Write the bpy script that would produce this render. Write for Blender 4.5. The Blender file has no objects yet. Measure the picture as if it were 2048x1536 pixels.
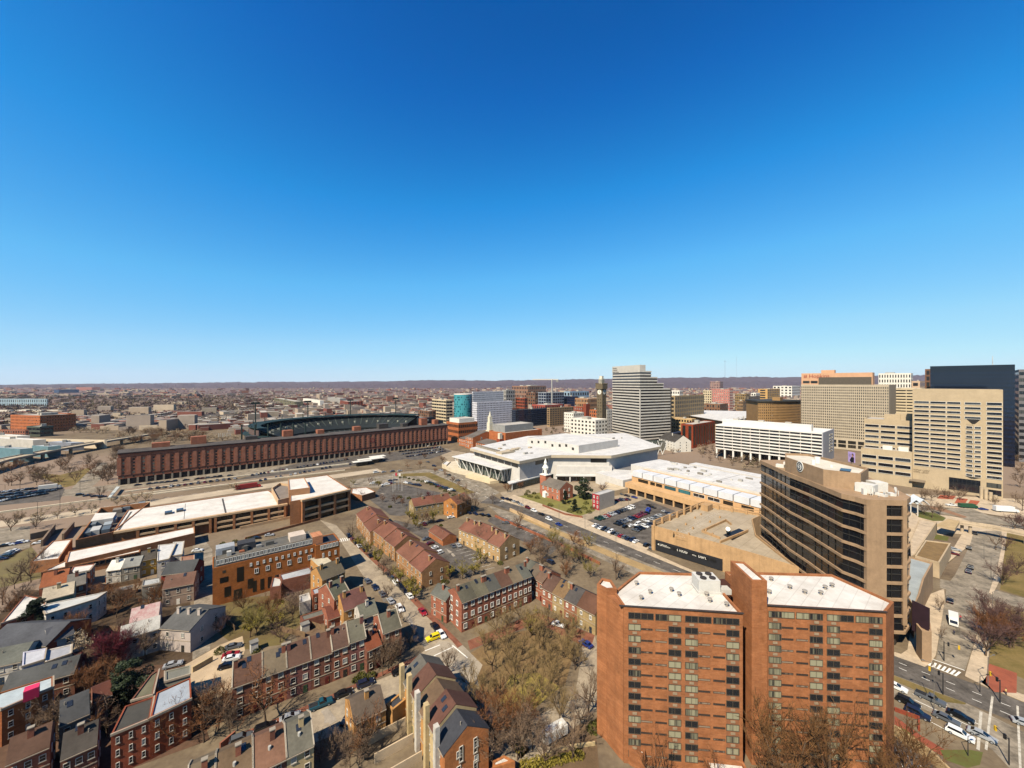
import bpy, math, random
from mathutils import Vector, Matrix
random.seed(7)
SC = bpy.context.scene
COL = SC.collection
F, H, CX, CY = 770.0, 85.0, 1024.0, 765.0      # focal length (px), eye height (m), horizon
R = math.radians
# ------------------------------------------------------------------ camera, sky, sun
cam = bpy.data.cameras.new("camera"); cam.sensor_width = 36; cam.lens = 36*F/2048
cam.shift_y = (768-CY)/2048*-1; cam.clip_start = 1; cam.clip_end = 60000
camo = bpy.data.objects.new("camera", cam); COL.objects.link(camo)
camo.location = (0, 0, H); camo.rotation_euler = (R(90), 0, 0); SC.camera = camo
HAZE = 1.7e-5; EXPO = 1.2; ALB = .64; SKYDIV = 2**EXPO
SUN_AZ, SUN_EL = 36.0, 47.0                      # light travels towards +Y, turned to the right by SUN_AZ
sd = Vector((math.sin(R(SUN_AZ))*math.cos(R(SUN_EL)), math.cos(R(SUN_AZ))*math.cos(R(SUN_EL)), -math.sin(R(SUN_EL))))
sun = bpy.data.lights.new("sun", 'SUN'); sun.energy = 5.0; sun.angle = R(0.5); sun.color = (1.0, .89, .71)
suno = bpy.data.objects.new("sun", sun); COL.objects.link(suno)
suno.rotation_euler = sd.to_track_quat('-Z', 'Y').to_euler(); suno.location = (-300, -300, 600)
W = bpy.data.worlds.new("World"); SC.world = W; W.use_nodes = True
wn, wl = W.node_tree.nodes, W.node_tree.links
bg = wn['Background']; sk = wn.new('ShaderNodeTexSky'); sk.sky_type = 'NISHITA'; sk.sun_disc = False
sk.sun_elevation = R(SUN_EL); sk.sun_rotation = R(180+SUN_AZ); sk.altitude = 100; sk.air_density = 1.0; sk.dust_density = 0.0; sk.ozone_density = 6.0
# clear spring sky: the physical sky, graded per channel (scaled to 0..1, curved, scaled back)
sc1 = wn.new('ShaderNodeVectorMath'); sc1.operation = 'SCALE'; sc1.inputs['Scale'].default_value = .1; wl.new(sk.outputs[0], sc1.inputs[0])
cv = wn.new('ShaderNodeRGBCurve'); wl.new(sc1.outputs[0], cv.inputs['Color'])
for ci, pts in enumerate(([(0, 0), (.058, .002), (.067, .004), (.093, .018), (.156, .115), (.332, .34), (.55, .5), (.716, .6), (1, .7)], [(0, 0), (.114, .105), (.13, .141), (.178, .275), (.292, .49), (.539, .70), (.723, .8), (.776, .84), (1, .9)], [(0, 0), (.242, .42), (.27, .515), (.366, .75), (.527, .93), (.70, .98), (1, 1)])):
    c = cv.mapping.curves[ci]
    for k, (x, y) in enumerate(pts):
        y = y/SKYDIV
        if k == 0: c.points[0].location = (x, y)
        elif k == len(pts)-1: c.points[len(c.points)-1].location = (x, y)
        else: c.points.new(x, y)
    for q in c.points: q.handle_type = 'VECTOR'
cv.mapping.update()
sc2 = wn.new('ShaderNodeVectorMath'); sc2.operation = 'SCALE'; sc2.inputs['Scale'].default_value = 10; wl.new(cv.outputs[0], sc2.inputs[0])
wl.new(sc2.outputs[0], bg.inputs[0]); bg.inputs[1].default_value = 0.10
SC.view_settings.view_transform = 'Standard'; SC.view_settings.look = 'None'; SC.view_settings.gamma = 1
SC.view_settings.exposure = EXPO
SC.cycles.max_bounces = 5; SC.cycles.diffuse_bounces = 2; SC.cycles.glossy_bounces = 2; SC.cycles.transparent_max_bounces = 6
# ------------------------------------------------------------------ helpers
def G(px, py, z=0.0):
    t = (H-z)/(py-CY); return Vector(((px-CX)*t, F*t, z))
def V2(p, z=0.0): return Vector((p[0], p[1], z))
def along(P, d, px):                             # the point of the line P + s d that stands in picture column px
    k = (px-CX)/F; s = (k*P.y-P.x)/(d[0]-k*d[1]); return Vector((P.x+s*d[0], P.y+s*d[1], P.z))
def ztop(P, py): return H-(py-CY)*P.y/F
def nrm(d): d = Vector((d[0], d[1], 0)); return d.normalized()
U = nrm((.762, .648)); Vv = nrm((-.648, .762))   # the two directions of the street grid
def outn(u): return Vector((u.y, -u.x, 0))
def lin(h):
    o = []
    for i in (0, 2, 4):
        c = int(h[i:i+2], 16)/255; o.append(c/12.92 if c < .04045 else ((c+.055)/1.055)**2.4)
    return (*o, 1)
MATS = {}
def mat(h, rough=.85, var=.18, scale=.25, h2=None, spec=.25, metal=0, fine=2.5, stretch=None, streak=0, bump=0):
    key = (h, rough, var, scale, h2, spec, metal, fine, stretch, streak, bump)
    if key in MATS: return MATS[key]
    m = bpy.data.materials.new('surface_'+h); m.use_nodes = True; n, l = m.node_tree.nodes, m.node_tree.links
    b = n['Principled BSDF']; b.inputs['Roughness'].default_value = rough; b.inputs['Specular IOR Level'].default_value = spec; b.inputs['Metallic'].default_value = metal
    c = tuple(x*ALB for x in lin(h)[:3])+(1,); c2 = tuple(x*ALB for x in lin(h2)[:3])+(1,) if h2 else tuple(x*(1-var*1.6) for x in c[:3])+(1,); c1 = c if h2 else tuple(min(1, x*(1+var*.7)) for x in c[:3])+(1,)
    g = n.new('ShaderNodeNewGeometry'); src = g.outputs['Position']
    if stretch:
        mp = n.new('ShaderNodeVectorMath'); mp.operation = 'MULTIPLY'; mp.inputs[1].default_value = stretch; l.new(src, mp.inputs[0]); src = mp.outputs[0]
    def noise(s, det=4):
        t = n.new('ShaderNodeTexNoise'); t.inputs['Scale'].default_value = s; t.inputs['Detail'].default_value = det; t.inputs['Roughness'].default_value = .65; l.new(src, t.inputs['Vector']); return t.outputs['Fac']
    a, f = noise(scale), noise(fine, 2)
    ad = n.new('ShaderNodeMath'); ad.operation = 'MULTIPLY_ADD'; ad.inputs[1].default_value = .45; l.new(f, ad.inputs[0]); l.new(a, ad.inputs[2])
    rp = n.new('ShaderNodeMapRange'); rp.inputs[1].default_value = .48; rp.inputs[2].default_value = .98; l.new(ad.outputs[0], rp.inputs[0]); fac = rp.outputs[0]
    mx = n.new('ShaderNodeMix'); mx.data_type = 'RGBA'; mx.inputs[6].default_value = c1; mx.inputs[7].default_value = c2; l.new(fac, mx.inputs[0])
    out = mx.outputs[2]
    if streak:
        mv = n.new('ShaderNodeVectorMath'); mv.operation = 'MULTIPLY'; mv.inputs[1].default_value = (1, 1, .06); l.new(g.outputs['Position'], mv.inputs[0])
        t = n.new('ShaderNodeTexNoise'); t.inputs['Scale'].default_value = .9; t.inputs['Detail'].default_value = 3; l.new(mv.outputs[0], t.inputs['Vector'])
        r2 = n.new('ShaderNodeMapRange'); r2.inputs[1].default_value = .5; r2.inputs[2].default_value = .75; r2.inputs[3].default_value = 0; r2.inputs[4].default_value = streak; l.new(t.outputs['Fac'], r2.inputs[0])
        m2 = n.new('ShaderNodeMix'); m2.data_type = 'RGBA'; l.new(r2.outputs[0], m2.inputs[0]); l.new(out, m2.inputs[6]); m2.inputs[7].default_value = tuple(x*.55 for x in c[:3])+(1,); out = m2.outputs[2]
    if bump:
        bp = n.new('ShaderNodeBump'); bp.inputs['Strength'].default_value = bump; bp.inputs['Distance'].default_value = .3; l.new(fac, bp.inputs['Height']); l.new(bp.outputs[0], b.inputs['Normal'])
    l.new(out, b.inputs['Base Color']); MATS[key] = m; return m
def lift(h, k=(1.06, 1.28, 1.25)):
    o = []
    for x, q in zip(lin(h), k): x = min(1, x*q); o.append(int(round(255*(12.92*x if x < .0031308 else 1.055*x**(1/2.4)-.055))))
    return '%02x%02x%02x' % tuple(o)
def brick(h, h2, mortar='8a7a6c', bw=1.0):
    h, h2 = lift(h), lift(h2)
    key = ('brick', h, h2, mortar, bw)
    if key in MATS: return MATS[key]
    m = mat(h, .9, .22, .35, None, .15, 0, 3.0, None, .25).copy(); m.name = 'brick_'+h
    n, l = m.node_tree.nodes, m.node_tree.links; b = n['Principled BSDF']
    old = b.inputs['Base Color'].links[0].from_socket
    g = n.new('ShaderNodeNewGeometry'); sp = n.new('ShaderNodeSeparateXYZ'); l.new(g.outputs['Position'], sp.inputs[0])
    s = n.new('ShaderNodeMath'); s.operation = 'ADD'; l.new(sp.outputs[0], s.inputs[0]); l.new(sp.outputs[1], s.inputs[1])
    cb = n.new('ShaderNodeCombineXYZ'); l.new(s.outputs[0], cb.inputs[0]); l.new(sp.outputs[2], cb.inputs[1])
    t = n.new('ShaderNodeTexBrick'); t.inputs['Scale'].default_value = 1/bw; t.inputs['Color1'].default_value = (1, 1, 1, 1); t.inputs['Color2'].default_value = tuple(x/y if y > 0 else 1 for x, y in zip(lin(h2)[:3], lin(h)[:3]))+(1,)
    t.inputs['Mortar'].default_value = (.86, .84, .82, 1); t.inputs['Mortar Size'].default_value = .02; t.inputs['Brick Width'].default_value = .9; t.inputs['Row Height'].default_value = .3
    l.new(cb.outputs[0], t.inputs['Vector'])
    mx = n.new('ShaderNodeMix'); mx.data_type = 'RGBA'; mx.blend_type = 'MULTIPLY'; mx.inputs[0].default_value = .8; l.new(old, mx.inputs[6]); l.new(t.outputs[0], mx.inputs[7]); l.new(mx.outputs[2], b.inputs['Base Color'])
    MATS[key] = m; return m
def membrane(h, h2, w=7.0, r=2.4):
    key = ('membrane', h, h2, w)
    if key in MATS: return MATS[key]
    m = mat(h, .85, .12, .12, h2, .15, 0, .7).copy(); m.name = 'roof_membrane'; n, l = m.node_tree.nodes, m.node_tree.links; b = n['Principled BSDF']; old = b.inputs['Base Color'].links[0].from_socket
    g = n.new('ShaderNodeNewGeometry'); mp = n.new('ShaderNodeVectorRotate'); mp.rotation_type = 'Z_AXIS'; mp.inputs['Angle'].default_value = R(-40.4); l.new(g.outputs['Position'], mp.inputs['Vector'])
    t = n.new('ShaderNodeTexBrick'); t.inputs['Scale'].default_value = 1/w; t.inputs['Color1'].default_value = (1, 1, 1, 1); t.inputs['Color2'].default_value = (.9, .9, .9, 1); t.inputs['Mortar'].default_value = (.76, .75, .74, 1); t.inputs['Mortar Size'].default_value = .012; t.inputs['Brick Width'].default_value = 2.5; t.inputs['Row Height'].default_value = r/w; l.new(mp.outputs[0], t.inputs['Vector'])
    mx = n.new('ShaderNodeMix'); mx.data_type = 'RGBA'; mx.blend_type = 'MULTIPLY'; mx.inputs[0].default_value = .9; l.new(old, mx.inputs[6]); l.new(t.outputs[0], mx.inputs[7])
    st = n.new('ShaderNodeTexNoise'); st.inputs['Scale'].default_value = .16; st.inputs['Detail'].default_value = 5; l.new(g.outputs['Position'], st.inputs['Vector']); r2 = n.new('ShaderNodeMapRange'); r2.inputs[1].default_value = .58; r2.inputs[2].default_value = .72; r2.inputs[4].default_value = .55; l.new(st.outputs['Fac'], r2.inputs[0])
    m2 = n.new('ShaderNodeMix'); m2.data_type = 'RGBA'; l.new(r2.outputs[0], m2.inputs[0]); l.new(mx.outputs[2], m2.inputs[6]); m2.inputs[7].default_value = tuple(x*.55 for x in lin(h2)[:3])+(1,); l.new(m2.outputs[2], b.inputs['Base Color'])
    MATS[key] = m; return m
def roofm(h, var=.25): return mat(h, .95, var, .12, None, .12, 0, 1.6, None, 0)
def glass(h='10151c', rough=.12, rnd=0, h2='8d8a78'):
    key = ('glass', h, rough, rnd, h2)
    if key in MATS: return MATS[key]
    m = bpy.data.materials.new('window_glass'); m.use_nodes = True; n, l = m.node_tree.nodes, m.node_tree.links
    b = n['Principled BSDF']; b.inputs['Roughness'].default_value = rough; b.inputs['Specular IOR Level'].default_value = .6; b.inputs['Base Color'].default_value = lin(h)
    if rnd:
        g = n.new('ShaderNodeNewGeometry'); oi = n.new('ShaderNodeObjectInfo'); mv = n.new('ShaderNodeVectorMath'); mv.operation = 'MULTIPLY'; mv.inputs[1].default_value = (1.6, 1.6, .05); l.new(g.outputs['Position'], mv.inputs[0])
        t = n.new('ShaderNodeTexNoise'); t.inputs['Scale'].default_value = 1.0; t.inputs['Detail'].default_value = 2; l.new(mv.outputs[0], t.inputs['Vector'])
        ad = n.new('ShaderNodeMath'); ad.operation = 'ADD'; l.new(oi.outputs['Random'], ad.inputs[0]); l.new(t.outputs['Fac'], ad.inputs[1])
        rp = n.new('ShaderNodeMapRange'); rp.inputs[1].default_value = 1.35-rnd*.5; rp.inputs[2].default_value = 1.5-rnd*.3; l.new(ad.outputs[0], rp.inputs[0])
        mx = n.new('ShaderNodeMix'); mx.data_type = 'RGBA'; mx.inputs[6].default_value = lin(h); mx.inputs[7].default_value = tuple(x*ALB for x in lin(h2)[:3])+(1,); l.new(rp.outputs[0], mx.inputs[0]); l.new(mx.outputs[2], b.inputs['Base Color'])
    MATS[key] = m; return m
def plain(h, rough=.5, spec=.4, metal=0): return mat(h, rough, .05, .5, None, spec, metal)

class MB:
    def __init__(s): s.v = []; s.f = []; s.m = []
    def add(s, vs, fs, m=0):
        o = len(s.v); s.v += [tuple(p) for p in vs]
        for f in fs: s.f.append(tuple(i+o for i in f)); s.m.append(m)
    def quad(s, a, b, c, d, m=0): s.add((a, b, c, d), ((0, 1, 2, 3),), m)
    def poly(s, ps, z, m=0): s.add([(p[0], p[1], z) for p in ps], (tuple(range(len(ps))),), m)
    def prism(s, ps, z0, z1, m=0, mt=None, bot=True):
        n = len(ps); o = len(s.v); s.v += [(p[0], p[1], z0) for p in ps]+[(p[0], p[1], z1) for p in ps]
        for i in range(n):
            j = (i+1) % n; s.f.append((o+i, o+j, o+n+j, o+n+i)); s.m.append(m)
        s.f.append(tuple(o+n+i for i in range(n))); s.m.append(m if mt is None else mt)
        if bot: s.f.append(tuple(o+n-1-i for i in range(n))); s.m.append(m)
    def box(s, c, u, lx, ly, z0, z1, m=0, mt=None):      # centre, direction of its length, length, width
        u = nrm(u); w = Vector((-u.y, u.x, 0)); c = V2(c)
        s.prism([c-u*lx/2-w*ly/2, c+u*lx/2-w*ly/2, c+u*lx/2+w*ly/2, c-u*lx/2+w*ly/2], z0, z1, m, mt)
    def tube(s, p, q, r0, r1, n=6, m=0, cap=True):
        p, q = Vector(p), Vector(q); d = (q-p)
        if d.length < 1e-6: return
        d.normalize(); a = d.orthogonal().normalized(); b = d.cross(a); o = len(s.v)
        for c, r in ((p, r0), (q, r1)):
            for i in range(n):
                t = 2*math.pi*i/n; s.v.append(tuple(c+a*math.cos(t)*r+b*math.sin(t)*r))
        for i in range(n):
            j = (i+1) % n; s.f.append((o+i, o+j, o+n+j, o+n+i)); s.m.append(m)
        if cap:
            s.f.append(tuple(o+n+i for i in range(n))); s.m.append(m); s.f.append(tuple(o+n-1-i for i in range(n))); s.m.append(m)
    def mesh(s, name, mats, smooth=False, org=None):
        me = bpy.data.meshes.new(name); vs = s.v
        if org is not None: vs = [(x-org[0], y-org[1], z-org[2]) for x, y, z in vs]
        me.from_pydata(vs, [], s.f)
        if not isinstance(mats, (list, tuple)): mats = [mats]
        for m in mats: me.materials.append(m)
        if len(mats) > 1: me.polygons.foreach_set('material_index', s.m)
        if smooth: me.polygons.foreach_set('use_smooth', [True]*len(s.f))
        me.update(); return me
    def build(s, name, mats, parent=None, smooth=False, org=None):
        if parent is not None: org = WORLD[parent]
        elif org is None:
            xs = [p[0] for p in s.v]; ys = [p[1] for p in s.v]; org = Vector(((min(xs)+max(xs))/2, (min(ys)+max(ys))/2, min(p[2] for p in s.v)))
        o = bpy.data.objects.new(name, s.mesh(name, mats, smooth, org)); COL.objects.link(o)
        if parent is not None: o.parent = parent
        else: o.location = org
        WORLD[o] = Vector(org); return o
WORLD = {}                                       # world position of each object's origin (parts sit at their thing's origin)
def tag(o, label, cat, group=None):
    o['label'] = label; o['category'] = cat
    if group: o['group'] = group
    return o
def kind(o, k): o['kind'] = k; return o
def thing(name, label, cat, loc, group=None):
    o = bpy.data.objects.new(name, None); COL.objects.link(o); o.location = loc; o.empty_display_size = .5; WORLD[o] = Vector(loc)
    return tag(o, label, cat, group)
def link(name, me, parent, world, rz=0):         # a part from shared mesh data, placed in world terms
    o = bpy.data.objects.new(name, me); COL.objects.link(o); o.parent = parent; o.location = Vector(world)-WORLD[parent]; o.rotation_euler = (0, 0, rz); WORLD[o] = Vector(world); return o
def sub_(o, part):                                # make a part a sub-part of another part of the same thing
    o.parent = part; o.location = WORLD[o]-WORLD[part]; return o
def ccw(ps):
    a = sum(ps[i][0]*ps[(i+1) % len(ps)][1]-ps[(i+1) % len(ps)][0]*ps[i][1] for i in range(len(ps)))
    return list(ps) if a > 0 else list(ps)[::-1]
def inset(ps, w):
    n = len(ps); out = []
    for i in range(n):
        a, b, c = V2(ps[i-1]), V2(ps[i]), V2(ps[(i+1) % n]); d1 = (b-a).normalized(); d2 = (c-b).normalized(); n1 = Vector((-d1.y, d1.x, 0)); n2 = Vector((-d2.y, d2.x, 0))
        k = 1+n1.dot(n2); k = max(k, .3); out.append(b+(n1+n2)*(w/k))
    return out
def struct(name, mb, m, smooth=False): return kind(mb.build(name, m, None, smooth), 'structure')
def sheet(name, px, m, z=.02, world=False, k='structure'):
    ps = ccw([V2(p) for p in px] if world else [G(*p) for p in px]); b = MB(); b.poly(ps, z); return kind(b.build(name, m), k)
def strip_pts(pts, w):                           # polyline -> ribbon outline
    L, Rr = [], []
    for i, p in enumerate(pts):
        a = pts[max(0, i-1)]; b = pts[min(len(pts)-1, i+1)]; d = nrm(b-a); nn = Vector((-d.y, d.x, 0)); L.append(p+nn*w/2); Rr.append(p-nn*w/2)
    return L, Rr
def ribbon(name, px, w, m, z=.03, h=0, world=False, structure=True, parent=None):
    pts = [V2(p) for p in px] if world else [G(*p) for p in px]; L, Rr = strip_pts(pts, w); b = MB()
    for i in range(len(pts)-1):
        q = [Rr[i], Rr[i+1], L[i+1], L[i]]
        if h: b.prism(q, z, z+h) if len(pts) == 2 else None
        else: b.poly(q, z)
    if h and len(pts) > 2:
        b.prism(ccw(Rr+L[::-1]), z, z+h)
    o = b.build(name, m, parent); return kind(o, 'structure') if structure else o

# ------------------------------------------------------------------ windows
WINMESH = {}; WINS = {}
FRAME_W = None
def winmesh(w, h, st):
    key = (round(w, 2), round(h, 2), st)
    if key in WINMESH: return WINMESH[key]
    b = MB(); win_geo(b, Vector((0, 0, 0)), Vector((1, 0, 0)), w, h, st); me = b.mesh('window', WSTY[st]['mats']); WINMESH[key] = me; return me
def win_geo(b, O, u, w, h, st):
    s = WSTY[st]; n = outn(u); fw = s['fw']; pr = s['pr']; z = Vector((0, 0, 1)); P = lambda x, zz, d: O+u*x+z*zz+n*d
    if fw <= 0:
        b.add([P(0, 0, 0), P(w, 0, 0), P(w, h, 0), P(0, h, 0), P(0, 0, pr), P(w, 0, pr), P(w, h, pr), P(0, h, pr)], ((4, 5, 6, 7), (0, 1, 5, 4), (1, 2, 6, 5), (2, 3, 7, 6), (3, 0, 4, 7)), 0); return
    o = [(0, 0), (w, 0), (w, h), (0, h)]; i = [(fw, fw), (w-fw, fw), (w-fw, h-fw), (fw, h-fw)]
    b.add([P(*q, 0) for q in o]+[P(*q, pr) for q in o]+[P(*q, pr) for q in i]+[P(*q, pr*.3) for q in i],
          [(k, (k+1) % 4, 4+(k+1) % 4, 4+k) for k in range(4)]+[(4+k, 4+(k+1) % 4, 8+(k+1) % 4, 8+k) for k in range(4)]+[(8+k, 8+(k+1) % 4, 12+(k+1) % 4, 12+k) for k in range(4)], 1)
    b.add([P(*q, pr*.3) for q in i], ((0, 1, 2, 3),), 0)
    for k in range(1, s.get('pan', 1)*max(1, int(w/s['pw'])) if s.get('pw') else s.get('pan', 1)):
        np_ = s.get('pan', 1)*max(1, int(w/s['pw'])) if s.get('pw') else s.get('pan', 1)
        x = w*k/np_; t = fw*.5; b.add([P(x-t, fw, pr*.8), P(x+t, fw, pr*.8), P(x+t, h-fw, pr*.8), P(x-t, h-fw, pr*.8)], ((0, 1, 2, 3),), 1)
    if s.get('bar'): b.add([P(fw, h*.5-fw*.4, pr*.8), P(w-fw, h*.5-fw*.4, pr*.8), P(w-fw, h*.5+fw*.4, pr*.8), P(fw, h*.5+fw*.4, pr*.8)], ((0, 1, 2, 3),), 1)
white = plain('e8e4da', .6); blackm = plain('17171a', .5)
WSTY = {
 'sash': dict(mats=[glass('12161c', .15, .5, '9a9a94'), plain('cfc8ba', .7)], fw=.08, pr=.12, pan=1, bar=True),
 'white2': dict(mats=[glass('12161c', .15, .4, 'a09a88'), white], fw=.14, pr=.14, pan=2, bar=False),
 'dark': dict(mats=[glass('14171b', .15, .3, '6d6a60')], fw=0, pr=.05),
 'hotel': dict(mats=[glass('0e1318', .1, .55, '6a6558'), plain('20211f')], fw=.1, pr=.1, pan=1, pw=1.6),
 'tower': dict(mats=[glass('191b1e', .2, .75, '938f76'), plain('54493c')], fw=.09, pr=.1, pan=2),
 'slit': dict(mats=[glass('2a2624', .3, .6, '8b7a68'), plain('5a4030')], fw=.06, pr=.06, pan=1),
 'ribbon': dict(mats=[glass('0b0e14', .1, .2, '3b3f44'), white], fw=.15, pr=.3, pan=1, pw=12),
 'ribbond': dict(mats=[glass('10141a', .1, .3, '4b4c48'), plain('2b2a28')], fw=.1, pr=.15, pan=1, pw=2.2),
 'recess': dict(mats=[glass('15130f', .3, .2, '3b352c')], fw=0, pr=.06),
 'teal': dict(mats=[glass('0c3a44', .12, .3, '2a6a72')], fw=0, pr=.08),
 'navy': dict(mats=[glass('081326', .08, .1, '10233f')], fw=0, pr=.1),
}
def addwin(root, O, u, w, h, st, name='window'): WINS.setdefault((root, name), []).append((Vector(O), nrm(u), w, h, st))
def grid(root, A, B, z0, z1, nx, nz, fw=.6, fh=.55, st='dark', name='window', skip=None, off=.0):
    A, B = V2(A), V2(B); L = (B-A).length; u = nrm(B-A); cw = L/nx; ch = (z1-z0)/nz; n = outn(u)
    for k in range(nz):
        for i in range(nx):
            if skip and skip(i, k): continue
            addwin(root, A+u*(cw*(i+.5-fw/2))+n*off+Vector((0, 0, z0+ch*(k+.5-fh/2))), u, cw*fw, ch*fh, st, name)
def flush_windows():
    for (root, name), L in WINS.items():
        L.sort(key=lambda t: -t[2]*t[3]/(t[0].y**2))
        for O, u, w, h, st in L[:100]:
            o = link(name, winmesh(w, h, st), root, O, math.atan2(u.y, u.x))
            if st in ('sash', 'white2') and O.y < 190 and w < 3:
                key = ('sill', round(w, 2))
                if key not in WINMESH: sm = MB(); sm.box((w/2, -.1, 0), (1, 0, 0), w+.2, .2, -.14, -.02); WINMESH[key] = sm.mesh('sill', concap)
                q = bpy.data.objects.new('sill', WINMESH[key]); COL.objects.link(q); q.parent = o
        if len(L) > 100:
            by = {}
            for t in L[100:]: by.setdefault(t[4], []).append(t)
            b = MB(); mats = []; 
            for st, ts in by.items():
                k0 = len(mats); mats += WSTY[st]['mats']
                for O, u, w, h, s_ in ts:
                    m0 = len(b.m); win_geo(b, O, u, w, h, st)
                    for q in range(m0, len(b.m)): b.m[q] += k0
            kind(b.build(name, mats, root), 'stuff')
# ------------------------------------------------------------------ buildings
def bld(name, label, poly, z1, wall, roof, z0=0, cat='building', group=None, par=.7, pw=.5, root=None, wname='wall', rname='roof'):
    ps = ccw([V2(p) for p in poly])
    if root is None:
        c = sum((V2(p) for p in ps), Vector())/len(ps); root = thing(name, label, cat, (c.x, c.y, z0), group)
    b = MB(); n = len(ps)
    if par:
        q = inset(ps, pw); o = 0
        b.v = [(p[0], p[1], z0) for p in ps]+[(p[0], p[1], z1) for p in ps]+[(p[0], p[1], z1) for p in q]+[(p[0], p[1], z1-par) for p in q]
        for i in range(n):
            j = (i+1) % n; b.f += [(i, j, n+j, n+i), (n+i, n+j, 2*n+j, 2*n+i), (2*n+i, 2*n+j, 3*n+j, 3*n+i)]; b.m += [0, 0, 0]
        r = MB(); r.poly(q, z1-par+.01); b.build(wname, wall, root); r.build(rname, roof, root)
    else:
        b.prism(ps, z0, z1-.3, bot=False); b.build(wname, wall, root); r = MB(); r.prism(ps, z1-.3, z1, bot=False); r.build(rname, roof, root)
    return root, ps
def corner(xl, xc, xr, yb, du=U, dv=Vv, yt=None):
    C = G(xc, yb); L = along(C, dv, xl); Rr = along(C, du, xr); return [L, C, Rr, L+Rr-C], (ztop(C, yt) if yt else None)
def unit(root, c, u, lx, ly, z0, z1, m, name='rooftop_unit'):
    b = MB(); b.box(c, u, lx, ly, z0, z1); return b.build(name, m, root)
def edge(ps, i): return ps[i % len(ps)], ps[(i+1) % len(ps)]
def gable(name, label, A, B, d, ze, rise, wall, roof, floors=2, nw=2, chim=None, group=None, st='sash', z0=0, door=True, ridge_along=True, cat='house', trim=None, wins=True, ov=.35, sidew=True, cpos=.5, back=False, ww=1.0, wh=1.4):
    A, B = V2(A), V2(B); u = nrm(B-A); n = outn(u); L = (B-A).length; i = -n
    g = .03; A = A+u*g; B = B-u*g; L -= 2*g
    root = thing(name, label, cat, (A.x, A.y, z0), group)
    P = lambda x, y, z: A+u*x+i*y+Vector((0, 0, z))
    b = MB()
    prof = [(0, z0), (0, ze), (d/2, ze+rise), (d, ze), (d, z0)]
    for x in (0, L): b.v += [tuple(P(x, y, z)) for y, z in prof]
    b.f = [(0, 1, 6, 5), (3, 4, 9, 8), (1, 2, 7, 6), (2, 3, 8, 7), (0, 4, 3, 2, 1), (5, 6, 7, 8, 9)]; b.m = [0]*6; b.build('wall', wall, root)
    sl = rise/(d/2); r = MB(); e = .0
    pr = [(-ov, ze-ov*sl+.05), (d/2, ze+rise+.05), (d+ov, ze-ov*sl+.05), (d+ov, ze-ov*sl+.25), (d/2, ze+rise+.28), (-ov, ze-ov*sl+.25)]
    for x in (-e, L+e): r.v += [tuple(P(x, y, z)) for y, z in pr]
    r.f = [(k, (k+1) % 6, 6+(k+1) % 6, 6+k) for k in range(6)]+[(5, 4, 3, 2, 1, 0), (6, 7, 8, 9, 10, 11)]; r.m = [0]*8; r.build('roof', roof, root)
    gt = MB(); gt.box(A+u*L/2+n*(ov+.05), u, L, .16, ze-ov*sl-.05, ze-ov*sl+.14); gt.build('gutter', gutm, root)
    if wins and floors > 1: gt = MB(); fz = z0+(ze-z0)/floors; gt.box(A+u*L/2+n*.04, u, L, .1, fz-.1, fz+.12); gt.build('belt_course', gutm, root)
    rq = random.Random(label)
    if d > 7 and ridge_along:
        for _ in range(rq.choice((0, 1, 1, 2))):
            x, y = rq.uniform(.15, .8)*L, rq.uniform(.5, .85)*d/2; zz = ze+y*sl+.27; t = MB()
            if rq.random() < .5: t.tube(P(x, y, zz-.1), P(x, y, zz+.7), .12, .12, 6); t.build('vent_pipe', concap, root)
            else:
                t.v = [tuple(P(x+a, y+c, zz+.06+c*sl+e_)) for e_ in (-.2, .08) for a, c in ((0, 0), (.9, 0), (.9, 1.1), (0, 1.1))]; t.f = [(4, 5, 6, 7), (0, 1, 5, 4), (1, 2, 6, 5), (2, 3, 7, 6), (3, 0, 4, 7)]; t.m = [0]*5; t.build('skylight', glass('20242a', .2), root)
    if trim:
        for x in ((0, L) if trim is True else (L,)):
            t = MB(); tp = [(-ov, ze-ov*sl+.2), (d/2, ze+rise+.23), (d+ov, ze-ov*sl+.2), (d+ov, ze-ov*sl+.5), (d/2, ze+rise+.53), (-ov, ze-ov*sl+.5)]
            for xx in (x-.12, x+.12): t.v += [tuple(P(xx, y, z)) for y, z in tp]
            t.f = list(r.f); t.m = [0]*8; t.build('parapet', mat('a89c8a', .85, .15, .5), root)
    if wins:
        fh = (ze-z0)/floors
        for fl in range(floors):
            for k in range(nw):
                x = L*(k+.5)/nw
                if fl == 0 and door and k == nw//2: 
                    dm = MB(); O = P(x-.5, 0, z0); dm.add([O, O+u*1.0, O+u*1.0+Vector((0, 0, 2.1)), O+Vector((0, 0, 2.1))]+[O+n*.08, O+u*1.0+n*.08, O+u*1.0+Vector((0, 0, 2.1))+n*.08, O+Vector((0, 0, 2.1))+n*.08], ((4, 5, 6, 7), (0, 1, 5, 4), (1, 2, 6, 5), (2, 3, 7, 6), (3, 0, 4, 7))); dr = dm.build('door', random.choice(DOORS), root); k_ = MB(); k_.box(O+u*.85+n*.1, u, .08, .1, z0+.95, z0+1.07); sub_(k_.build('handle', plain('b09a50', .3), root), dr); continue
                addwin(root, P(x-ww/2, 0, z0+fh*fl+fh*.32), u, ww, min(wh, fh*.6), st)
                if back: addwin(root, P(x+ww/2, d, z0+fh*fl+fh*.32), -u, ww, min(wh, fh*.6), st)
        if sidew:
            for fl in range(floors):
                for y in (d*.3, d*.7):
                    zz = z0+fh*fl+fh*.32
                    addwin(root, P(0, y+ww/2, zz), n, ww, min(wh, fh*.6), st); addwin(root, P(L, y-ww/2, zz), -n, ww, min(wh, fh*.6), st)
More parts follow.
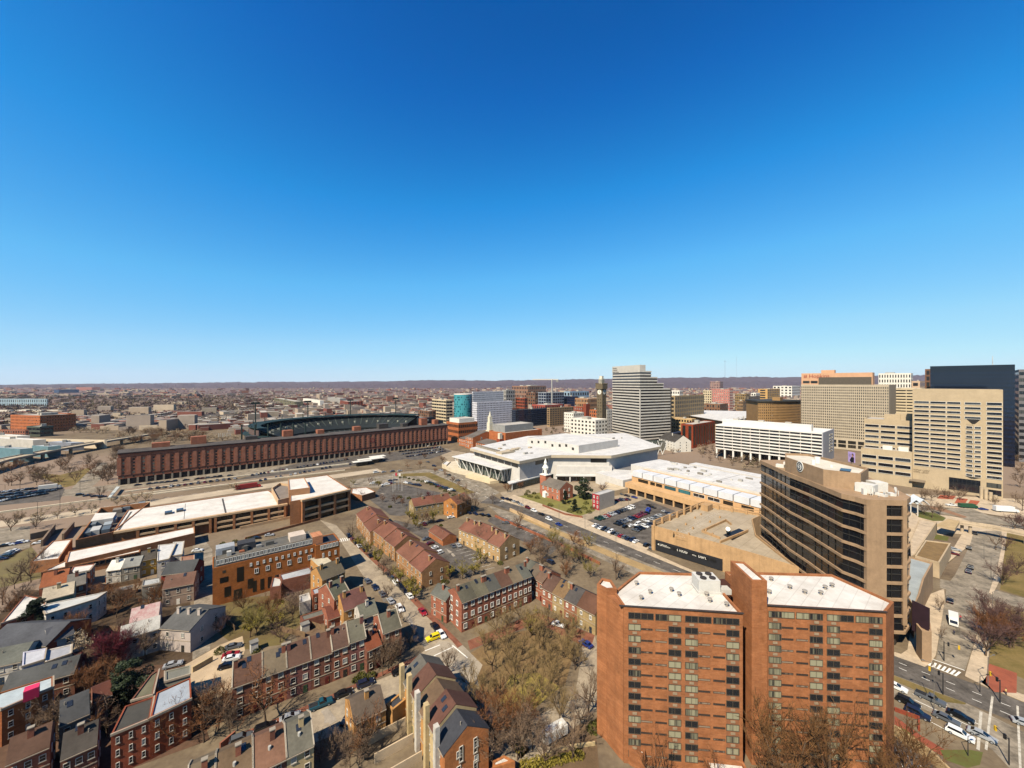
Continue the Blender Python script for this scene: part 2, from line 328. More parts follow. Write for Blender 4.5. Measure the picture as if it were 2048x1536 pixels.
    if chim:
        for q in range(chim if isinstance(chim, int) else 1):
            c = MB(); x = L*cpos if chim == 1 else L*(.15+.7*q/(max(1, chim-1))); c.box(P(x, d*.36, 0), u, .9, .7, ze+.2, ze+rise+1.3); ch = c.build('chimney', wall, root); c = MB(); c.box(P(x, d*.36, 0), u, 1.1, .9, ze+rise+1.3, ze+rise+1.5); sub_(c.build('chimney_cap', concap, root), ch)
    return root
concap = plain('8f8576', .9); gutm = mat('a0917e', .8, .15, .5)
DOORS = [plain('5b1d18'), plain('23313f'), plain('2c2a26'), plain('d8d2c4'), plain('33472f')]
ORD = ['first', 'second', 'third', 'fourth', 'fifth', 'sixth', 'seventh', 'eighth', 'ninth', 'tenth', 'eleventh', 'twelfth', 'thirteenth', 'fourteenth', 'fifteenth', 'sixteenth', 'seventeenth', 'eighteenth', 'nineteenth', 'twentieth', 'twenty-first', 'twenty-second', 'twenty-third', 'twenty-fourth', 'twenty-fifth', 'twenty-sixth', 'twenty-seventh', 'twenty-eighth', 'twenty-ninth', 'thirtieth']
def text(root, s, O, u, size, m, name='lettering', depth=.15):
    cu = bpy.data.curves.new('txt', 'FONT'); cu.body = s; cu.size = size; cu.extrude = depth/2; t = bpy.data.objects.new('txt', cu); COL.objects.link(t)
    dg = bpy.context.evaluated_depsgraph_get(); me = bpy.data.meshes.new_from_object(t.evaluated_get(dg)); bpy.data.objects.remove(t); me.materials.clear(); me.materials.append(m); me.name = name
    u = nrm(u); o = bpy.data.objects.new(name, me); COL.objects.link(o); o.parent = root; O = Vector(O)+outn(u)*.12; o.location = O-WORLD[root]
    o.rotation_euler = (R(90), 0, math.atan2(u.y, u.x)); WORLD[o] = O; return o

def marks(root, O, u, words, h, m, name='lettering', seed=1):       # lettering too far away to read: rows of small strokes
    rn = random.Random(seed); b = MB(); x = 0; u = nrm(u); n = outn(u)
    for w in words:
        for k in range(w):
            cw = h*rn.uniform(.45, .7)
            for a, c, d, e in ((0, .16, 0, 1), (.16, cw/h-.1, rn.choice((0, .42, .84)), None)):
                z0 = d*h; z1 = (e*h if e else z0+.16*h); p = Vector(O)+u*(x+a*h)+n*.12+Vector((0, 0, z0)); q = p+u*((c-a)*h)
                b.add([p, q, q+Vector((0, 0, z1-z0)), p+Vector((0, 0, z1-z0))], ((0, 1, 2, 3),))
            x += cw
        x += h*.6
    return b.build(name, m, root)
# ------------------------------------------------------------------ ground, roads, hills
asph = mat('625c56', .95, .4, .2, None, .1, 0, 1.2); asph2 = mat('8f8474', .95, .4, .2, None, .1, 0, 1.0); conc = mat('9f8f79', .92, .2, .15, None, .1, 0, 1.2); concw = mat('bba88f', .9, .22, .25, None, .1, 0, 1.4)
bpave = brick('84503f', '74402f'); dry = mat('84704a', .98, .35, .12, '5d5430', .05, 0, 1.5); grass = mat('5d6436', .98, .35, .3, '5a5230', .05, 0, 1.5); soil = mat('76604a', .98, .3, .1, '574836', .05)
paint = mat('e6e2d8', .8, .1, .5); worn = mat('cfc8ba', .9, .5, .8, '8f8779'); yellow = mat('d0a23a', .8, .1, .5)
def ground_mat():
    m = mat('84755f', .98, .35, .06, '584b3e', .05, 0, .6).copy(); m.name = 'ground'; n, l = m.node_tree.nodes, m.node_tree.links; b = n['Principled BSDF']; old = b.inputs['Base Color'].links[0].from_socket
    g = n.new('ShaderNodeNewGeometry'); t = n.new('ShaderNodeTexNoise'); t.inputs['Scale'].default_value = .0022; t.inputs['Detail'].default_value = 6; l.new(g.outputs['Position'], t.inputs['Vector'])
    r = n.new('ShaderNodeMapRange'); r.inputs[1].default_value = .46; r.inputs[2].default_value = .56; l.new(t.outputs['Fac'], r.inputs[0])
    mx = n.new('ShaderNodeMix'); mx.data_type = 'RGBA'; l.new(r.outputs[0], mx.inputs[0]); l.new(old, mx.inputs[6]); mx.inputs[7].default_value = lin('6e5f52')
    ln = n.new('ShaderNodeVectorMath'); ln.operation = 'LENGTH'; l.new(g.outputs['Position'], ln.inputs[0]); r2 = n.new('ShaderNodeMapRange'); r2.inputs[1].default_value = 1400; r2.inputs[2].default_value = 3600; l.new(ln.outputs['Value'], r2.inputs[0])
    m2 = n.new('ShaderNodeMix'); m2.data_type = 'RGBA'; l.new(r2.outputs[0], m2.inputs[0]); l.new(mx.outputs[2], m2.inputs[6]); m2.inputs[7].default_value = lin('5b4d4a'); l.new(m2.outputs[2], b.inputs['Base Color']); return m
g = MB(); g.quad((-16000, -200, 0), (16000, -200, 0), (16000, 14000, 0), (-16000, 14000, 0)); o = struct('ground', g, ground_mat())
# wooded ridges on the horizon
HP = [(-400, 769.5), (0, 769.5), (150, 768), (300, 766.5), (420, 765), (512, 764), (640, 763.5), (760, 762.5), (860, 760.5), (900, 760), (980, 761.5), (1100, 759), (1240, 757.5), (1380, 755), (1500, 754), (1600, 754.5), (1700, 752), (1800, 750.5), (1900, 750), (2048, 752), (2500, 752)]
def hp(px):
    for (a, ya), (b, yb) in zip(HP, HP[1:]):
        if a <= px <= b: return ya+(yb-ya)*(px-a)/(b-a)
    return 760
HILLV = []
hillm = mat('665a62', .98, .35, .012, '4a4246', .03, 0, .05)  # paler and bluer: part of the distance haze put into the colour
for ri, (D, k) in enumerate([(9000, 1.0), (7200, .5)]):
    b = MB(); N = 420; rr = random.Random(ri); ph = [(rr.uniform(.001, .012), rr.uniform(0, 6)) for _ in range(8)]
    rows = []
    for i in range(N+1):
        px = -300+2700*i/N; X = (px-CX)/F*D; z = (H-(hp(px)-CY)*D/F)
        z = max(6, z*k+sum(math.sin(X*a*(1+ri*.3)+p)*3.2 for a, p in ph)*(.5 if k == 1 else 1.3)+rr.uniform(-3, 3))
        rows.append((X, z))
    for (dy, s) in ((-1500, 0), (-900, .45), (-350, .85), (0, 1), (900, .5)):
        for X, z in rows: b.v.append((X*(1+dy/D), D+dy, z*s*rr.uniform(.96, 1.04)-(2 if s == 0 else 0)))
    for r_ in range(4):
        for i in range(N): a = r_*(N+1)+i; b.f.append((a, a+1, a+N+2, a+N+1)); b.m.append(0)
    struct('hills', b, hillm, True); HILLV += [b.v[i] for i in range(len(b.v)) if (N+1) <= i < 4*(N+1)]
# avenue past the church: two carriageways, a dry median, pavements
up = [(1008, 1003), (1100, 1030), (1160, 1054), (1385, 1146), (1789, 1312), (1984, 1380), (2120, 1434)]
def poly_band(name, top, bot, m, z, h=0):
    ps = ccw([G(*p) for p in top]+[G(*p) for p in bot[::-1]]); b = MB()
    if h: b.prism(ps, z, z+h)
    else: b.poly(ps, z)
    return struct(name, b, m)
lowN = [(985, 1008), (1075, 1042), (1160, 1074), (1345, 1146), (1789, 1350), (1932, 1406), (2120, 1480)]
poly_band('avenue', [(985, 990)]+up, [(960, 1006)]+lowN, asph, .03)
lowS = [(1000, 1032), (1075, 1062), (1160, 1098), (1330, 1178), (1789, 1395), (1900, 1440), (1965, 1510), (2000, 1560)]
poly_band('carriageway', [(975, 1010)]+lowN[1:-1]+[(2120, 1500)], lowS[:-2]+[(1985, 1500), (2060, 1580)], asph2, .02)
poly_band('median', [(1040, 1031), (1160, 1078), (1345, 1152), (1480, 1212)], [(1040, 1036), (1160, 1089), (1330, 1160), (1470, 1222)], mat('ab8f62', .95, .25, .2, '8a7350'), .0, .14)
poly_band('median', [(1700, 1312), (1789, 1352), (1880, 1388), (1932, 1407)], [(1700, 1316), (1789, 1362), (1880, 1402), (1930, 1409)], dry, .0, .14)
poly_band('pavement', [(1010, 996), (1100, 1022), (1180, 1052), (1310, 1108), (1400, 1148)], up[:4], concw, 0, .14)
# markings
def dash(p, q, n, w=.18, frac=.35, m=None, z=.05):
    A, B = G(*p), G(*q)
    for i in range(n):
        a = A.lerp(B, (i+.2)/n); b = A.lerp(B, (i+.2+frac)/n); ribbon('road_marking', [a, b], w, m or paint, z, world=True)
dash((1100, 1040), (1380, 1152), 9); dash((1060, 1034), (1330, 1147), 9); dash((1789, 1332), (2048, 1442), 5); dash((1789, 1322), (2048, 1424), 5)
dash((1795, 1374), (1960, 1450), 1, .2, .8); dash((1800, 1386), (1960, 1462), 1, .2, .8); dash((1850, 1438), (1915, 1472), 1, .2, .8)
ribbon('road_marking', [(1985, 1393), (1972, 1500)], .42, worn, .06); ribbon('road_marking', [(2035, 1412), (2041, 1545)], .38, worn, .06); ribbon('road_marking', [(1962, 1424), (1956, 1500)], .5, worn, .06)
ribbon('road_marking', [(1866, 1319), (1929, 1341)], .35, paint, .06); ribbon('road_marking', [(1850, 1328), (1912, 1352)], .25, paint, .06)
for i in range(7):
    t = i/6; a = (1862+58*t, 1323+21*t); c = (1858+52*t, 1331+21*t); ribbon('road_marking', [a, c], .5, paint, .065)
# street by the hotel and park at the right
poly_band('street', [(1947, 1062), (2003, 1062), (2004, 1090), (1996, 1130), (1980, 1185), (1930, 1342)], [(1947, 1062), (1940, 1090), (1910, 1150), (1894, 1170), (1872, 1320)], asph2, .02)
poly_band('side_street', [(1880, 1158), (1990, 1180), (2060, 1200)], [(1880, 1176), (1985, 1200), (2060, 1222)], asph2, .025)
poly_band('street', [(1700, 1000), (1900, 1018), (2120, 1054)], [(1700, 1008), (1900, 1030), (2120, 1070)], asph2, .02)
poly_band('plaza', [(1800, 1018), (1900, 1032), (2120, 1072)], [(1800, 1100), (1900, 1066), (2120, 1090)], concw, .01)
poly_band('plaza', [(1760, 985), (2040, 998), (2100, 1008)], [(1760, 1000), (1900, 1016), (2120, 1050)], concw, .01)
for a, c in (((1915, 996), (1936, 1008)), ((1941, 1000), (1960, 1010)), ((1880, 990), (1912, 999)), ((1995, 1010), (2018, 1018))): poly_band('brick_paving', [(a[0], a[1]), (c[0], a[1]+2)], [(a[0]-6, c[1]-2), (c[0]-6, c[1])], mat('a0533a', .9, .2, .3), .03)
poly_band('plaza', [(1894, 1015), (1945, 1018), (2000, 1040)], [(1930, 1040), (1965, 1050), (2000, 1052)], asph2, .03)
poly_band('pavement', [(1866, 1150), (1940, 1090), (1947, 1066), (1925, 1066), (1905, 1100), (1880, 1140)], [(1866, 1150)], concw, 0, .13)
poly_band('pavement', [(1815, 1300), (1830, 1200), (1888, 1178), (1890, 1200), (1872, 1310), (1862, 1326), (1850, 1328)], [(1800, 1310)], concw, 0, .13)
poly_band('pavement', [(1790, 1305), (1862, 1326), (1850, 1334), (1789, 1312)], [(1788, 1306)], concw, 0, .12)
poly_band('pavement', [(2003, 1064), (2014, 1066), (2010, 1100), (2000, 1160), (1985, 1190), (1978, 1186), (1996, 1130)], [(2004, 1090)], concw, 0, .13)
poly_band('pavement', [(1976, 1205), (1990, 1210), (1975, 1330), (1972, 1368), (1984, 1380), (1930, 1352), (1942, 1310)], [(1960, 1250)], concw, 0, .13)
poly_band('pavement', [(1972, 1362), (2048, 1390), (2120, 1420)], [(1960, 1368), (2048, 1404), (2120, 1434)], concw, 0, .125)
poly_band('brick_paving', [(1978, 1328), (2034, 1347), (2033, 1387)], [(1974, 1352), (1963, 1366), (1990, 1385)], mat('93503a', .9, .2, .3), .13)
poly_band('park_lawn', [(2014, 1066), (2120, 1080), (2120, 1215), (2000, 1180)], [(2010, 1100)], dry, .015)
poly_band('park_lawn', [(1990, 1212), (2120, 1240), (2120, 1390), (2030, 1350), (1978, 1328)], [(1985, 1260)], dry, .015)
# neighbourhood streets
nm = mat('aa9b84', .95, .25, .25, '7d7162', .08, 0, 1.2)
poly_band('street', [(640, 1040), (673, 1070), (725, 1150), (798, 1223), (835, 1270), (850, 1300)], [(672, 1050), (699, 1080), (771, 1146), (830, 1209), (910, 1285), (925, 1305)], nm, .02)
poly_band('street', [(380, 1560), (453, 1497), (554, 1452), (673, 1392), (798, 1344), (850, 1300), (925, 1300)], [(520, 1560), (624, 1487), (699, 1460), (798, 1404), (880, 1372), (915, 1355), (950, 1330)], nm, .024)
poly_band('street', [(880, 1280), (925, 1290), (965, 1330)], [(850, 1310), (905, 1375), (940, 1390)], mat('a09482', .95, .2, .1), .028)
poly_band('street', [(905, 1365), (950, 1340), (965, 1400), (1060, 1500)], [(880, 1372), (925, 1430), (1000, 1560)], nm, .021)
poly_band('street', [(1180, 1240), (1195, 1290), (1195, 1420), (1130, 1470), (1060, 1540)], [(1150, 1240), (1165, 1300), (1150, 1390), (1080, 1430), (1010, 1480)], nm, .021)
poly_band('courtyard_paving', [(370, 1330), (440, 1290), (485, 1272), (490, 1300), (460, 1380)], [(375, 1345), (380, 1370), (400, 1420)], mat('b7a183', .95, .2, .2), .022)
poly_band('alley', [(395, 1060), (425, 1100), (425, 1215), (420, 1300)], [(385, 1060), (388, 1200), (385, 1320)], asph2, .02)
for top, bot in (([(700, 1072), (740, 1110), (790, 1150), (850, 1215), (925, 1290)], [(699, 1080), (771, 1147), (830, 1210), (905, 1283), (915, 1296)]), ([(450, 1480), (560, 1435), (690, 1378), (840, 1310)], [(453, 1496), (554, 1451), (673, 1391), (835, 1322)]), ([(800, 1408), (900, 1368), (925, 1430), (1000, 1530)], [(800, 1418), (890, 1380), (915, 1440), (985, 1545)])):
    poly_band('pavement', top, bot, bpave, 0, .13)
poly_band('square_garden', [(935, 1310), (1000, 1270), (1120, 1250), (1150, 1300), (1130, 1370), (1040, 1430)], [(950, 1360), (985, 1410), (1000, 1430)], mat('8a7350', .98, .35, .12, '66503a', .05, 0, 1.0), .02)
poly_band('park_lawn', [(1020, 1350), (1075, 1345), (1120, 1375), (1060, 1425)], [(1000, 1400), (1010, 1425)], mat('94843f', .98, .35, .2, '7d6a3a'), .035)
poly_band('square_garden', [(1060, 1480), (1190, 1440), (1200, 1560), (1020, 1560)], [(1040, 1520)], soil, .02)
poly_band('square_garden', [(440, 1200), (560, 1190), (620, 1230), (560, 1290), (480, 1300)], [(430, 1260)], mat('6d6238', .98, .35, .12, '53402a'), .018)
poly_band('square_garden', [(40, 1180), (380, 1180), (385, 1330), (300, 1400), (0, 1420)], [(-60, 1300)], mat('5c4c3c', .98, .4, .25, '3c3229', .05, 0, 1.6), .012)
poly_band('car_park_paving', [(760, 975), (800, 968), (880, 985), (915, 1000), (870, 1022), (800, 1032)], [(740, 1000), (780, 1030)], asph, .018)
poly_band('car_park_paving', [(790, 1040), (870, 1060), (960, 1100), (940, 1160), (900, 1130), (850, 1080)], [(780, 1045), (800, 1050)], asph, .018)
poly_band('car_park_paving', [(980, 1035), (1010, 1030), (1060, 1050), (1130, 1085), (1100, 1110), (1040, 1080)], [(975, 1042)], asph, .019)
poly_band('car_park_paving', [(1171, 1044), (1290, 998), (1350, 1022), (1306, 1050), (1304, 1102)], [(1171, 1050), (1200, 1062)], asph, .04)
poly_band('pavement', [(1000, 985), (1080, 968), (1240, 960), (1330, 1010)], [(1010, 1000), (1160, 1045), (1290, 998)], conc, .012)
poly_band('churchyard', [(1040, 992), (1080, 985), (1180, 990), (1190, 1022), (1160, 1032), (1130, 1026)], [(1028, 992), (1085, 1012)], mat('7c7a3c', .98, .3, .15, '6a5f33'), .03)
poly_band('pavement', [(1028, 990), (1150, 1030), (1300, 1095)], [(1015, 996), (1140, 1038), (1290, 1102)], concw, 0, .13)
# long roads beside the warehouse
def lr(name, pts, w, m, z=.02): return ribbon(name, pts, w, m, z)
lr('highway', [(-300, 1092), (0, 1048), (230, 1017), (512, 975), (760, 940)], 16, mat('b5a48c', .95, .2, .08)); lr('highway', [(-300, 1030), (0, 1000), (200, 978), (480, 945), (720, 918), (900, 900)], 26, asph2, .018)
lr('railway', [(-300, 1063), (0, 1025), (230, 996), (512, 958), (700, 935)], 9, mat('8c7a66', .95, .3, .3), .03)
lr('street', [(-60, 1150), (120, 1060), (300, 1030), (560, 995)], 5, soil, .016)
poly_band('street', [(160, 995), (200, 960), (218, 935), (212, 925)], [(130, 990), (165, 955), (185, 935), (200, 925)], asph2, .026)
poly_band('car_park_paving', [(-80, 985), (130, 978), (120, 1000), (-80, 1018)], [(-80, 990)], asph, .022)
poly_band('car_park_paving', [(-60, 1060), (60, 1052), (60, 1095), (-60, 1130)], [(-60, 1080)], asph2, .022)
poly_band('grass_verge', [(120, 950), (180, 935), (180, 962), (130, 975)], [(60, 945)], dry, .014)
poly_band('grass_verge', [(-60, 1120), (60, 1090), (110, 1150), (-60, 1190)], [(-60, 1130)], mat('72683f', .98, .3, .12, '5f5138'), .014)
poly_band('car_park_paving', [(470, 960), (600, 925), (770, 905), (880, 893), (895, 900), (800, 920), (700, 933)], [(480, 966), (600, 945)], asph, .028)
poly_band('street', [(700, 960), (850, 938), (940, 950), (1000, 985), (960, 1006), (880, 965), (800, 965)], [(700, 975), (760, 975)], asph2, .024)
poly_band('median', [(800, 948), (860, 945), (950, 985), (930, 990)], [(790, 953), (850, 952)], dry, 0, .13)
# low white walls and platforms along the railway
for pts, w, h in (([(-300, 1062), (0, 1026), (205, 999), (420, 971)], 1.2, 1.0), ([(250, 985), (512, 949), (700, 928)], 1.5, 1.0), ([(300, 990), (512, 962), (690, 941)], 1.5, .8)):
    o = ribbon('retaining_wall', pts, w, mat('d5c6ab', .9, .15, .3), 0, h, structure=False); tag(o, ['long pale wall left of the red truck beside the railway', 'pale wall nearer the brick warehouse along the railway', 'pale wall farther from the warehouse along the railway'][[1.0, 1.0, .8].index(h) if w == 1.2 else (1 if h == 1.0 else 2)], 'wall')

for p, q, n in (((700, 968), (905, 944), 10), ((730, 958), (930, 938), 10), ((905, 950), (1000, 992), 6), ((890, 956), (985, 1000), 6), ((240, 985), (700, 925), 26), ((300, 1018), (700, 955), 16), ((20, 1040), (500, 972), 16)): dash(p, q, n, .25, .4)
for i in range(8): ribbon('road_marking', [(1000+i*5.2, 1003-i*.7), (1006+i*5.2, 1000-i*.7)], .5, paint, .065)
for i in range(9): ribbon('road_marking', [(700-i*4, 1081+i*.6), (697-i*4, 1075+i*.6)], .4, paint, .05)
ribbon('road_marking', [(905, 1291), (935, 1316)], .35, paint, .06); ribbon('road_marking', [(868, 1312), (906, 1294)], .35, paint, .06); ribbon('road_marking', [(850, 1302), (880, 1290)], .35, paint, .06)
for a, c in (((812, 1088), (840, 1072)),): pass
for k in range(9): ribbon('road_marking', [(905+k*8, 1096+k*5.5), (925+k*8, 1091+k*5.5)], .12, paint, .05)
for k in range(8): ribbon('road_marking', [(1000+k*10, 1040+k*5), (1016+k*10, 1034+k*5)], .12, paint, .05)
poly_band('grass_verge', [(1838, 1022), (1870, 1026), (1892, 1036)], [(1836, 1034), (1866, 1042), (1886, 1042)], grass, .03)
poly_band('brick_paving', [(1860, 1012), (1890, 1018), (1935, 1034)], [(1862, 1018), (1888, 1024), (1928, 1036)], mat('8d6a50', .9, .2, .3), .035)
poly_band('grass_verge', [(1868, 1078), (1895, 1082)], [(1872, 1068), (1898, 1074)], grass, .03)
poly_band('pavement', [(870, 895), (930, 905), (1000, 940), (905, 930)], [(860, 900), (890, 915)], conc, .02)
poly_band('car_park_paving', [(780, 905), (870, 893), (905, 902), (860, 918)], [(790, 915), (830, 920)], asph, .036)
# ------------------------------------------------------------------ brick apartment tower (front right)
bt = brick('a0603f', '8f5233'); wroof = membrane('dedad2', 'c2bab0'); dk = mat('3a3330', .7, .1, .5)
def brick_tower():
    zr = 35.0
    # back line is common; the two front wings stand forward of the recess
    wl = [V2((25.0, 86.0)), V2((50.0, 83.4)), V2((50.4, 90)), V2((51.3, 100.8)), V2((33.6, 101.8)), V2((29.4, 97.5)), V2((24.3, 92.0))]
    root, ps = bld('apartment_tower', 'red brick apartment tower with white flat roof and a raised stair shaft', wl, zr, bt, wroof, par=.5)
    wr = [V2((55.8, 86.6)), V2((81.5, 83.9)), V2((87.0, 87.7)), V2((83.4, 100.5)), V2((56.4, 102.0))]
    bld('', '', wr, zr, bt, wroof, par=.5, root=root)
    bld('', '', [(20.6, 93.4), (22.4, 91.2), (24.9, 91.4), (24.6, 95.5), (22.5, 96.4)], zr+1.1, bt, wroof, par=.5, root=root)
    b = MB(); b.prism(ccw([(24.2, 87.4), (24.94, 86.4), (24.94, 91.2), (22.42, 91.0)]), 0, zr-.3); b.build('wall', bt, root)
    b = MB(); b.prism(ccw([(50.5, 97), (55.7, 97), (55.7, 101), (51.4, 100.7)]), 0, zr-1.5); b.build('wall', mat('4a2a20', .9, .2, .4), root)  # recess wall coloured darker than the brick, for the shade in the slot
    bld('', '', [(53.3, 85.6), (56.6, 85.4), (57.0, 94.5), (54.0, 95.2)], 41.0, bt, wroof, par=.35, root=root, wname='stair_shaft')
    for A, B in (((25.6, 85.94), (49.6, 83.44)), ((57.2, 86.45), (81.1, 83.94))):
        A, B = V2(A), V2(B); u = nrm(B-A); L = (B-A).length; fh = 2.56; n = outn(u)
        cols = [(0, 'w'), (1, 's'), (2, 's'), (3, 'w'), (4, 'w'), (5, 's'), (6, 's'), (7, 'w')]
        xs = [.35, 3.15, 6.3, 9.15, 12.75, 15.6, 18.75, 21.5]
        for k in range(13):
            z = 34.0-1.65-fh*k
            for (i, t), x in zip(cols, xs):
                x = x*L/24.6
                if t == 'w' or k == 0: addwin(root, A+u*x+Vector((0, 0, z)), u, 2.72, 1.45, 'tower')
                else: addwin(root, A+u*x+Vector((0, 0, z+.2)), u, 2.5, .45, 'slit', 'slit_window')
                if t == 'w' and k < 12:
                    s = MB(); x0 = x+.9; O = A+u*x0+Vector((0, 0, z-.75)); P = lambda a, zz, d: O+u*a+n*d+Vector((0, 0, zz))
                    s.add([P(0, 0, 0), P(.95, 0, 0), P(.95, .5, 0), P(0, .5, 0), P(0, 0, .16), P(.95, 0, .16), P(.95, .5, .16), P(0, .5, .16)], ((4, 5, 6, 7), (0, 1, 5, 4), (1, 2, 6, 5), (2, 3, 7, 6), (3, 0, 4, 7))); s.build('air_conditioner', mat('96826a', .7, .15, .8), root)
        for q in (xs[0], xs[3], xs[4], xs[7]):      # olive infill columns between the stacked windows
            for k in range(12):
                s = MB(); O = A+u*(q*L/24.6+.05)+n*.02+Vector((0, 0, 34.0-1.65-fh*k-1.09)); s.quad(O, O+u*2.62, O+u*2.62+Vector((0, 0, 1.06)), O+Vector((0, 0, 1.06))); s.build('infill_panel', mat('8d5c3e', .9, .2, .6), root)
    rz = zr-.49
    f = MB(); f.box((47.3, 94.0, 0), (1, -.06, 0), 5.4, 4.6, rz, rz+.5); f.box((47.3, 94.0, 0), (1, -.06, 0), 5.0, 4.2, rz+.5, rz+3.2); cu_ = f.build('cooling_unit', mat('c9c6bf', .6, .1, .5), root)
    for dx in (-1.1, 1.1):
        for dy in (-1, 1): c = MB(); c.tube((47.3+dx, 94+dy, rz+3.2), (47.3+dx, 94+dy, rz+3.5), .75, .75, 12); sub_(c.build('fan', dk, root), cu_)
    f = MB(); f.box((51.0, 92.5, 0), (1, 0, 0), 2.4, 2.0, rz, rz+1.2); f.build('cooling_unit', mat('bdb9b0', .6, .1, .5), root)
    for x, y in ((31, 96), (33, 92), (38.5, 93), (39.5, 91), (45.5, 88.5), (48.4, 86.8), (46, 91), (60, 94), (61.5, 92), (68, 94.2), (70, 92), (73.5, 91.6), (76.5, 94), (79, 95), (66, 98), (30, 89.5)):
        c = MB(); c.tube((x, y, rz), (x, y, rz+.7), .3, .3, 8); c.tube((x, y, rz+.7), (x, y, rz+.95), .55, .5, 8); c.build('roof_vent', mat('9c948a', .6, .15, .8), root)
    for p, q in (((24.0, 86.2), (50.1, 83.3)), ((55.8, 86.5), (81.6, 83.8))):  # dark coping on the roof edge
        ribbon('coping', [V2(p), V2(q)], .5, dk, zr+.01, .12, world=True, structure=False, parent=root)
    bld('', '', [G(1196, 1466), G(1262, 1532), G(1290, 1545), G(1290, 1500), G(1250, 1478), G(1215, 1450)], 3.6, bt, wroof, root=root, wname='porch_wall', rname='porch_roof')
    bld('', '', [(41.5, 80.5), (49.5, 79.5), (49.8, 83.0), (41.8, 83.9)], 3.4, bt, wroof, root=root, wname='porch_wall', rname='porch_roof')
brick_tower()
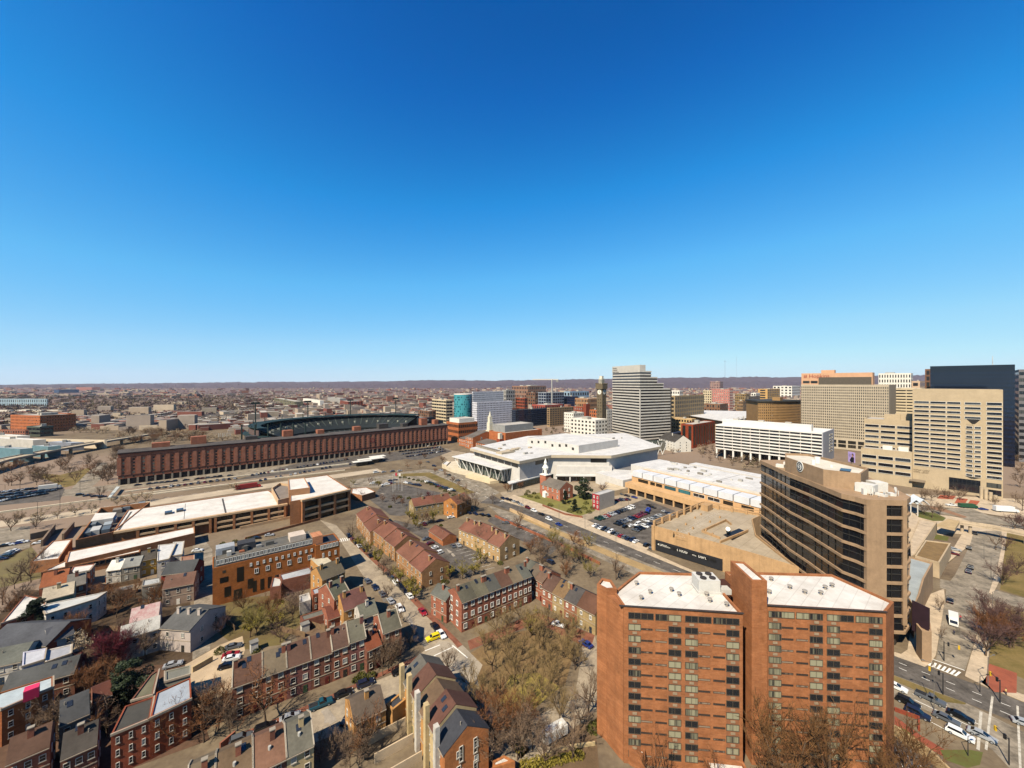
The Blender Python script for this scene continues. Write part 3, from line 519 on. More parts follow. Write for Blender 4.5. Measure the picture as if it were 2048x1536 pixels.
# ------------------------------------------------------------------ dark banded hotel
tan = mat('a08467', .85, .15, .3, None, .2, 0, 1.5, None, .25)
def hotel():
    zt = 47.6; FP = [(119.6, 186), (118.2, 177.8), (114.3, 159.1), (113.5, 147.7), (111.0, 129.7), (112.5, 126.3), (113.0, 122.9), (124.7, 122.0), (130.5, 126.0), (137, 140), (143, 158), (140, 186)]
    FP = ccw([V2(p) for p in FP]); c = sum(FP, Vector())/len(FP)
    root = thing('hotel', 'dark glass hotel with tan spandrel bands and a round emblem on its penthouse', 'hotel', (c.x, c.y, 0))
    core = inset(FP, .5); b = MB(); b.prism(core, 6, zt-.5, bot=False); b.build('glazing', glass('0d1015', .08, .25, '2a2b2b'), root)
    b = MB(); b.prism(inset(FP, 2.5), 0, 6.1); b.build('base_wall', mat('3c342c', .8, .2, .4), root)
    nf = 8; fh = 5.2
    for k in range(nf+1):
        z = zt-fh*k; h = .85 if k else 1.7; b = MB(); b.prism(inset(FP, -.02), z-h, z); b.build('spandrel', tan, root)
        if k < nf:
            for q in range(len(core)):
                A, B = edge(core, q)
                if (B-A).length > 3 and outn(nrm(B-A)).dot(-(A+B)/2) > 0:
                    m = MB(); u = nrm(B-A); n_ = max(2, int((B-A).length/3.2))
                    for i in range(1, n_):
                        p = A.lerp(B, i/n_)+outn(u)*.12; m.box(p, u, .14, .2, z-fh+.03, z-h-.03)
                    m.build('mullions', plain('24221f'), root)
                    l = MB(); l.box((A+B)/2+outn(u)*.1, u, (B-A).length, .16, z-fh*.56, z-fh*.56+.16); l.build('transom', plain('3a3732'), root)
    for p, q in (((113.1, 122.9), (119.0, 122.45)),):          # blank tan end wall
        A, B = V2(p), V2(q); u = nrm(B-A); b = MB(); n = outn(u); b.prism(ccw([A+n*.18, B+n*.18, B-n*.9, A-n*.9]), 8, zt+.05); b.build('end_wall', tan, root)
    A, B = V2((123.9, 122.05)), V2((124.9, 122.0)); b = MB(); b.prism(ccw([A+V2((0, -.1)), B+V2((.25, -.1)), V2((126.3, 123.2)), V2((124.2, 123.3))]), 8, zt+.05); b.build('corner_pier', tan, root)
    b = MB(); b.prism(inset(FP, .9), zt-.6, zt-.25, mt=0); b.build('roof', mat('b7ab98', .9, .15, .2), root)
    ph = ccw([V2(p) for p in ((115.6, 163), (112.8, 139.5), (120.5, 133.0), (131.5, 142), (131, 170), (122, 172))]); zp = 53.5
    q = inset(ph, .5); b = MB(); n = len(ph)
    b.v = [(p[0], p[1], zt-.4) for p in ph]+[(p[0], p[1], zp) for p in ph]+[(p[0], p[1], zp) for p in q]+[(p[0], p[1], zp-.9) for p in q]
    for i in range(n): j = (i+1) % n; b.f += [(i, j, n+j, n+i), (n+i, n+j, 2*n+j, 2*n+i), (2*n+i, 2*n+j, 3*n+j, 3*n+i)]; b.m += [0, 0, 0]
    b.build('penthouse_wall', tan, root); r = MB(); r.poly(q, zp-.88); r.build('penthouse_roof', mat('cfc6b6', .9, .15, .2), root)
    # emblem: pale disc, dark ring, stylised letter S
    A, B = [(a, b_) for a, b_ in (edge(ph, i) for i in range(n)) if outn(nrm(b_-a)).dot(V2((-1, 0))) > .9][0]; u = nrm(B-A); nn = outn(u)
    C = V2((0, 0)); k = (1600.5-CX)/F; s = (k*A.y-A.x)/(u.x-k*u.y); C = A+u*s; zc = ztop(C, 933)
    def disc(r0, r1, d0, d1, m, name):
        e = MB(); N = 28
        for i in range(N):
            for rr, dd in ((r0, d0), (r1, d0), (r1, d1), (r0, d1)):
                t = 2*math.pi*i/N; p = C+u*math.cos(t)*rr+nn*dd; e.v.append((p.x, p.y, zc+math.sin(t)*rr))
        for i in range(N):
            a = 4*i; c_ = 4*((i+1) % N)
            for j in range(4): e.f.append((a+j, a+(j+1) % 4, c_+(j+1) % 4, c_+j)); e.m.append(0)
        e.build(name, m, root)
    disc(0.01, 2.1, .05, .2, white, 'emblem_disc'); disc(1.35, 1.72, .2, .3, blackm, 'emblem_ring')
    text(root, 'S', C-u*.75+nn*.12+Vector((0, 0, zc-.95)), u, 2.7, blackm, 'emblem_letter', .1)
    rnd = random.Random(3)
    for x, y, l, w, h in ((121, 131.5, 5, 3.5, 3.2), (126.5, 133.5, 4, 4, 3.4), (122, 127.2, 3, 1.5, 1), (125.5, 127.5, 2, 1.6, 1.2), (117.8, 128.8, 1.2, 1, 2.2), (118.5, 170, 3, 2, 1.6), (126, 176, 3, 2, 1.2), (131, 178, 2.4, 2.4, 2.2), (130, 136, 3, 3, 2.5)):
        unit(root, V2((x, y)), (rnd.uniform(-1, 1), 1, 0), l, w, zt-.3, zt-.3+h, mat('d4d0c8', .6, .1, .5))
    for i in range(12):
        x, y = rnd.uniform(118.5, 127.5), rnd.uniform(124.8, 128); m = MB(); h = rnd.uniform(1.4, 3.0); m.tube((x, y, zt-.3), (x, y, zt+h), .06, .05, 5); m.box((x, y, 0), (1, rnd.uniform(-1, 1), 0), .4, .16, zt+h-1.2, zt+h); m.build('antenna', plain('d8d4cc'), root)
    for x, y, r_, h in ((119, 152, .7, 1.8), (122, 147, .5, .8), (123, 155, 1.0, 2.4)): m = MB(); m.tube((x, y, zp-.88), (x, y, zp-.88+h), r_, r_, 10); m.build('roof_vent', white, root)
    m = MB(); m.box((122.6, 141.5, 0), (.7, .7, 0), 5, 3.0, zp-.88, zp-.5); m.build('solar_panel', glass('1a1e26', .2), root)
    # low podium wing along the street
    bld('', '', [G(1818, 1112, 11), G(1866, 1125, 11), G(1848, 1158, 11), G(1840, 1188, 11), G(1828, 1212, 11), G(1812, 1190, 11)], 11, tan, mat('9aa0a0', .7, .15, .2), root=root, wname='podium_wall', rname='podium_roof')
    bld('', '', [(124.6, 117), (127.0, 116.5), (131.5, 121), (130.3, 123.5), (126.5, 120.5)], 9.5, tan, tan, root=root, wname='podium_wall', rname='podium_roof')
    m = MB(); m.box((127.3, 119.9, 0), (.15, -1, 0), 4.5, .25, 6.5, 16.0); m.build('banner', mat('33222a', .6, .2, .5), root)
    for k, y in enumerate((126, 131.5)): m = MB(); m.box((134+k*4.5, y, 0), (.55, .83, 0), 4, 2.4, 3.6, 4.0); m.build('awning', plain('1c1b1e'), root)
hotel()
# ------------------------------------------------------------------ parking garage
def garage():
    zt = 12.3; FP = [(71.5, 196), (93.6, 174), (103.5, 163), (112.9, 151.5), (114.2, 166), (116.6, 184), (128, 205), (138, 212), (113, 229.5)]
    gw = mat('b5926a', .9, .15, .25, None, .15, 0, 1.2, None, .45)
    root, ps = bld('parking_garage', 'tan concrete parking garage with open roof deck below the dark hotel', FP, zt, gw, membrane('b3a38c', '95866f', 12.0, 5.0), par=.9, pw=.4, cat='garage')
    A, B = V2((71.5, 196)), V2((93.6, 174)); u = nrm(B-A); n = outn(u); L = (B-A).length
    b = MB(); P = lambda x, d: A+u*x+n*d
    b.prism(ccw([P(1.6, .05), P(L+1.5, .05), P(L+1.5, .25), P(1.6, .25)]), .3, 5.6); b.build('shopfront', mat('26272b', .5, .1, .5), root)
    for k_, (x0, x1) in enumerate(((2.4, 10), (10.4, 18.5), (18.9, 27), (27.6, 30.2))): b = MB(); b.prism(ccw([P(x0, .25), P(x1, .25), P(x1, .3), P(x0, .3)]), 3.0, 4.5); b.build('sign_panel', plain('0f0f11'), root)
    t = MB(); q = P(2.8, .36); t.v = [tuple(q+u*a+Vector((0, 0, z))) for a, z in ((0, 3.75), (.7, 3.25), (.7, 4.25))]; t.f = [(0, 1, 2)]; t.m = [0]; t.build('arrow', white, root)
    marks(root, P(4.0, .25)+Vector((0, 0, 3.3)), u, (6,), 1.0, white, seed=2); marks(root, P(7.4, .25)+Vector((0, 0, 3.3)), u, (6,), .6, white, seed=3); marks(root, P(12.6, .25)+Vector((0, 0, 3.3)), u, (1, 7), 1.0, white, seed=4); marks(root, P(19.6, .25)+Vector((0, 0, 3.3)), u, (6,), .55, white, seed=5); marks(root, P(22.4, .25)+Vector((0, 0, 3.3)), u, (6,), 1.0, white, seed=6)
    b = MB(); b.prism(ccw([P(-.3, -.2), P(1.2, -.2), P(1.2, .4), P(-.3, .4)]), 0, zt+.1); b.build('pier', gw, root)
    # raised frame along the back edge
    back = [V2((72.3, 197)), V2((113, 228.3))]; u2 = nrm(back[1]-back[0]); Lb = (back[1]-back[0]).length
    for i in range(8):
        p = back[0].lerp(back[1], i/7); c = MB(); c.box(p+V2((.4, -.6)), u2, 1.1, .9, zt-.85, zt+2.1); c.build('pier', gw, root)
    for i in range(5):
        p = V2((114, 228)).lerp(V2((137, 211.5)), i/4); c = MB(); c.box(p-V2((.4, .8)), (.8, -.6, 0), 1.1, .9, zt-.85, zt+2.1); c.build('pier', gw, root)
    for z in (zt+.35, zt+1.6): ribbon('rail', back, .5, gw, z, .45, world=True, structure=False, parent=root); ribbon('rail', [V2((114, 228.6)), V2((137.5, 211.6))], .5, gw, z, .45, world=True, structure=False, parent=root)
    b = MB(); b.box((112.5, 222.5, 0), u2, 6, 4, zt-.9, zt+2.4); b.build('stair_house', gw, root)
    # ramp opening, its dark inside painted as a flat sheet; inner walls
    b = MB(); b.prism(ccw([G(1446, 1069, 11.6), G(1478, 1056, 11.6), G(1496, 1064, 11.6), G(1465, 1080, 11.6)]), 11.42, 11.44); b.build('ramp_opening_shade', plain('14120f'), root)
    for p, q in (((1440, 1086), (1496, 1063)), ((1404, 1064), (1452, 1042)), ((1404, 1064), (1440, 1078)), ((1452, 1042), (1462, 1050))): ribbon('ramp_wall', [G(*p, 11.5), G(*q, 11.5)], .5, gw, 11.4, 1.1, world=True, structure=False, parent=root)
    b = MB(); b.tube(G(1456, 1058, 11.4), G(1456, 1058, 15), 1.0, 1.0, 14); b.build('vent_shaft', white, root)
    for i, (px, py) in enumerate(((1372, 1050), (1390, 1037), (1402, 1030), (1355, 1062), (1346, 1068), (1386, 1058), (1440, 1036), (1420, 1045), (1412, 1062), (1425, 1070), (1378, 1070))):
        c = MB(); p = G(px, py, 11.4); c.box(p, (.7, .7, 0), .9, .7, 11.4, 12.4); c.build('roof_block', gw, root)
    for i in range(22):
        p = G(1345, 1074, 11.4).lerp(G(1430, 1018, 11.4), .05+i*.04); ribbon('bay_marking', [p, p+V2((3.4, -3.0))], .12, paint, 11.43, world=True, structure=False, parent=root)
garage()
# ------------------------------------------------------------------ convention hall and its annexe
cw_ = mat('c9c4bd', .7, .1, .2, None, .3, 0, 1, None, .12); wr2 = membrane('d9d6d2', 'b9b7b4', 9.0, 3.2); glz = glass('1b2624', .1, .3, '3e4a45'); wst = plain('d6d4ce', .5)
def hall():
    zr = 22.0
    rp = [G(940, 896, zr), G(1038.7, 922.5, zr), G(1102.5, 910, zr), G(1222.5, 911, zr), G(1322.5, 892.5, zr), G(1250, 866, zr), G(1055, 872, zr)]
    ps = ccw(rp); c = sum(ps, Vector())/len(ps); root = thing('convention_hall', 'sprawling white convention hall with stepped flat roofs and a glass concourse on slanted struts', 'convention hall', (c.x, c.y, 0))
    b = MB(); b.prism(ps, zr-2.4, zr, 0, 1); b.build('roof', [mat('b7a992', .7, .1, .2), wr2], root)
    wp = inset(ps, 3.0); b = MB(); b.prism(wp, 0, zr-2.38, bot=False); b.build('wall', cw_, root)
    # band of dark windows under the eaves
    for p, q in (((941, 905), (1036, 932)), ((1072, 923), (1100, 917)), ((1180, 916), (1220, 918))):
        A = G(*p, 18.4); B = G(*q, 18.4)
        best = min(((A-(wp[i].lerp(wp[(i+1) % len(wp)], .5))).length, i) for i in range(len(wp)))[1]
        a, d = edge(wp, best); u = nrm(d-a); n = outn(u)
        s0 = max(1.5, (A-a).dot(u)); s1 = min((d-a).length-1.5, (B-a).dot(u))
        if s1-s0 > 4:
            k = max(1, int((s1-s0)/9))
            for i in range(k): addwin(root, a+u*(s0+(s1-s0)*i/k)+Vector((0, 0, 15.2)), u, (s1-s0)/k-.8, 3.4, 'recess')
    ub = [G(1055, 875, 29), G(1157.5, 891, 29), G(1236, 879, 29), G(1130, 866, 29)]
    bld('', '', ub, 29, cw_, wr2, z0=zr+.02, root=root, par=.5, wname='upper_wall', rname='upper_roof')
    a, d = V2(ub[0]), V2(ub[1]); u = nrm(d-a); n = outn(u); L = (d-a).length
    for i, t in enumerate((.08, .22, .36, .5, .64, .76, .88)):
        addwin(root, a+u*L*t+Vector((0, 0, zr+2.0+(i % 3)*1.0)), u, 2.6, 2.4, 'recess', 'louvre')
    # concourse canopy with V struts
    zc = 14.0; cp = ccw([G(903.7, 912.5, zc), G(1002.5, 939.5, zc), G(1056, 928.7, zc), G(938.7, 905.5, zc)]); b = MB(); b.prism(cp, zc-.7, zc, 0, 1); b.build('canopy_roof', [wst, wr2], root)
    gi = inset(cp, 5.0); b = MB(); b.prism(gi, 3.0, zc-.72, bot=False); b.build('concourse_glazing', glz, root)
    for i in range(4):
        A, B = edge(cp, i)
        if outn(nrm(B-A)).dot(-(A+B)/2) <= 0: continue
        gA, gB = edge(inset(cp, 4.5), i); nst = 6 if (B-A).length > 60 else 5
        for k in range(nst):
            f = gA.lerp(gB, (k+.5)/nst); f.z = 2.5
            for s in (-.35, .35):
                t = A.lerp(B, (k+.5+s)/nst)+(-outn(nrm(B-A)))*1.2; t.z = zc-.75; m = MB(); m.tube(f, t, .45, .35, 6); m.build('strut', wst, root)
        m = MB(); u = nrm(gB-gA)
        for k in range(18): m.box(gi[i].lerp(gi[(i+1) % 4], k/17)+outn(u)*.1, u, .25, .2, 3, zc-.8)
        m.build('mullions', wst, root)
    # terrace: a pale curved retaining wall, sloping planters
    arc = [G(*p, 0) for p in ((905, 945), (893, 940), (900, 930), (922, 926), (1003, 957), (1000, 966))]; b = MB(); b.prism(ccw(arc), 0, 3.2); b.build('terrace', mat('cdbfa6', .9, .15, .2), root)
    b = MB(); b.prism(ccw([G(*p) for p in ((931, 955), (951, 947), (1000, 952), (1003, 965), (980, 968))]), 0, 2.2); b.build('planter', mat('d2bf9d', .9, .12, .2), root)
    bld('', '', [G(884, 936), G(893, 939), G(901, 931), G(892, 929)], 4.2, mat('cbbb9f', .9, .15, .2), wr2, root=root, wname='kiosk_wall', rname='kiosk_roof')
    # street-side porch roof on columns
    pr = [G(1015, 963.5, 5.6), G(1108, 940.5, 5.6), G(1112, 943.5, 5.6), G(1019, 968, 5.6)]; b = MB(); b.prism(ccw(pr), 5.0, 5.7, 0, 1); b.build('porch_roof', [wst, wr2], root)
    for k in range(6): p = pr[3].lerp(pr[2], (k+.3)/6); m = MB(); m.tube((p.x, p.y+.6, 0), (p.x, p.y+.6, 5.0), .4, .4, 8); m.build('column', wst, root)
    b = MB(); b.prism(ccw([pr[0]+V2((1, 4)), pr[1]+V2((1, 4)), pr[2]+V2((1, -1.5)), pr[3]+V2((2, 2.2))]), .02, 4.9); b.build('porch_glazing', glz, root)
    # sloping lower storey and portico toward the church
    q0 = [G(1111, 949), G(1230, 952), G(1232, 925), G(1115, 925)]; fr = ccw([G(1113, 961.5), G(1224, 962.5), G(1222, 952), G(1118, 950)])
    b = MB(); b.prism(fr, 5.2, 12.5); b.build('lower_wall', cw_, root)
    a, d = G(1113, 963.5), G(1222, 964.5); u = nrm(d-a)
    for k in range(5): p = a.lerp(d, k/4.0); m = MB(); m.tube((p.x, p.y, 0), (p.x, p.y, 5.2), .55, .55, 8); m.build('column', wst, root)
    b = MB(); b.prism(ccw([a+V2((-1, -1)), d+V2((1, -1)), d+V2((2, 9)), a+V2((2, 9))]), 5.0, 5.8, 0, 1); b.build('porch_roof', [wst, wr2], root)
    b = MB(); b.prism(ccw([a+V2((0, 3)), d+V2((0, 3)), d+V2((1, 5)), a+V2((1, 5))]), .05, 4.9); b.build('porch_glazing', glass('14110f', .2), root)
    for k in range(3): p = a.lerp(d, .17+k*.27); m = MB(); p2 = p+V2((.5, 2.6)); addwin(root, p2+Vector((0, 0, .6)), u, 9, 3.2, 'white2', 'entrance')
    # roof plant
    for px, py, l, w, h in ((1010, 906, 14, 8, 1.6), (1030, 900, 5, 5, 1.6), (1022, 904, 6, 4, 2.2), (1037, 898, 3, 3, 1.4), (1000, 898, 3, 3, 1.2), (1060, 896, 3, 3, 1.2)): unit(root, G(px, py, zr), U, l, w, zr+.02, zr+h, mat('b5a58c', .8, .1, .4))
    for i in range(9): unit(root, G(958+i*4.4, 894+i*1.2, zr), Vv, 5, 4, zr+.02, zr+1.5, mat('8f8576', .8, .1, .4), 'skylight')
    rn = random.Random(17)
    for k in range(46):
        px, py = rn.uniform(1000, 1280), rn.uniform(876, 908); p = G(px, py, zr)
        if all(((V2(wp[(i+1) % len(wp)])-V2(wp[i])).cross(p-V2(wp[i]))).z > 3*(V2(wp[(i+1) % len(wp)])-V2(wp[i])).length for i in range(len(wp)) if i not in (2, 3)): unit(root, p, U, rn.uniform(1, 4), rn.uniform(1, 2.5), zr+.02, zr+rn.uniform(.5, 1.6), mat(rn.choice(('a9a59d', '857f77', 'c2beb6')), .8, .1, .4), 'roof_unit')
    # steel arms under the right-hand eaves and the glass corner
    b = MB(); b.prism(ccw([G(1262, 921), G(1318, 905), G(1330, 900), G(1270, 900)]), 0, 12); b.build('corner_glazing', glass('1c2a22', .1, .3, '3a4a40'), root)
    for i in range(6): p = G(1270+i*11, 922-i*2.6); m = MB(); m.tube((p.x, p.y, 0), (p.x+4, p.y-5, 16), .5, .4, 6); m.tube((p.x, p.y, 0), (p.x-5, p.y+2, 16), .5, .4, 6); m.build('strut', wst, root)
hall()
def annexe():
    A = G(1250, 985); Bq = G(1560, 1078); u = nrm(Bq-A); n = outn(u); i = -n; L = (Bq-A).length; P = lambda x, y: A+u*x+i*y
    ab = mat('c7a074', .9, .15, .2, None, .15, 0, 1.2, None, .2); wm = mat('cfd0d2', .6, .1, .2, None, .3)
    root = thing('convention_annexe', 'low tan and white exhibition annexe with long ribbed white roof behind the car park', 'convention hall', P(L/2, 30))
    b = MB(); b.prism(ccw([P(0, 0), P(L, 0), P(L, 8), P(0, 8)]), 4.3, 8.0); b.build('lower_wall', ab, root)
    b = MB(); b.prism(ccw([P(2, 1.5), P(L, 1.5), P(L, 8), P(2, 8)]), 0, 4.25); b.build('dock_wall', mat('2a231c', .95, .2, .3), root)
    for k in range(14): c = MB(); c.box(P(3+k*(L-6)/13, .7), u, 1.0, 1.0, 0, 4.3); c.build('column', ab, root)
    b = MB(); b.prism(ccw([P(66, .1), P(L, .1), P(L, 1.3), P(66, 1.3)]), 0, 4.28); b.build('lower_wall', ab, root)
    b = MB(); b.prism(ccw([P(0, 8), P(L, 8), P(L, 16), P(0, 16)]), 0, 12.0); b.build('wall', ab, root)
    for k, (x, w, st) in enumerate(((6, 9, 'recess'), (17, 4, 'recess'), (22, 5, 'recess'), (29, 9, 'teal'), (40, 9, 'teal'), (51, 8, 'white2'), (61, 8, 'white2'), (71, 6, 'recess'), (82, 7, 'recess'), (92, 7, 'recess'))): 
        if x+w < L: addwin(root, P(x, 8)+Vector((0, 0, 8.6)), u, w, 2.3, st)
    step = 9.6; k = 0
    while 1+k*step+8.8 < L: c = MB(); c.box(P(1+k*step+4.4, 12.5), u, 8.8, 10, 11.9, 16.0, 0); c.build('roof_monitor', wm, root); k += 1
    b = MB(); b.prism(ccw([P(0, 17.6), P(L, 17.6), P(L, 24), P(0, 24)]), 0, 15.2, 0, 1); b.build('wall', [ab, mat('c7ad8b', .9, .1, .3)], root)
    b = MB(); b.prism(ccw([P(-14, 24), P(L+20, 24), P(L+20, 62), P(-14, 62)]), 0, 16.6, 0, 1); b.build('hall_roof', [cw_, wr2], root)
    rn = random.Random(18)
    for k in range(26): unit(root, P(rn.uniform(0, L), rn.uniform(27, 60)), u, rn.uniform(1, 5), rn.uniform(.8, 2), 16.61, 16.6+rn.uniform(.4, 1.5), mat(rn.choice(('a9a59d', '857f77', 'c2beb6')), .8, .1, .4), 'roof_unit')
    for x in (20, 55, 90): ribbon('roof_joint', [P(x, 24.5), P(x, 61.5)], .6, mat('8e8b86', .8), 16.61, world=True, structure=False, parent=root)
    b = MB(); b.prism(ccw([P(5, 62), P(L+30, 62), P(L+30, 66), P(5, 66)]), 0, 15.0, 0, 1); b.build('roof', [mat('97866c', .9), mat('97866c', .9)], root)
    b = MB(); b.prism(ccw([P(12, 66), P(L+30, 66), P(L+30, 76), P(12, 76)]), 0, 16.6, 0, 1); b.build('hall_roof', [cw_, wr2], root)
    b = MB(); b.prism(ccw([P(40, 78), P(95, 78), P(95, 98), P(40, 98)]), 0, 9, 0, 1); b.build('solar_deck', [cw_, mat('34323f', .5, .15, .6)], root)
    b = MB(); b.prism(ccw([P(-32, 1), P(-2, 0), P(-2, 24), P(-20, 34), P(-36, 20)]), 0, 9.0, 0, 1); b.build('link_block', [cw_, wr2], root)
    b = MB(); b.prism(ccw([P(-8, -14), P(2, -14), P(2, -.2), P(-20, -.2)]), 0, 4.0, 0, 1); b.build('ramp', [mat('b39e80', .9, .2, .2), mat('c4b296', .9, .2, .2)], root)
annexe()
# ------------------------------------------------------------------ old church, red townhouse beside the lot
cb = brick('b06650', '9a5542'); slate = roofm('6e665d'); 
def church():
    C = G(1120, 1003); L = along(C, Vv, 1082); Rr = along(C, U, 1146); ze = 8.6; u = nrm(C-L); d = (Rr-C).length; w = (C-L).length
    root = gable('church', 'old red brick church with grey roof, white pediment trim and a white lantern tower', L, C, d, ze, 4.0, cb, slate, 2, 4, None, st='white2', cat='church', ww=1.3, wh=2.2)
    t = L.lerp(Rr, 0)+V2((0, 0)); T = G(1091, 987); b = MB(); b.box(T, U, 6, 6, 0, 14.5); b.build('tower', cb, root); b = MB(); b.box(T, U, 6.6, 6.6, 14.5, 15); b.build('cornice', white, root)
    for r0, r1, z0, z1 in ((2.1, 2.1, 15, 19.5), (2.5, 2.5, 19.5, 20), (2.5, 1.2, 20, 22), (1.1, 1.1, 22, 23.4), (1.3, .1, 23.4, 27)):
        b = MB(); b.tube((T.x, T.y, z0), (T.x, T.y, z1), r0, r1, 8); b.build('lantern', white, root)
    for k in range(4): a = k*math.pi/2+.7; n = V2((math.cos(a), math.sin(a))); uu = V2((-n.y, n.x)); addwin(root, T+n*2.1-uu*.5+Vector((0, 0, 16)), uu, 1.0, 2.4, 'dark', 'louvre')
    p = L.lerp(C, .25); b = MB(); b.box(p+outn(u)*.9, u, 3, 1.8, 0, 3.4); b.build('porch', white, root)
    b = MB(); q = p+outn(u)*.9; i = outn(u); b.v = [tuple(q+u*x+i*y+Vector((0, 0, z))) for y in (-1, 1.1) for x, z in ((-1.8, 3.4), (0, 4.8), (1.8, 3.4))]; b.f = [(0, 1, 4, 3), (1, 2, 5, 4), (3, 4, 5), (2, 1, 0), (0, 3, 5, 2)]; b.m = [0]*5; b.build('porch_roof', white, root)
church()
ps, zt = corner(1185, 1198.7, 1229, 1021, yt=990)
root, ps = bld('townhouse', 'small red townhouse with bare grey side wall standing alone by the car park', ps, zt, mat('a8a096', .8, .1, .3, None, .2, 0, 2), mat('b4b2ae', .8), cat='house', par=.4)
A, B = ps[[i for i in range(4) if abs(outn(nrm(edge(ps, i)[1]-edge(ps, i)[0])).dot(U)+1) < .05][0]], None
for i in range(4):
    A, B = edge(ps, i)
    if outn(nrm(B-A)).dot(U) < -.9:
        b = MB(); n = outn(nrm(B-A)); b.prism(ccw([A, B, B+n*.08, A+n*.08]), 0, zt-.1); b.build('red_front', brick('a8313a', '95282f'), root); grid(root, A+n*.09, B+n*.09, .6, zt-.6, 2, 3, .38, .6, 'white2')
# ------------------------------------------------------------------ long white-roofed office building on the left
ob = brick('a06546', '8e5638'); otan = mat('c0a07c', .9, .15, .3)
def bank():
    root = thing('office_building', 'long low brick office building with wide white roofs and deep balcony bays', 'office building', G(420, 1060))
    zr = 9.6
    def blk(pts, z, zz, par=.8, m=ob, rm=wroof, z0=0, nm='wall'): return bld('', '', [G(px, py, zz) for px, py in pts], z, m, rm, z0=z0, root=root, par=par, wname=nm)
    _, main = blk([(226, 1062.5), (575, 1006), (537, 980), (255, 1020)], zr, zr, par=.35)
    A, B = G(226, 1062.5, zr), G(578, 1005.5, zr); u = nrm(B-A); n = outn(u); L = (B-A).length; P = lambda x, y: V2(A)+u*x+n*y
    # balcony bays: tan slab edges, brick piers, dark recess
    for x0, x1, zs in ((.12*L, .50*L, (6.2,)), (.53*L, .97*L, (2.4, 5.4))):
        b = MB(); b.prism(ccw([P(x0, .05), P(x1, .05), P(x1, .12), P(x0, .12)]), .6 if len(zs) > 1 else 5.0, 8.6); b.build('bay_glazing', glass('120f0d', .15, .2, '3a3028'), root)
        k = 4
        for i in range(k+1): c = MB(); c.box(P(x0+(x1-x0)*i/k, 1.0), u, 1.2, 2.0, 0, 9.0); c.build('pier', ob, root)
        for z in zs: c = MB(); c.prism(ccw([P(x0, .2), P(x1, .2), P(x1, 1.9), P(x0, 1.9)]), z-.5, z+.45); c.build('balcony', otan, root)
    c = MB(); c.prism(ccw([P(.5, .06), P(L-1, .06), P(L-1, 2.1), P(.5, 2.1)]), 8.7, zr+.1); c.build('cornice', otan, root)
    for t in (.11, .60, .84): a_ = main[0]; 
    # dark joints and sky-lights on the white roof
    for (p, q) in (((237, 1060), (263, 1022)), ((452, 1026), (445, 996)), ((368, 1037), (371, 1006))): ribbon('roof_joint', [G(*p, zr), G(*q, zr)], .9 if p[0] != 368 else .25, mat('4d4a46', .8), zr-.33, world=True, structure=False, parent=root)
    for px, py in ((337, 1026), (360, 1021)): unit(root, G(px, py, zr), Vv, 4.2, 3.2, zr-.33, zr+.9, glass('2a2d33', .25), 'skylight')
    # sunken plant yard at the left end
    _, yard = blk([(151, 1080), (226, 1063.5), (300, 1004), (201, 1015.5)], zr, zr, par=3.2, rm=mat('57524c', .9, .2, .3))
    rn = random.Random(5)
    for px, py, l, w, h, cc in ((176, 1068, 9, 3, 2.4, '5e6468'), (186, 1052, 9, 3, 2.6, '6c7276'), (192, 1064, 8, 3.4, 2.6, 'b9b6b0'), (198, 1046, 8, 3.4, 2.6, 'b4b1aa'), (213, 1062, 7, 3, 2.4, '59636b'), (216, 1052, 6, 3, 2.2, '9aa0a2'), (226, 1042, 6, 3, 2.2, 'a6a8a6'), (236, 1022, 7, 4, 2.2, '84796c'), (252, 1018, 5, 4, 2.2, '6d747a'), (268, 1014, 6, 4, 2.2, 'a79c8c'), (284, 1010, 5, 3, 2.2, '777d80')): unit(root, G(px, py, 7), Vv, l, w, zr-3.15, zr-3.15+h, mat(cc, .6, .15, .6))
    b = MB(); b.prism(ccw([G(181, 1043, zr), G(226, 1036, zr), G(233, 1025, zr), G(191, 1027, zr)]), zr-3.1, zr+.12); b.build('plant_roof', wroof, root)
    # taller right-hand block with tower
    blk([(580, 990.5), (580, 1003), (601, 999.5), (699, 977.5), (655, 949.5), (606, 956)], 14, 14, par=.4)
    A2, B2 = G(601, 999.5, 14), G(699, 977.5, 14); u2 = nrm(B2-A2); n2 = outn(u2); L2 = (B2-A2).length; Q = lambda x, y: V2(A2)+u2*x+n2*y
    b = MB(); b.prism(ccw([Q(1, .05), Q(L2-.3, .05), Q(L2-.3, .12), Q(1, .12)]), .3, 12.4); b.build('bay_glazing', glass('120f0d', .15, .2, '3a3028'), root)
    for i in range(4): c = MB(); c.box(Q(1+(L2-2)*i/3, 1.0), u2, 1.4, 2.0, 0, 13.2); c.build('pier', ob, root)
    for z in (3.6, 7.8): c = MB(); c.prism(ccw([Q(1, .2), Q(L2-.5, .2), Q(L2-.5, 1.9), Q(1, 1.9)]), z-.5, z+.6); c.build('balcony', otan, root)
    c = MB(); c.prism(ccw([Q(0, .06), Q(L2, .06), Q(L2, 2.1), Q(0, 2.1)]), 13.0, 14.1); c.build('cornice', otan, root)
    blk([(578, 980), (620, 975), (609, 955), (576, 958)], 17.5, 17.5, par=.4, m=mat('a97c58', .9, .15, .3))
    blk([(543, 976), (556, 1000), (582, 994), (577, 968), (560, 965)], 12.6, 12.6, par=1.6, m=otan, rm=mat('7d736a', .9))
    # lower front pavilions with clerestory strip
    blk([(130, 1126), (390, 1066), (389, 1053), (137, 1103)], 6.4, 6.4, par=.3)
    _, fr = blk([(82, 1144), (280, 1103), (282, 1094), (132, 1110), (128, 1122)], 4.6, 4.6, par=.3)
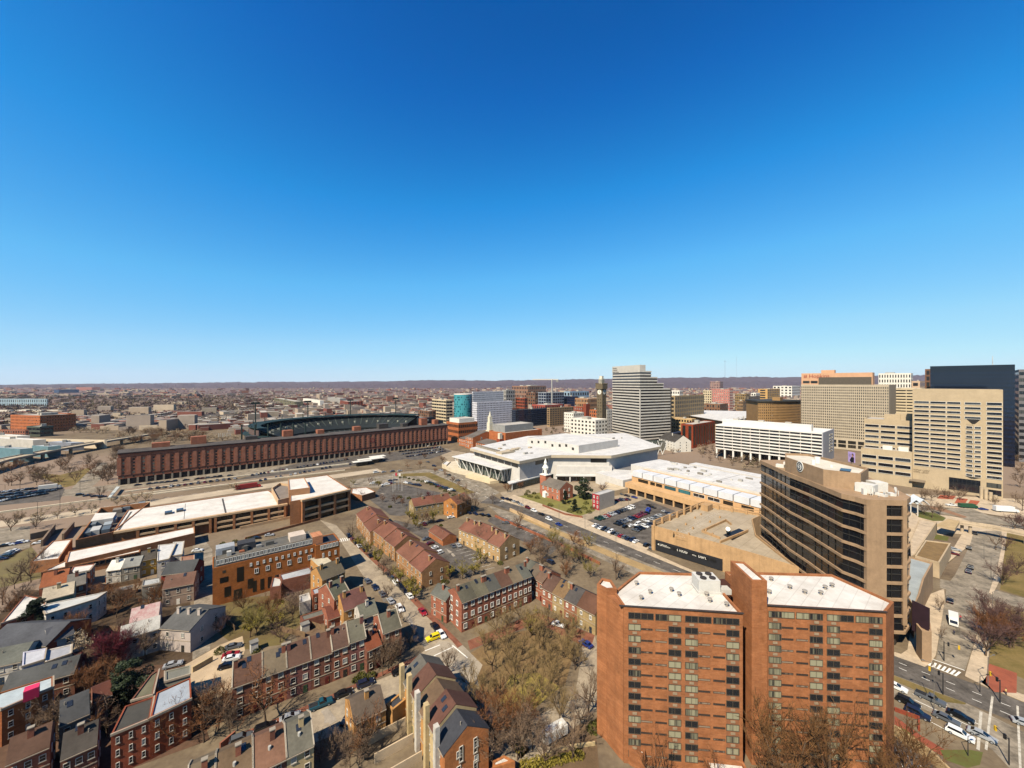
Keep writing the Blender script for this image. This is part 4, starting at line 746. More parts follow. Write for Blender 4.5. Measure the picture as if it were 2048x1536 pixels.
    blk([(60, 1124), (118, 1117), (145, 1078), (105, 1082)], 5.2, 5.2, par=.3)
    A3, B3 = G(82, 1144, 4.6), G(280, 1103, 4.6); grid(root, A3, B3, 2.2, 4.4, 16, 1, .84, .8, 'ribbond', off=.03)
    ribbon('wall', [G(690, 1008, 2), G(480, 1052, 2)], .5, otan, 0, 1.6, world=True, structure=False, parent=root)
    for p, q in (((84, 1093), (109, 1060)), ((126, 1080), (147, 1055)), ((60, 1080), (104, 1070))): ribbon('ramp_wall', [G(*p, 0), G(*q, 0)], .8, mat('7d6a58', .9), 0, 3.4, world=True, structure=False, parent=root)
    bld('', '', [G(702, 986, 4.5), G(724, 991, 4.5), G(751, 983, 4.5), G(733, 974, 4.5), G(704, 977, 4.5)], 4.5, ob, wroof, root=root, par=.3)
bank()
# ------------------------------------------------------------------ brick warehouse, ballpark
wb = brick('a05d48', '8c503e')
def warehouse():
    A = G(236, 971); Bq = G(895, 888); u = nrm(Bq-A); n = outn(u); i = -n; L = (Bq-A).length; P = lambda x, y: A+u*x+i*y
    root = thing('warehouse', 'very long dark red brick warehouse with tall pilasters and grey roof', 'warehouse', P(L/2, 8))
    ze = 26.3; b = MB(); b.prism(ccw([P(0, 0), P(L, 0), P(L, 16), P(0, 16)]), 5.0, ze, bot=False); b.build('wall', wb, root)
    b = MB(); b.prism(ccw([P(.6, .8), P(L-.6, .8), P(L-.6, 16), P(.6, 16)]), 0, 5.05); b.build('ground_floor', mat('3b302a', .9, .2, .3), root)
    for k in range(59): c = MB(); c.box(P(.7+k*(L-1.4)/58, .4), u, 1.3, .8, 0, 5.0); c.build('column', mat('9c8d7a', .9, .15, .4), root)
    b = MB(); b.v = [tuple(P(x, y)+Vector((0, 0, z))) for x in (-.4, L+.4) for y, z in ((-.6, ze), (-.6, ze+.35), (8, ze+2.2), (16.4, ze+.3))]; b.f = [(0, 1, 5, 4), (1, 2, 6, 5), (2, 3, 7, 6), (3, 2, 1, 0), (4, 5, 6, 7), (3, 0, 4, 7)]; b.m = [0]*6; b.build('roof', roofm('55504e'), root)
    for z, h, pr in ((7.4, .45, .25), (22.6, .5, .3), (25.2, .9, .45)): c = MB(); c.prism(ccw([P(0, .05), P(L, .05), P(L, -pr), P(0, -pr)]), z, z+h); c.build('string_course', mat('4d2f2b', .9), root)
    nb = 52; w = L/nb
    for k in range(nb+1):
        c = MB(); c.box(P(min(max(k*w, .6), L-.6), -.16), u, w*.42, .34, 7.85, 22.6); c.build('pilaster', brick('a86753', '985b49'), root)
    for k in range(nb):
        for f in range(5): addwin(root, P(k*w+w*.5-.65, 0)+Vector((0, 0, 8.9+f*2.7)), u, 1.3, 1.6, 'dark')
        addwin(root, P(k*w+w*.5-.6, 0)+Vector((0, 0, 5.6)), u, 1.2, 1.4, 'dark')
    for px, l, h in ((397, 11, 7), (322, 12, 4), (575, 9, 6.5), (502, 10, 3.5), (640, 7, 4.5), (713, 8, 5), (765, 12, 6), (808, 7, 4.5), (846, 9, 9), (870, 6, 6)):
        k = (px-CX)/F; p0 = P(0, 9); s = (k*p0.y-p0.x)/(u.x-k*u.y); c = MB(); c.box(P(s, 9), u, l, 7, ze+1, ze+1.6+h); c.build('roof_house', wb if px not in (502, 765, 808) else mat('47413d', .8), root)
    s = .66*L; text(root, 'O', P(s, -.3)+Vector((0, 0, 13.5)), u, 7, mat('8f3f3d', .8), 'painted_emblem')
    for k in range(7): c = MB(); p = P(.21*L+k*1.5, 9+(k % 2)*2); c.tube((p.x, p.y, ze+6), (p.x, p.y, ze+10), .25, .2, 5); c.build('antenna', plain('b9b4aa'), root)
    return A, u, i, L
WA, WU, WI, WL = warehouse()
grn = mat('1b2426', .8, .3, .15, '141a1b'); grn2 = mat('1c2f2b', .7, .15, .3)
def ballpark():
    P = lambda x, y, z=0: WA+WU*x+WI*y+Vector((0, 0, z))
    cx, cy = 224, 92; C = P(cx, cy); root = thing('ballpark', 'dark green ballpark bowl of raked stands rising behind the brick warehouse', 'stadium', C)
    a0, a1 = 15, 196
    def ring(r0, z0, r1, z1, m, name, thick=1.2, s0=a0, s1=a1, ey=.78):
        b = MB(); N = 56
        for k in range(N+1):
            t = R(s0+(s1-s0)*k/N)
            for r, z in ((r0, z0), (r1, z1), (r1, z1-thick), (r0, z0-thick)): p = P(cx+math.cos(t)*r*.92, cy+math.sin(t)*r*ey, z); b.v.append(tuple(p))
        for k in range(N):
            for j in range(4): b.f.append((4*k+j, 4*k+(j+1) % 4, 4*k+4+(j+1) % 4, 4*k+4+j)); b.m.append(0)
        b.f += [(0, 3, 2, 1), (4*N, 4*N+1, 4*N+2, 4*N+3)]; b.m += [0, 0]; return b.build(name, m, root)
    ring(62, 2, 92, 12, grn, 'lower_stand'); ring(90, 14, 104, 20, grn, 'club_stand'); ring(100, 18, 128, 30, grn, 'upper_stand'); ring(118, 32, 132, 33, grn2, 'canopy', .8)
    ring(129, 30, 131, 30.2, mat('5c4a44', .8), 'outer_wall', 30); ring(0.5, .3, 62, .5, mat('4c6b2a', .95, .2, .1), 'field', .2, 0, 360)
    for k in range(34):                                # aisles and tunnel mouths
        t = R(a0+4+(a1-a0-8)*k/33); ribbon('aisle', [P(cx+math.cos(t)*101*.92, cy+math.sin(t)*101*.78), P(cx+math.cos(t)*127*.92, cy+math.sin(t)*127*.78)], .8, mat('5b6f66', .8), 0, .1, world=True, structure=False, parent=root) if False else None
        for r0, z0, r1, z1 in ((63, 2.4, 91, 11.8), (101, 18.6, 127, 29.7)):
            m = MB(); a = P(cx+math.cos(t)*r0*.92, cy+math.sin(t)*r0*.78, z0); d = P(cx+math.cos(t)*r1*.92, cy+math.sin(t)*r1*.78, z1); m.tube(a, d, .45, .45, 4); m.build('aisle', mat('4a524b', .8), root)
        if k % 2 == 0:
            m = MB(); q = P(cx+math.cos(t)*108*.92, cy+math.sin(t)*108*.78); m.box(q, WU, 2.4, 2.4, 20, 23.5); m.build('tunnel_mouth', mat('a8a594', .8), root)
    for k in range(22):
        t = R(a0+(a1-a0)*(k+.5)/22); m = MB(); a = P(cx+math.cos(t)*130*.92, cy+math.sin(t)*130*.78); m.tube(a+Vector((0, 0, 26)), a+Vector((0, 0, 38 if k % 2 else 34)), .5, .4, 5); m.build('roof_mast', grn2, root)
    for k in range(6): q = G(510+k*12, 962); p = P(cx-136+k*11, cy-62-k*4); m = MB(); m.tube(p, p+Vector((0, 0, 41)), .8, .7, 6); m.build('column', grn2, root)
    ring(126, 24, 138, 24.3, grn2, 'ramp', .8, 165, 205); ring(126, 15, 138, 15.3, grn2, 'ramp', .8, 165, 205)
    for t_, h in ((40, 58), (75, 56), (105, 56), (150, 58)):
        t = R(t_); a = P(cx+math.cos(t)*134*.92, cy+math.sin(t)*134*.78); m = MB(); m.tube(a, a+Vector((0, 0, h)), .9, .6, 6); m.box(a, WU, 10, .6, h-1.2, h+1.2); m.build('light_tower', grn2, root)
    sb = P(300, 26); m = MB(); m.box(sb, WU, 26, 3, 27, 36); m.build('scoreboard', mat('22262a', .5, .2, .3), root)
    marks(root, P(289, 24.4)+Vector((0, 0, 31.5)), WU, (7, 5), 2.2, white, seed=8); marks(root, P(289, 24.4)+Vector((0, 0, 28)), WU, (5, 6), 1.8, white, seed=9)
ballpark()
# ------------------------------------------------------------------ downtown
cream = mat('c8b696', .85, .12, .2); lime = mat('b8a78e', .85, .12, .2, None, .2, 0, 1, None, .15); gw2 = mat('a9a8ad', .8, .1, .2); wh2 = mat('dcd6ca', .8, .1, .2); orange = brick('b0603c', 'a05434'); redb = brick('8d4231', '7c3829'); brown = brick('7a5240', '6b4636'); rf = membrane('c4bdb2', '9a9288', 8.0, 4.0); rfd = mat('6a645d', .9, .2, .1); navy = glass('070d1a', .08, .2, '12223a')
def lit(ps):                                        # visible faces of a footprint, left to right
    out = []
    for i in range(len(ps)):
        A, B = edge(ps, i)
        if outn(nrm(B-A)).dot(-(A+B)/2) > 0 and (B-A).length > 1.5: out.append((A, B))
    return out
def block(label, xl, xc, xr, yt, yb, wall, roof=rf, nx=0, nz=0, st='dark', fw=.55, fh=.55, name='office_building', z0w=2.5, ztp=1.0, du=U, dv=Vv, plant=1, cat='office building', faces=None, cell=None, group=None, par=.8):
    ps, zt = corner(xl, xc, xr, yb, du, dv, yt); root, ps = bld(name, label, ps, zt, wall, roof, cat=cat, par=par, group=group)
    if nz:
        fs = lit(ps); tot = max((B-A).length for A, B in fs)
        for A, B in fs:
            m = max(1, round(nx*(B-A).length/tot)); grid(root, A, B, z0w, zt-ztp, m, nz, fw if not (fw > .9 and m > 1) else fw, fh, st)
    if plant:
        c = sum(ps, Vector())/len(ps); w = min((ps[1]-ps[0]).length, (ps[2]-ps[1]).length); rn = random.Random(label)
        for k in range(plant): unit(root, c+Vector((rn.uniform(-.2, .2)*w, rn.uniform(-.2, .2)*w, 0)), du, w*rn.uniform(.2, .4), w*rn.uniform(.2, .35), zt-.8, zt+rn.uniform(1.5, 3.5), mat('aca69b', .8, .15, .3))
    return root, ps, zt
# stepped striped tower
def stepped():
    dl, dr = nrm((-.31, .95)), nrm((.91, .413)); C = G(1280, 890); zf = lambda y: ztop(C, y); root = thing('stepped_tower', 'grey and dark striped office tower whose right side steps down in terraces', 'office tower', C)
    xs = [(1341, 777.0), (1327.5, 766), (1315, 753.5), (1303, 741.5), (1291, 730)]
    sp = mat('c2bcb1', .7, .12, .2, None, .3, 0, 1, None, .15); gl = glass('0b0d12', .08, .25, '33363a'); zlo = 0
    L = along(C, dl, 1224.5)
    for k, (xr, yt) in enumerate(xs):
        Rr = along(C, dr, xr); zt = zf(yt); ps = ccw([L, C, Rr, Rr+(L-C)*1.0]); b = MB(); b.prism(inset(ps, .5), zlo, zt-.2, bot=False); b.build('glazing', gl, root)
        z = zlo+(4.2 if k == 0 else 0)
        nfl = max(1, round((zt-z)/4.05)); fh = (zt-z)/nfl
        for f in range(nfl):
            s = MB(); s.prism(ps, z+f*fh+fh*.52, z+(f+1)*fh); s.build('spandrel', sp, root)
        if k == 4: s = MB(); s.prism(inset(ps, -.05), zt-9.5, zt+.3); s.build('crown', sp, root)
        for e in (ps[0], ps[1], ps[2]): pass
        zlo = zt-.01
    c = MB(); c.prism(ccw([C+dr*.0+V2((0, -.05)), C+dr*1.2+V2((0, -.05)), C+dr*1.2+V2((0, 1)), C+V2((-.4, 1))]), 0, zf(777)); c.build('pier', sp, root)
    Rr = along(C, dr, 1341); c = MB(); c.box(Rr+V2((.3, 1)), dr, 1.8, 2.6, 0, zf(777)-.2); c.build('pier', mat('4a4744', .6), root)  # dark edge strip: shade of the tower's right side put into colour
    zt = zf(730); u = nrm(C-L)
    for k, s in enumerate(('University', 'of Maryland', 'Medical System')): text(root, s, along(C, dl, 1225.5)+Vector((0, 0, zt-3.2-k*2.9)), u, 2.6, blackm)
stepped()
# clock tower
def clock():
    C = G(1203, 866); root = thing('clock_tower', 'tall slim tan clock tower with battlemented head and white lantern', 'clock tower', C)
    z = lambda y: ztop(C, y); w = 11; s = mat('6c5f4a', .9, .2, .2)
    b = MB(); b.box(C, U, w, w, 0, z(778)); b.build('shaft', s, root); b = MB(); b.box(C, U, w+3, w+3, z(778), z(768)); b.build('crown', s, root)
    for k in range(5):
        for a, d in ((U, Vv), (Vv, U)):
            for sg in (-1, 1): m = MB(); m.box(C+a*((k-2)*3.2)+d*sg*(w/2+1), U, 1.5, 1.5, z(768), z(766.4)); m.build('battlement', s, root)
    b = MB(); b.box(C, U, 7, 7, z(768), z(757)); b.build('lantern', mat('cfc7b2', .8), root); b = MB(); b.box(C, U, 5, 5, z(757), z(752)); b.build('lantern', mat('d6cfbd', .8), root)
    for d in (-U, -Vv):
        u = V2((-d.y, d.x)) if False else V2((d.y*-1, d.x)); q = C+d*(w/2+.1); m = MB(); zc = z(784); N = 20; uu = nrm((-d.y, d.x, 0)); m.v = [tuple(q+uu*math.cos(2*math.pi*i/N)*4+d*.2+Vector((0, 0, zc+4*math.sin(2*math.pi*i/N)))) for i in range(N)]; m.f = [tuple(range(N))]; m.m = [0]; m.build('clock_face', plain('ddd8c8'), root)
        m = MB(); m.tube(q+d*.35+Vector((0, 0, zc)), q+d*.35+uu*2.6+Vector((0, 0, zc-1.6)), .3, .2, 4); m.tube(q+d*.35+Vector((0, 0, zc)), q+d*.35+Vector((0, 0, zc+3.2)), .3, .2, 4); m.build('clock_hand', blackm, root)
        grid(root, C+d*(w/2)-uu*w/2 if uu.dot(V2((1, 0))) > 0 else C+d*(w/2)+uu*w/2, C+d*(w/2)+uu*w/2 if uu.dot(V2((1, 0))) > 0 else C+d*(w/2)-uu*w/2, 8, z(790), 2, 11, .2, .5, 'dark')
        a_, b_ = C+d*3.5-uu*3.5, C+d*3.5+uu*3.5
        if outn(nrm(b_-a_)).dot(d) < 0: a_, b_ = b_, a_
        grid(root, a_, b_, z(767), z(758), 3, 1, .5, .8, 'dark')
clock()
block('red brick block with bright orange end wall and dark ribbed side', 1362, 1386, 1430, 849, 897, brick('8e3a22', '7d321e'), rf, 9, 1, 'recess', .5, .9)
def strip_hotel():
    C = G(1646, 945); L = along(C, Vv, 1431); Rr = along(C, U, 1668); zt = ztop(C, 866); ps = ccw([L, C, Rr, L+Rr-C]); root = thing('slab_hotel', 'long white slab hotel of seven window rows raised on columns', 'hotel', C)
    wp = mat('e0dbd2', .7, .08, .2); b = MB(); b.prism(inset(ps, .35), 11.5, zt-.3, bot=False); b.build('core', mat('b5aba0', .8), root); nf = 8; fh = (zt-11.5)/nf; u = nrm(C-L); n = outn(u); Ln = (C-L).length
    for f in range(nf+1): s = MB(); h = 1.35; z = zt-f*fh; s.prism(ps, z-h, z); s.build('spandrel', wp, root)
    for f in range(nf):
        z = zt-(f+1)*fh+.03
        for k in range(11): addwin(root, L+u*(Ln*(k+.04)/11)-n*.34+Vector((0, 0, z)), u, Ln/11*.92, fh-1.42, 'ribbond')
    e = MB(); e.prism(ccw([C+n*.03, Rr+U*.0+n*0, Rr-n*8, C-n*8+n*.03]) if False else ccw([C+n*.04+U*.04, Rr+U*.04+n*.0, Rr+U*.04-Vv*-.9, C+U*.04+Vv*.9]) if False else ccw([C+V2((.0, -.03)), Rr+V2((.03, 0)), Rr+Vv*.9, C+Vv*.9]), 8, zt+.2); e.build('end_wall', gw2, root)  # end wall greyer than the front: shade on this face put into its colour
    for f in range(1, 7): addwin(root, C.lerp(Rr, .55)+outn(U)*.05+Vector((0, 0, zt-f*fh-2)), U, (Rr-C).length*.3, 1.6, 'white2')
    for k in range(12): c = MB(); c.box(L+u*(Ln*k/11.0*.98+1)-n*1.2, u, 1.6, 1.6, 0, 11.5); c.build('column', wp, root)
    b = MB(); b.prism(inset(ps, 6), 0, 11.45); b.build('lobby', glass('14110f', .2, .3, '5a5048'), root)
    b = MB(); b.prism(inset(ps, .3), zt-.25, zt-.15); b.build('roof', wroof, root)
    pp = [L.lerp(C, .06)+Vv*0-n*4, L.lerp(C, .9)-n*4, L.lerp(C, .9)-n*11, L.lerp(C, .06)-n*11]; b = MB(); b.prism(ccw(pp), zt-.2, zt+6.2); b.build('penthouse', wp, root)
    for t in (.2, .45, .7): unit(root, L.lerp(C, t)-n*7, u, 5, 4, zt+6.2, zt+7.6, mat('b9b4ab', .8))
strip_hotel()
# big grid-windowed tower with pink-tan penthouse
def gridtower():
    ps, zt = corner(1602, 1778, 1792, 908, yt=769.5); root, ps = bld('grid_office_tower', 'broad beige office tower with a dense grid of small windows and red rooftop sign', ps, zt, mat('b3a58f', .85, .1, .2, None, .2, 0, 1, None, .1), rf, cat='office tower')
    fs = lit(ps)
    for A, B in fs:
        if outn(nrm(B-A)).dot(U) < -.9: grid(root, A, B, 14, zt-2, 44, 19, .5, .58, 'recess'); grid(root, A, B, 2, 12, 9, 2, .8, .8, 'recess'); FA, FB = A, B
    u = nrm(FB-FA); n = outn(u); Ln = (FB-FA).length; i = -n
    def sub(x0, x1, y0, y1, z0, z1, m, nm): b = MB(); P = lambda x, y: FA+u*x+i*y; b.prism(ccw([P(x0*Ln, y0), P(x1*Ln, y0), P(x1*Ln, y1), P(x0*Ln, y1)]), z0, z1); b.build(nm, m, root)
    pk = mat('c89c7a', .85, .1, .2)
    sub(0, .83, 2, 18, zt-.8, ztop(FB, 741.5) if False else zt+15, pk, 'penthouse'); sub(.22, .82, .6, 2.02, zt-.8, zt+9.5, mat('5b5348', .7, .2, .8, None, .2, 0, 6), 'louvre_screen'); sub(.24, .40, 6, 14, zt+15, zt+19, pk, 'penthouse')
    text(root, '# Hopkins', FA+u*(.03*Ln)+i*2+Vector((0, 0, zt+9)), u, 6.5, mat('8c1f18', .6), 'sign_lettering')
    for k in range(2): addwin(root, FA+u*(.02+k*.1)*Ln+i*2+Vector((0, 0, zt+1.5)), u, .085*Ln, 3.4, 'recess')
gridtower()
# striped court-like block at the right
def court():
    C = G(2006, 999); L = along(C, Vv, 1825); zt = ztop(C, 779.5); n = outn(nrm(C-L)); u = nrm(C-L); Ln = (C-L).length; i = -n
    ps = ccw([L, C, C+i*34, L+i*34]); wl = mat('b3a083', .85, .1, .15, None, .2, 0, 1, None, .12); root, ps = bld('striped_office_block', 'tall tan office block with white-framed ribbon windows and a painted triangular shadow', ps, zt, wl, rf, cat='office block')
    P = lambda x, y=0, z=0: L+u*x*Ln+i*y+Vector((0, 0, z)); nf = 16; z0 = 13.5; fh = (zt-8.5-z0)/nf; sx = lambda px: (along(L, u, px)-L).dot(u)/Ln
    for f in range(nf):
        z = z0+f*fh
        for k in range(4):
            x0, x1 = ((1828, 1858.5), (1860, 1892), (1893.5, 1921.5), (1929, 1962))[k]
            if (k == 3 and f < nf-4) or f < 1: continue
            addwin(root, P(sx(x0), 0, z+.6), u, (sx(x1)-sx(x0))*Ln, fh*.52, 'ribbon')
        addwin(root, P(sx(1973), 0, z+.5), u, (sx(2004.5)-sx(1973))*Ln, fh*.62, 'ribbon')
        if f < nf-5:
            q = P(sx(1931)), P(sx(1947), -1.6), P(sx(1963))
            for a, b_ in ((q[0], q[1]), (q[1], q[2])):
                uu = nrm(b_-a); addwin(root, a+uu*.3+outn(uu)*.1+Vector((0, 0, z+.6)), uu, (b_-a).length-.6, fh*.5, 'ribbon')
    b = MB(); b.prism(ccw([P(sx(1931), .05), P(sx(1947), -1.6), P(sx(1963), .05)]), 14, z0+(nf-5)*fh+.4); b.build('oriel', wl, root)
    m = MB(); zq = z0+(nf-4)*fh+1; m.v = [tuple(P(sx(1931), -.1, zq)), tuple(P(sx(1963), -.1, zq)), tuple(P(sx(1947), -.1, zq-5))]; m.f = [(0, 2, 1)]; m.m = [0]; m.build('notch_shadow', plain('1b1712'), root)  # flat dark triangle: cast shadow above the oriel put into colour
    addwin(root, P(sx(1898), 0, 2), u, (sx(1961)-sx(1898))*Ln, 9.5, 'ribbond', 'entrance_glazing'); addwin(root, P(sx(1973), 0, 2), u, (sx(2003)-sx(1973))*Ln, 4, 'ribbond'); addwin(root, P(sx(1973), 0, 7.5), u, (sx(2003)-sx(1973))*Ln, 3.4, 'ribbond')
    marks(root, P(.015, -.05, 13.6), u, (7, 6), 1.1, mat('5b4a38', .8), seed=10); marks(root, P(.015, -.05, 11.9), u, (6, 6), 1.1, mat('5b4a38', .8), seed=11)
    for k in range(4): c = MB(); q = P(.78+k*.045, -9-k*1.5); c.tube(q, q+Vector((0, 0, 9-k*1.4)), 1.0, 1.0, 12); c.build('entrance_pillar', mat('b9a68a', .8), root)
    b = MB(); b.prism(ccw([P(-.03, -1), P(.16, -1), P(.16, -6), P(-.03, -6)]), 5.4, 6.6); b.build('canopy', mat('8a7a66', .8), root)
    # lower wings to the left
    for nm, xl, xr, yt, d0, d1, rows, h0 in (('wing', 1728, 1826, 842, 10, 44, 7, 17), ('wing', 1722, 1826, 905, -4, 20, 3, 8)):
        k = (xl-CX)/F; p0 = P(0, d0); s = (k*p0.y-p0.x)/(u.x-k*u.y); a = p0+u*s; bq = P(0, d0); z1 = ztop(bq, yt); w = ccw([a, bq, bq+i*(d1-d0), a+i*(d1-d0)]); bld('', '', w, z1, wl, rf, root=root, wname='wing_wall', rname='wing_roof')
        ff = (z1-3-h0)/rows; Lw = (bq-a).length
        for r_ in range(rows):
            for c_ in range(3): addwin(root, a+u*(Lw*(.02+c_*.33))+Vector((0, 0, h0+r_*ff+.5)), u, Lw*.3, ff*.5, 'ribbon')
    for x, d, h in ((-.3, 24, 4), (-.15, 26, 5)): unit(root, P(x, d), u, 10, 7, ztop(P(0, 10), 842)-.8, ztop(P(0, 10), 842)+h, wl)
    for x in (-.33, -.12): unit(root, P(x, 6), u, 6, 5, ztop(P(0, -4), 905)-.8, ztop(P(0, -4), 905)+2.4, wh2)
    a = P(-.52, -4.2); zb = ztop(a, 925)
court()
def poster():
    a = G(1697, 945); z1 = ztop(a, 903); z0 = ztop(a, 923); d = nrm(G(1712, 949)-G(1697, 945)); n = outn(d); root = thing('billboard', 'lavender billboard showing a person in a dark jacket beside the striped office block', 'billboard', a)
    b = MB(); b.box(a+d*3.3, d, 7.0, .5, z0, z1); b.build('panel', mat('b9a4dd', .6, .1, .3), root); b = MB(); b.box(a+d*3.3+V2((0, .4)), d, .6, .5, 0, z0); b.build('post', plain('6a6660'), root)
    sc = (z1-z0)/20
    def fig(pts, m, o, nm): b = MB(); b.v = [tuple(a+d*(x*.42)+n*(.25+o)+Vector((0, 0, z0+y*sc))) for x, y in pts]; b.f = [tuple(range(len(pts)))]; b.m = [0]; b.build(nm, m, root)
    fig([(6.5, .3), (14.5, .3), (14.8, 9), (13.5, 11), (9, 11), (7, 9), (4, 4), (5, 2)], plain('1d1a22'), .04, 'printed_jacket'); fig([(9.6, 10.5), (12.2, 10.5), (13, 14), (11.5, 16.5), (9.8, 15.8), (9.2, 13)], plain('b58873'), .07, 'printed_face'); fig([(9.0, 13.5), (9.8, 15.6), (12, 16), (13.2, 12.5), (14, 15), (12.5, 17.6), (10, 17.6), (8.7, 15.5)], plain('2a1c16'), .09, 'printed_hair')
    marks(root, a+d*.6+n*.2+Vector((0, 0, z0+14*sc)), d, (4,), 1.0, plain('5b4590'), seed=12); marks(root, a+d*.6+n*.2+Vector((0, 0, z0+11*sc)), d, (4,), 1.0, plain('5b4590'), seed=13)
poster()
# dark blue glass slab
r_, ps, zt = block('wide dark navy glass tower at the far right with rooftop mast', 1864, 2024, 2030, 731, 925, navy, rfd, 46, 22, 'navy', .93, .55, plant=0, name='glass_tower', cat='office tower', ztp=6)
m = MB(); c = sum(ps, Vector())/4; m.tube((c.x+12, c.y-10, zt), (c.x+12, c.y-10, zt+10), .4, .2, 5); m.box((c.x+12, c.y-10, 0), U, 6, .3, zt+4, zt+4.5); m.build('mast', plain('c6c4be'), r_)
block('dark brown tower peeking out left of the navy glass slab', 1850, 1862, 1866, 738, 905, brown, rfd, 5, 14, 'recess', .5, .7, plant=0)
block('grey modern tower at the right edge behind the navy slab', 2024, 2040, 2056, 742, 905, mat('6e6c70', .7), rfd, 5, 14, 'ribbond', .9, .5, plant=0)
block('narrow cream classical tower right of the navy glass slab', 2024, 2030, 2043, 787, 888, cream, rf, 4, 14, 'dark', .35, .5, plant=0)
block('white classical tower with tall arched top windows', 1757, 1822, 1826, 746, 868, wh2, rf, 12, 12, 'dark', .45, .62, plant=1, name='classical_tower', cat='tower')
block('pale beige office block with close horizontal stripes behind the grid tower', 1786, 1840, 1850, 777, 890, cream, rf, 9, 18, 'recess', .94, .4, plant=0)
# curved tan hotel
def curved():
    C = G(1562, 882); zt = ztop(C, 805); root = thing('curved_hotel', 'tan brick hotel with curved front and dark overhanging cornice', 'hotel', C)
    A = along(C, nrm((-.95, .30)), 1516); B = along(C, nrm((.86, .52)), 1602); pts = []
    for k in range(13):
        t = k/12; p = A*(1-t)**2+C*2*t*(1-t)+B*t*t; pts.append(V2(p))
    ps = ccw(pts+[B+V2((-10, 40)), A+V2((10, 45))]); tb = mat('9c7a4f', .9, .15, .2); b = MB(); b.prism(ps, 0, zt, bot=False); b.build('wall', tb, root); b = MB(); b.prism(inset(ps, -1.6), zt, zt+2.2); b.build('cornice', mat('3a3833', .8), root)
    for a, d in zip(pts, pts[1:]):
        if a.x > d.x: a, d = d, a
        grid(root, a, d, 6, zt-1.5, 3 if (d-a).length > 6 else 2, 12, .38, .5, 'dark')
    c = sum(ps, Vector())/len(ps); unit(root, c, U, 14, 10, zt+2.2, zt+7, tb, 'roof_house')
curved()
# arena with folded white roof
def arena():
    z = 24; F_ = [G(1368, 829, z), G(1400, 820.5, z), G(1520, 823, z), G(1532, 829, z), G(1452, 843, z)]
    ps = ccw(F_); c = sum(ps, Vector())/len(ps); root = thing('arena', 'low arena with big white folded plate roof', 'arena', (c.x, c.y, 0)); b = MB(); b.prism(inset(ps, 4), 0, z-1, bot=False); b.build('wall', mat('a58c68', .9, .15, .2), root); b = MB(); b.prism(ps, z-.6, z, 0, 0); b.build('roof', wr2, root)
    A, B = F_[4], F_[3]
    for k in range(9): p = A.lerp(B, (k+.5)/9); m = MB(); d = nrm(c-p); q = [p+V2((-4, -1)), p+V2((4, 1)), p+d*16]; m.v = [tuple(V2(q[0], z-2)), tuple(V2(q[1], z-2)), tuple(V2(p, z+4)), tuple(V2(q[2], z+.3))]; m.f = [(0, 1, 2), (1, 3, 2), (3, 0, 2), (0, 3, 1)]; m.m = [0]*4; m.build('roof_fold', wr2, root)
    bld('', '', ccw([G(1368, 836, 12), G(1450, 846, 12), G(1470, 842, 12), G(1400, 832, 12)]), 12, cream, rf, root=root)
arena()
# teal drum, white twin-slab hotel
def drum():
    C = G(924, 858); r = (943-905)/2*C.y/F; C = C+V2((0, r)); zt = ztop(C, 788.5); root = thing('glass_drum_tower', 'round teal glass tower beside the white hotel', 'tower', C); b = MB(); N = 28; ps = [C+V2((math.cos(2*math.pi*k/N)*r, math.sin(2*math.pi*k/N)*r)) for k in range(N)]; b.prism(ps, 0, zt-.3, bot=False); b.build('glazing', glass('35757c', .2, .2, '4a9596'), root); rn = random.Random(2)
    for k in range(N):
        a, d = ps[k], ps[(k+1) % N]
        if outn(nrm(d-a)).dot(-a) > 0: grid(root, a, d, 4, zt-3, 2, 13, .8, .6, 'teal', skip=lambda i, j: rn.random() < .55)
    b = MB(); b.prism([C+(p-C)*1.02 for p in ps], zt-.3, zt+.9); b.build('roof', wh2, root)
drum()
block('rear slab of the white hotel with a small red rooftop mark', 944, 946, 1007, 783.5, 850, mat('c9c8cc', .7), rf, 26, 15, 'dark', .45, .4, name='slab_hotel', cat='hotel', plant=0)
r_, ps, zt = block('front slab of the white hotel with a plain pale left end', 944.5, 954, 1024.5, 804.5, 862, mat('cac8cf', .7), rf, 24, 12, 'dark', .5, .4, name='slab_hotel', cat='hotel', plant=0)
block('beige terraced office with a sloping crown left of the teal drum', 864, 892, 905, 800, 848, cream, rf, 6, 7, 'ribbond', .9, .5)
block('brown brick block with a bright side wall behind the warehouse end', 836, 858, 872, 822, 850, brown, rf, 6, 4)
def darkoffice():
    ps, zt = corner(1024, 1030, 1099, 855, yt=821); block('long dark glass office with a stepped tan left end', 1024, 1031, 1099, 820, 856, mat('3a3f48', .5), rf, 20, 8, 'navy', .85, .7, plant=1); block('tan gridded office joined to the dark glass office', 1094, 1099.5, 1147, 816, 854, mat('a58a68', .85), rf, 10, 8, 'recess', .7, .6)
darkoffice()
block('blank bright white block left of the striped tower', 1128, 1147, 1168, 826, 866, wh2, rf, 6, 6, 'dark', .4, .5)
block('white square-windowed office with a brick red panel', 1141, 1191, 1215, 840, 884, wh2, wroof, 7, 5, 'dark', .5, .5, plant=2)
block('white punched-window block below the clock tower', 1194, 1214, 1224, 819, 866, wh2, wroof, 5, 7, 'dark', .4, .5)
block('orange lit brick flats beside the clock tower', 1179, 1195, 1200, 820, 858, orange, rf, 4, 5)
block('narrow red brick tower with dark right side', 1166, 1172, 1180, 808, 852, redb, rf)
block('red brick flats left of the narrow red tower', 1136, 1165, 1169, 814, 845, redb, rf, 7, 4, 'white2', .35, .5)
block('brick hospital block with dark glass front', 1031, 1049, 1055, 796, 830, redb, rf, 5, 5, 'recess', .8, .5)
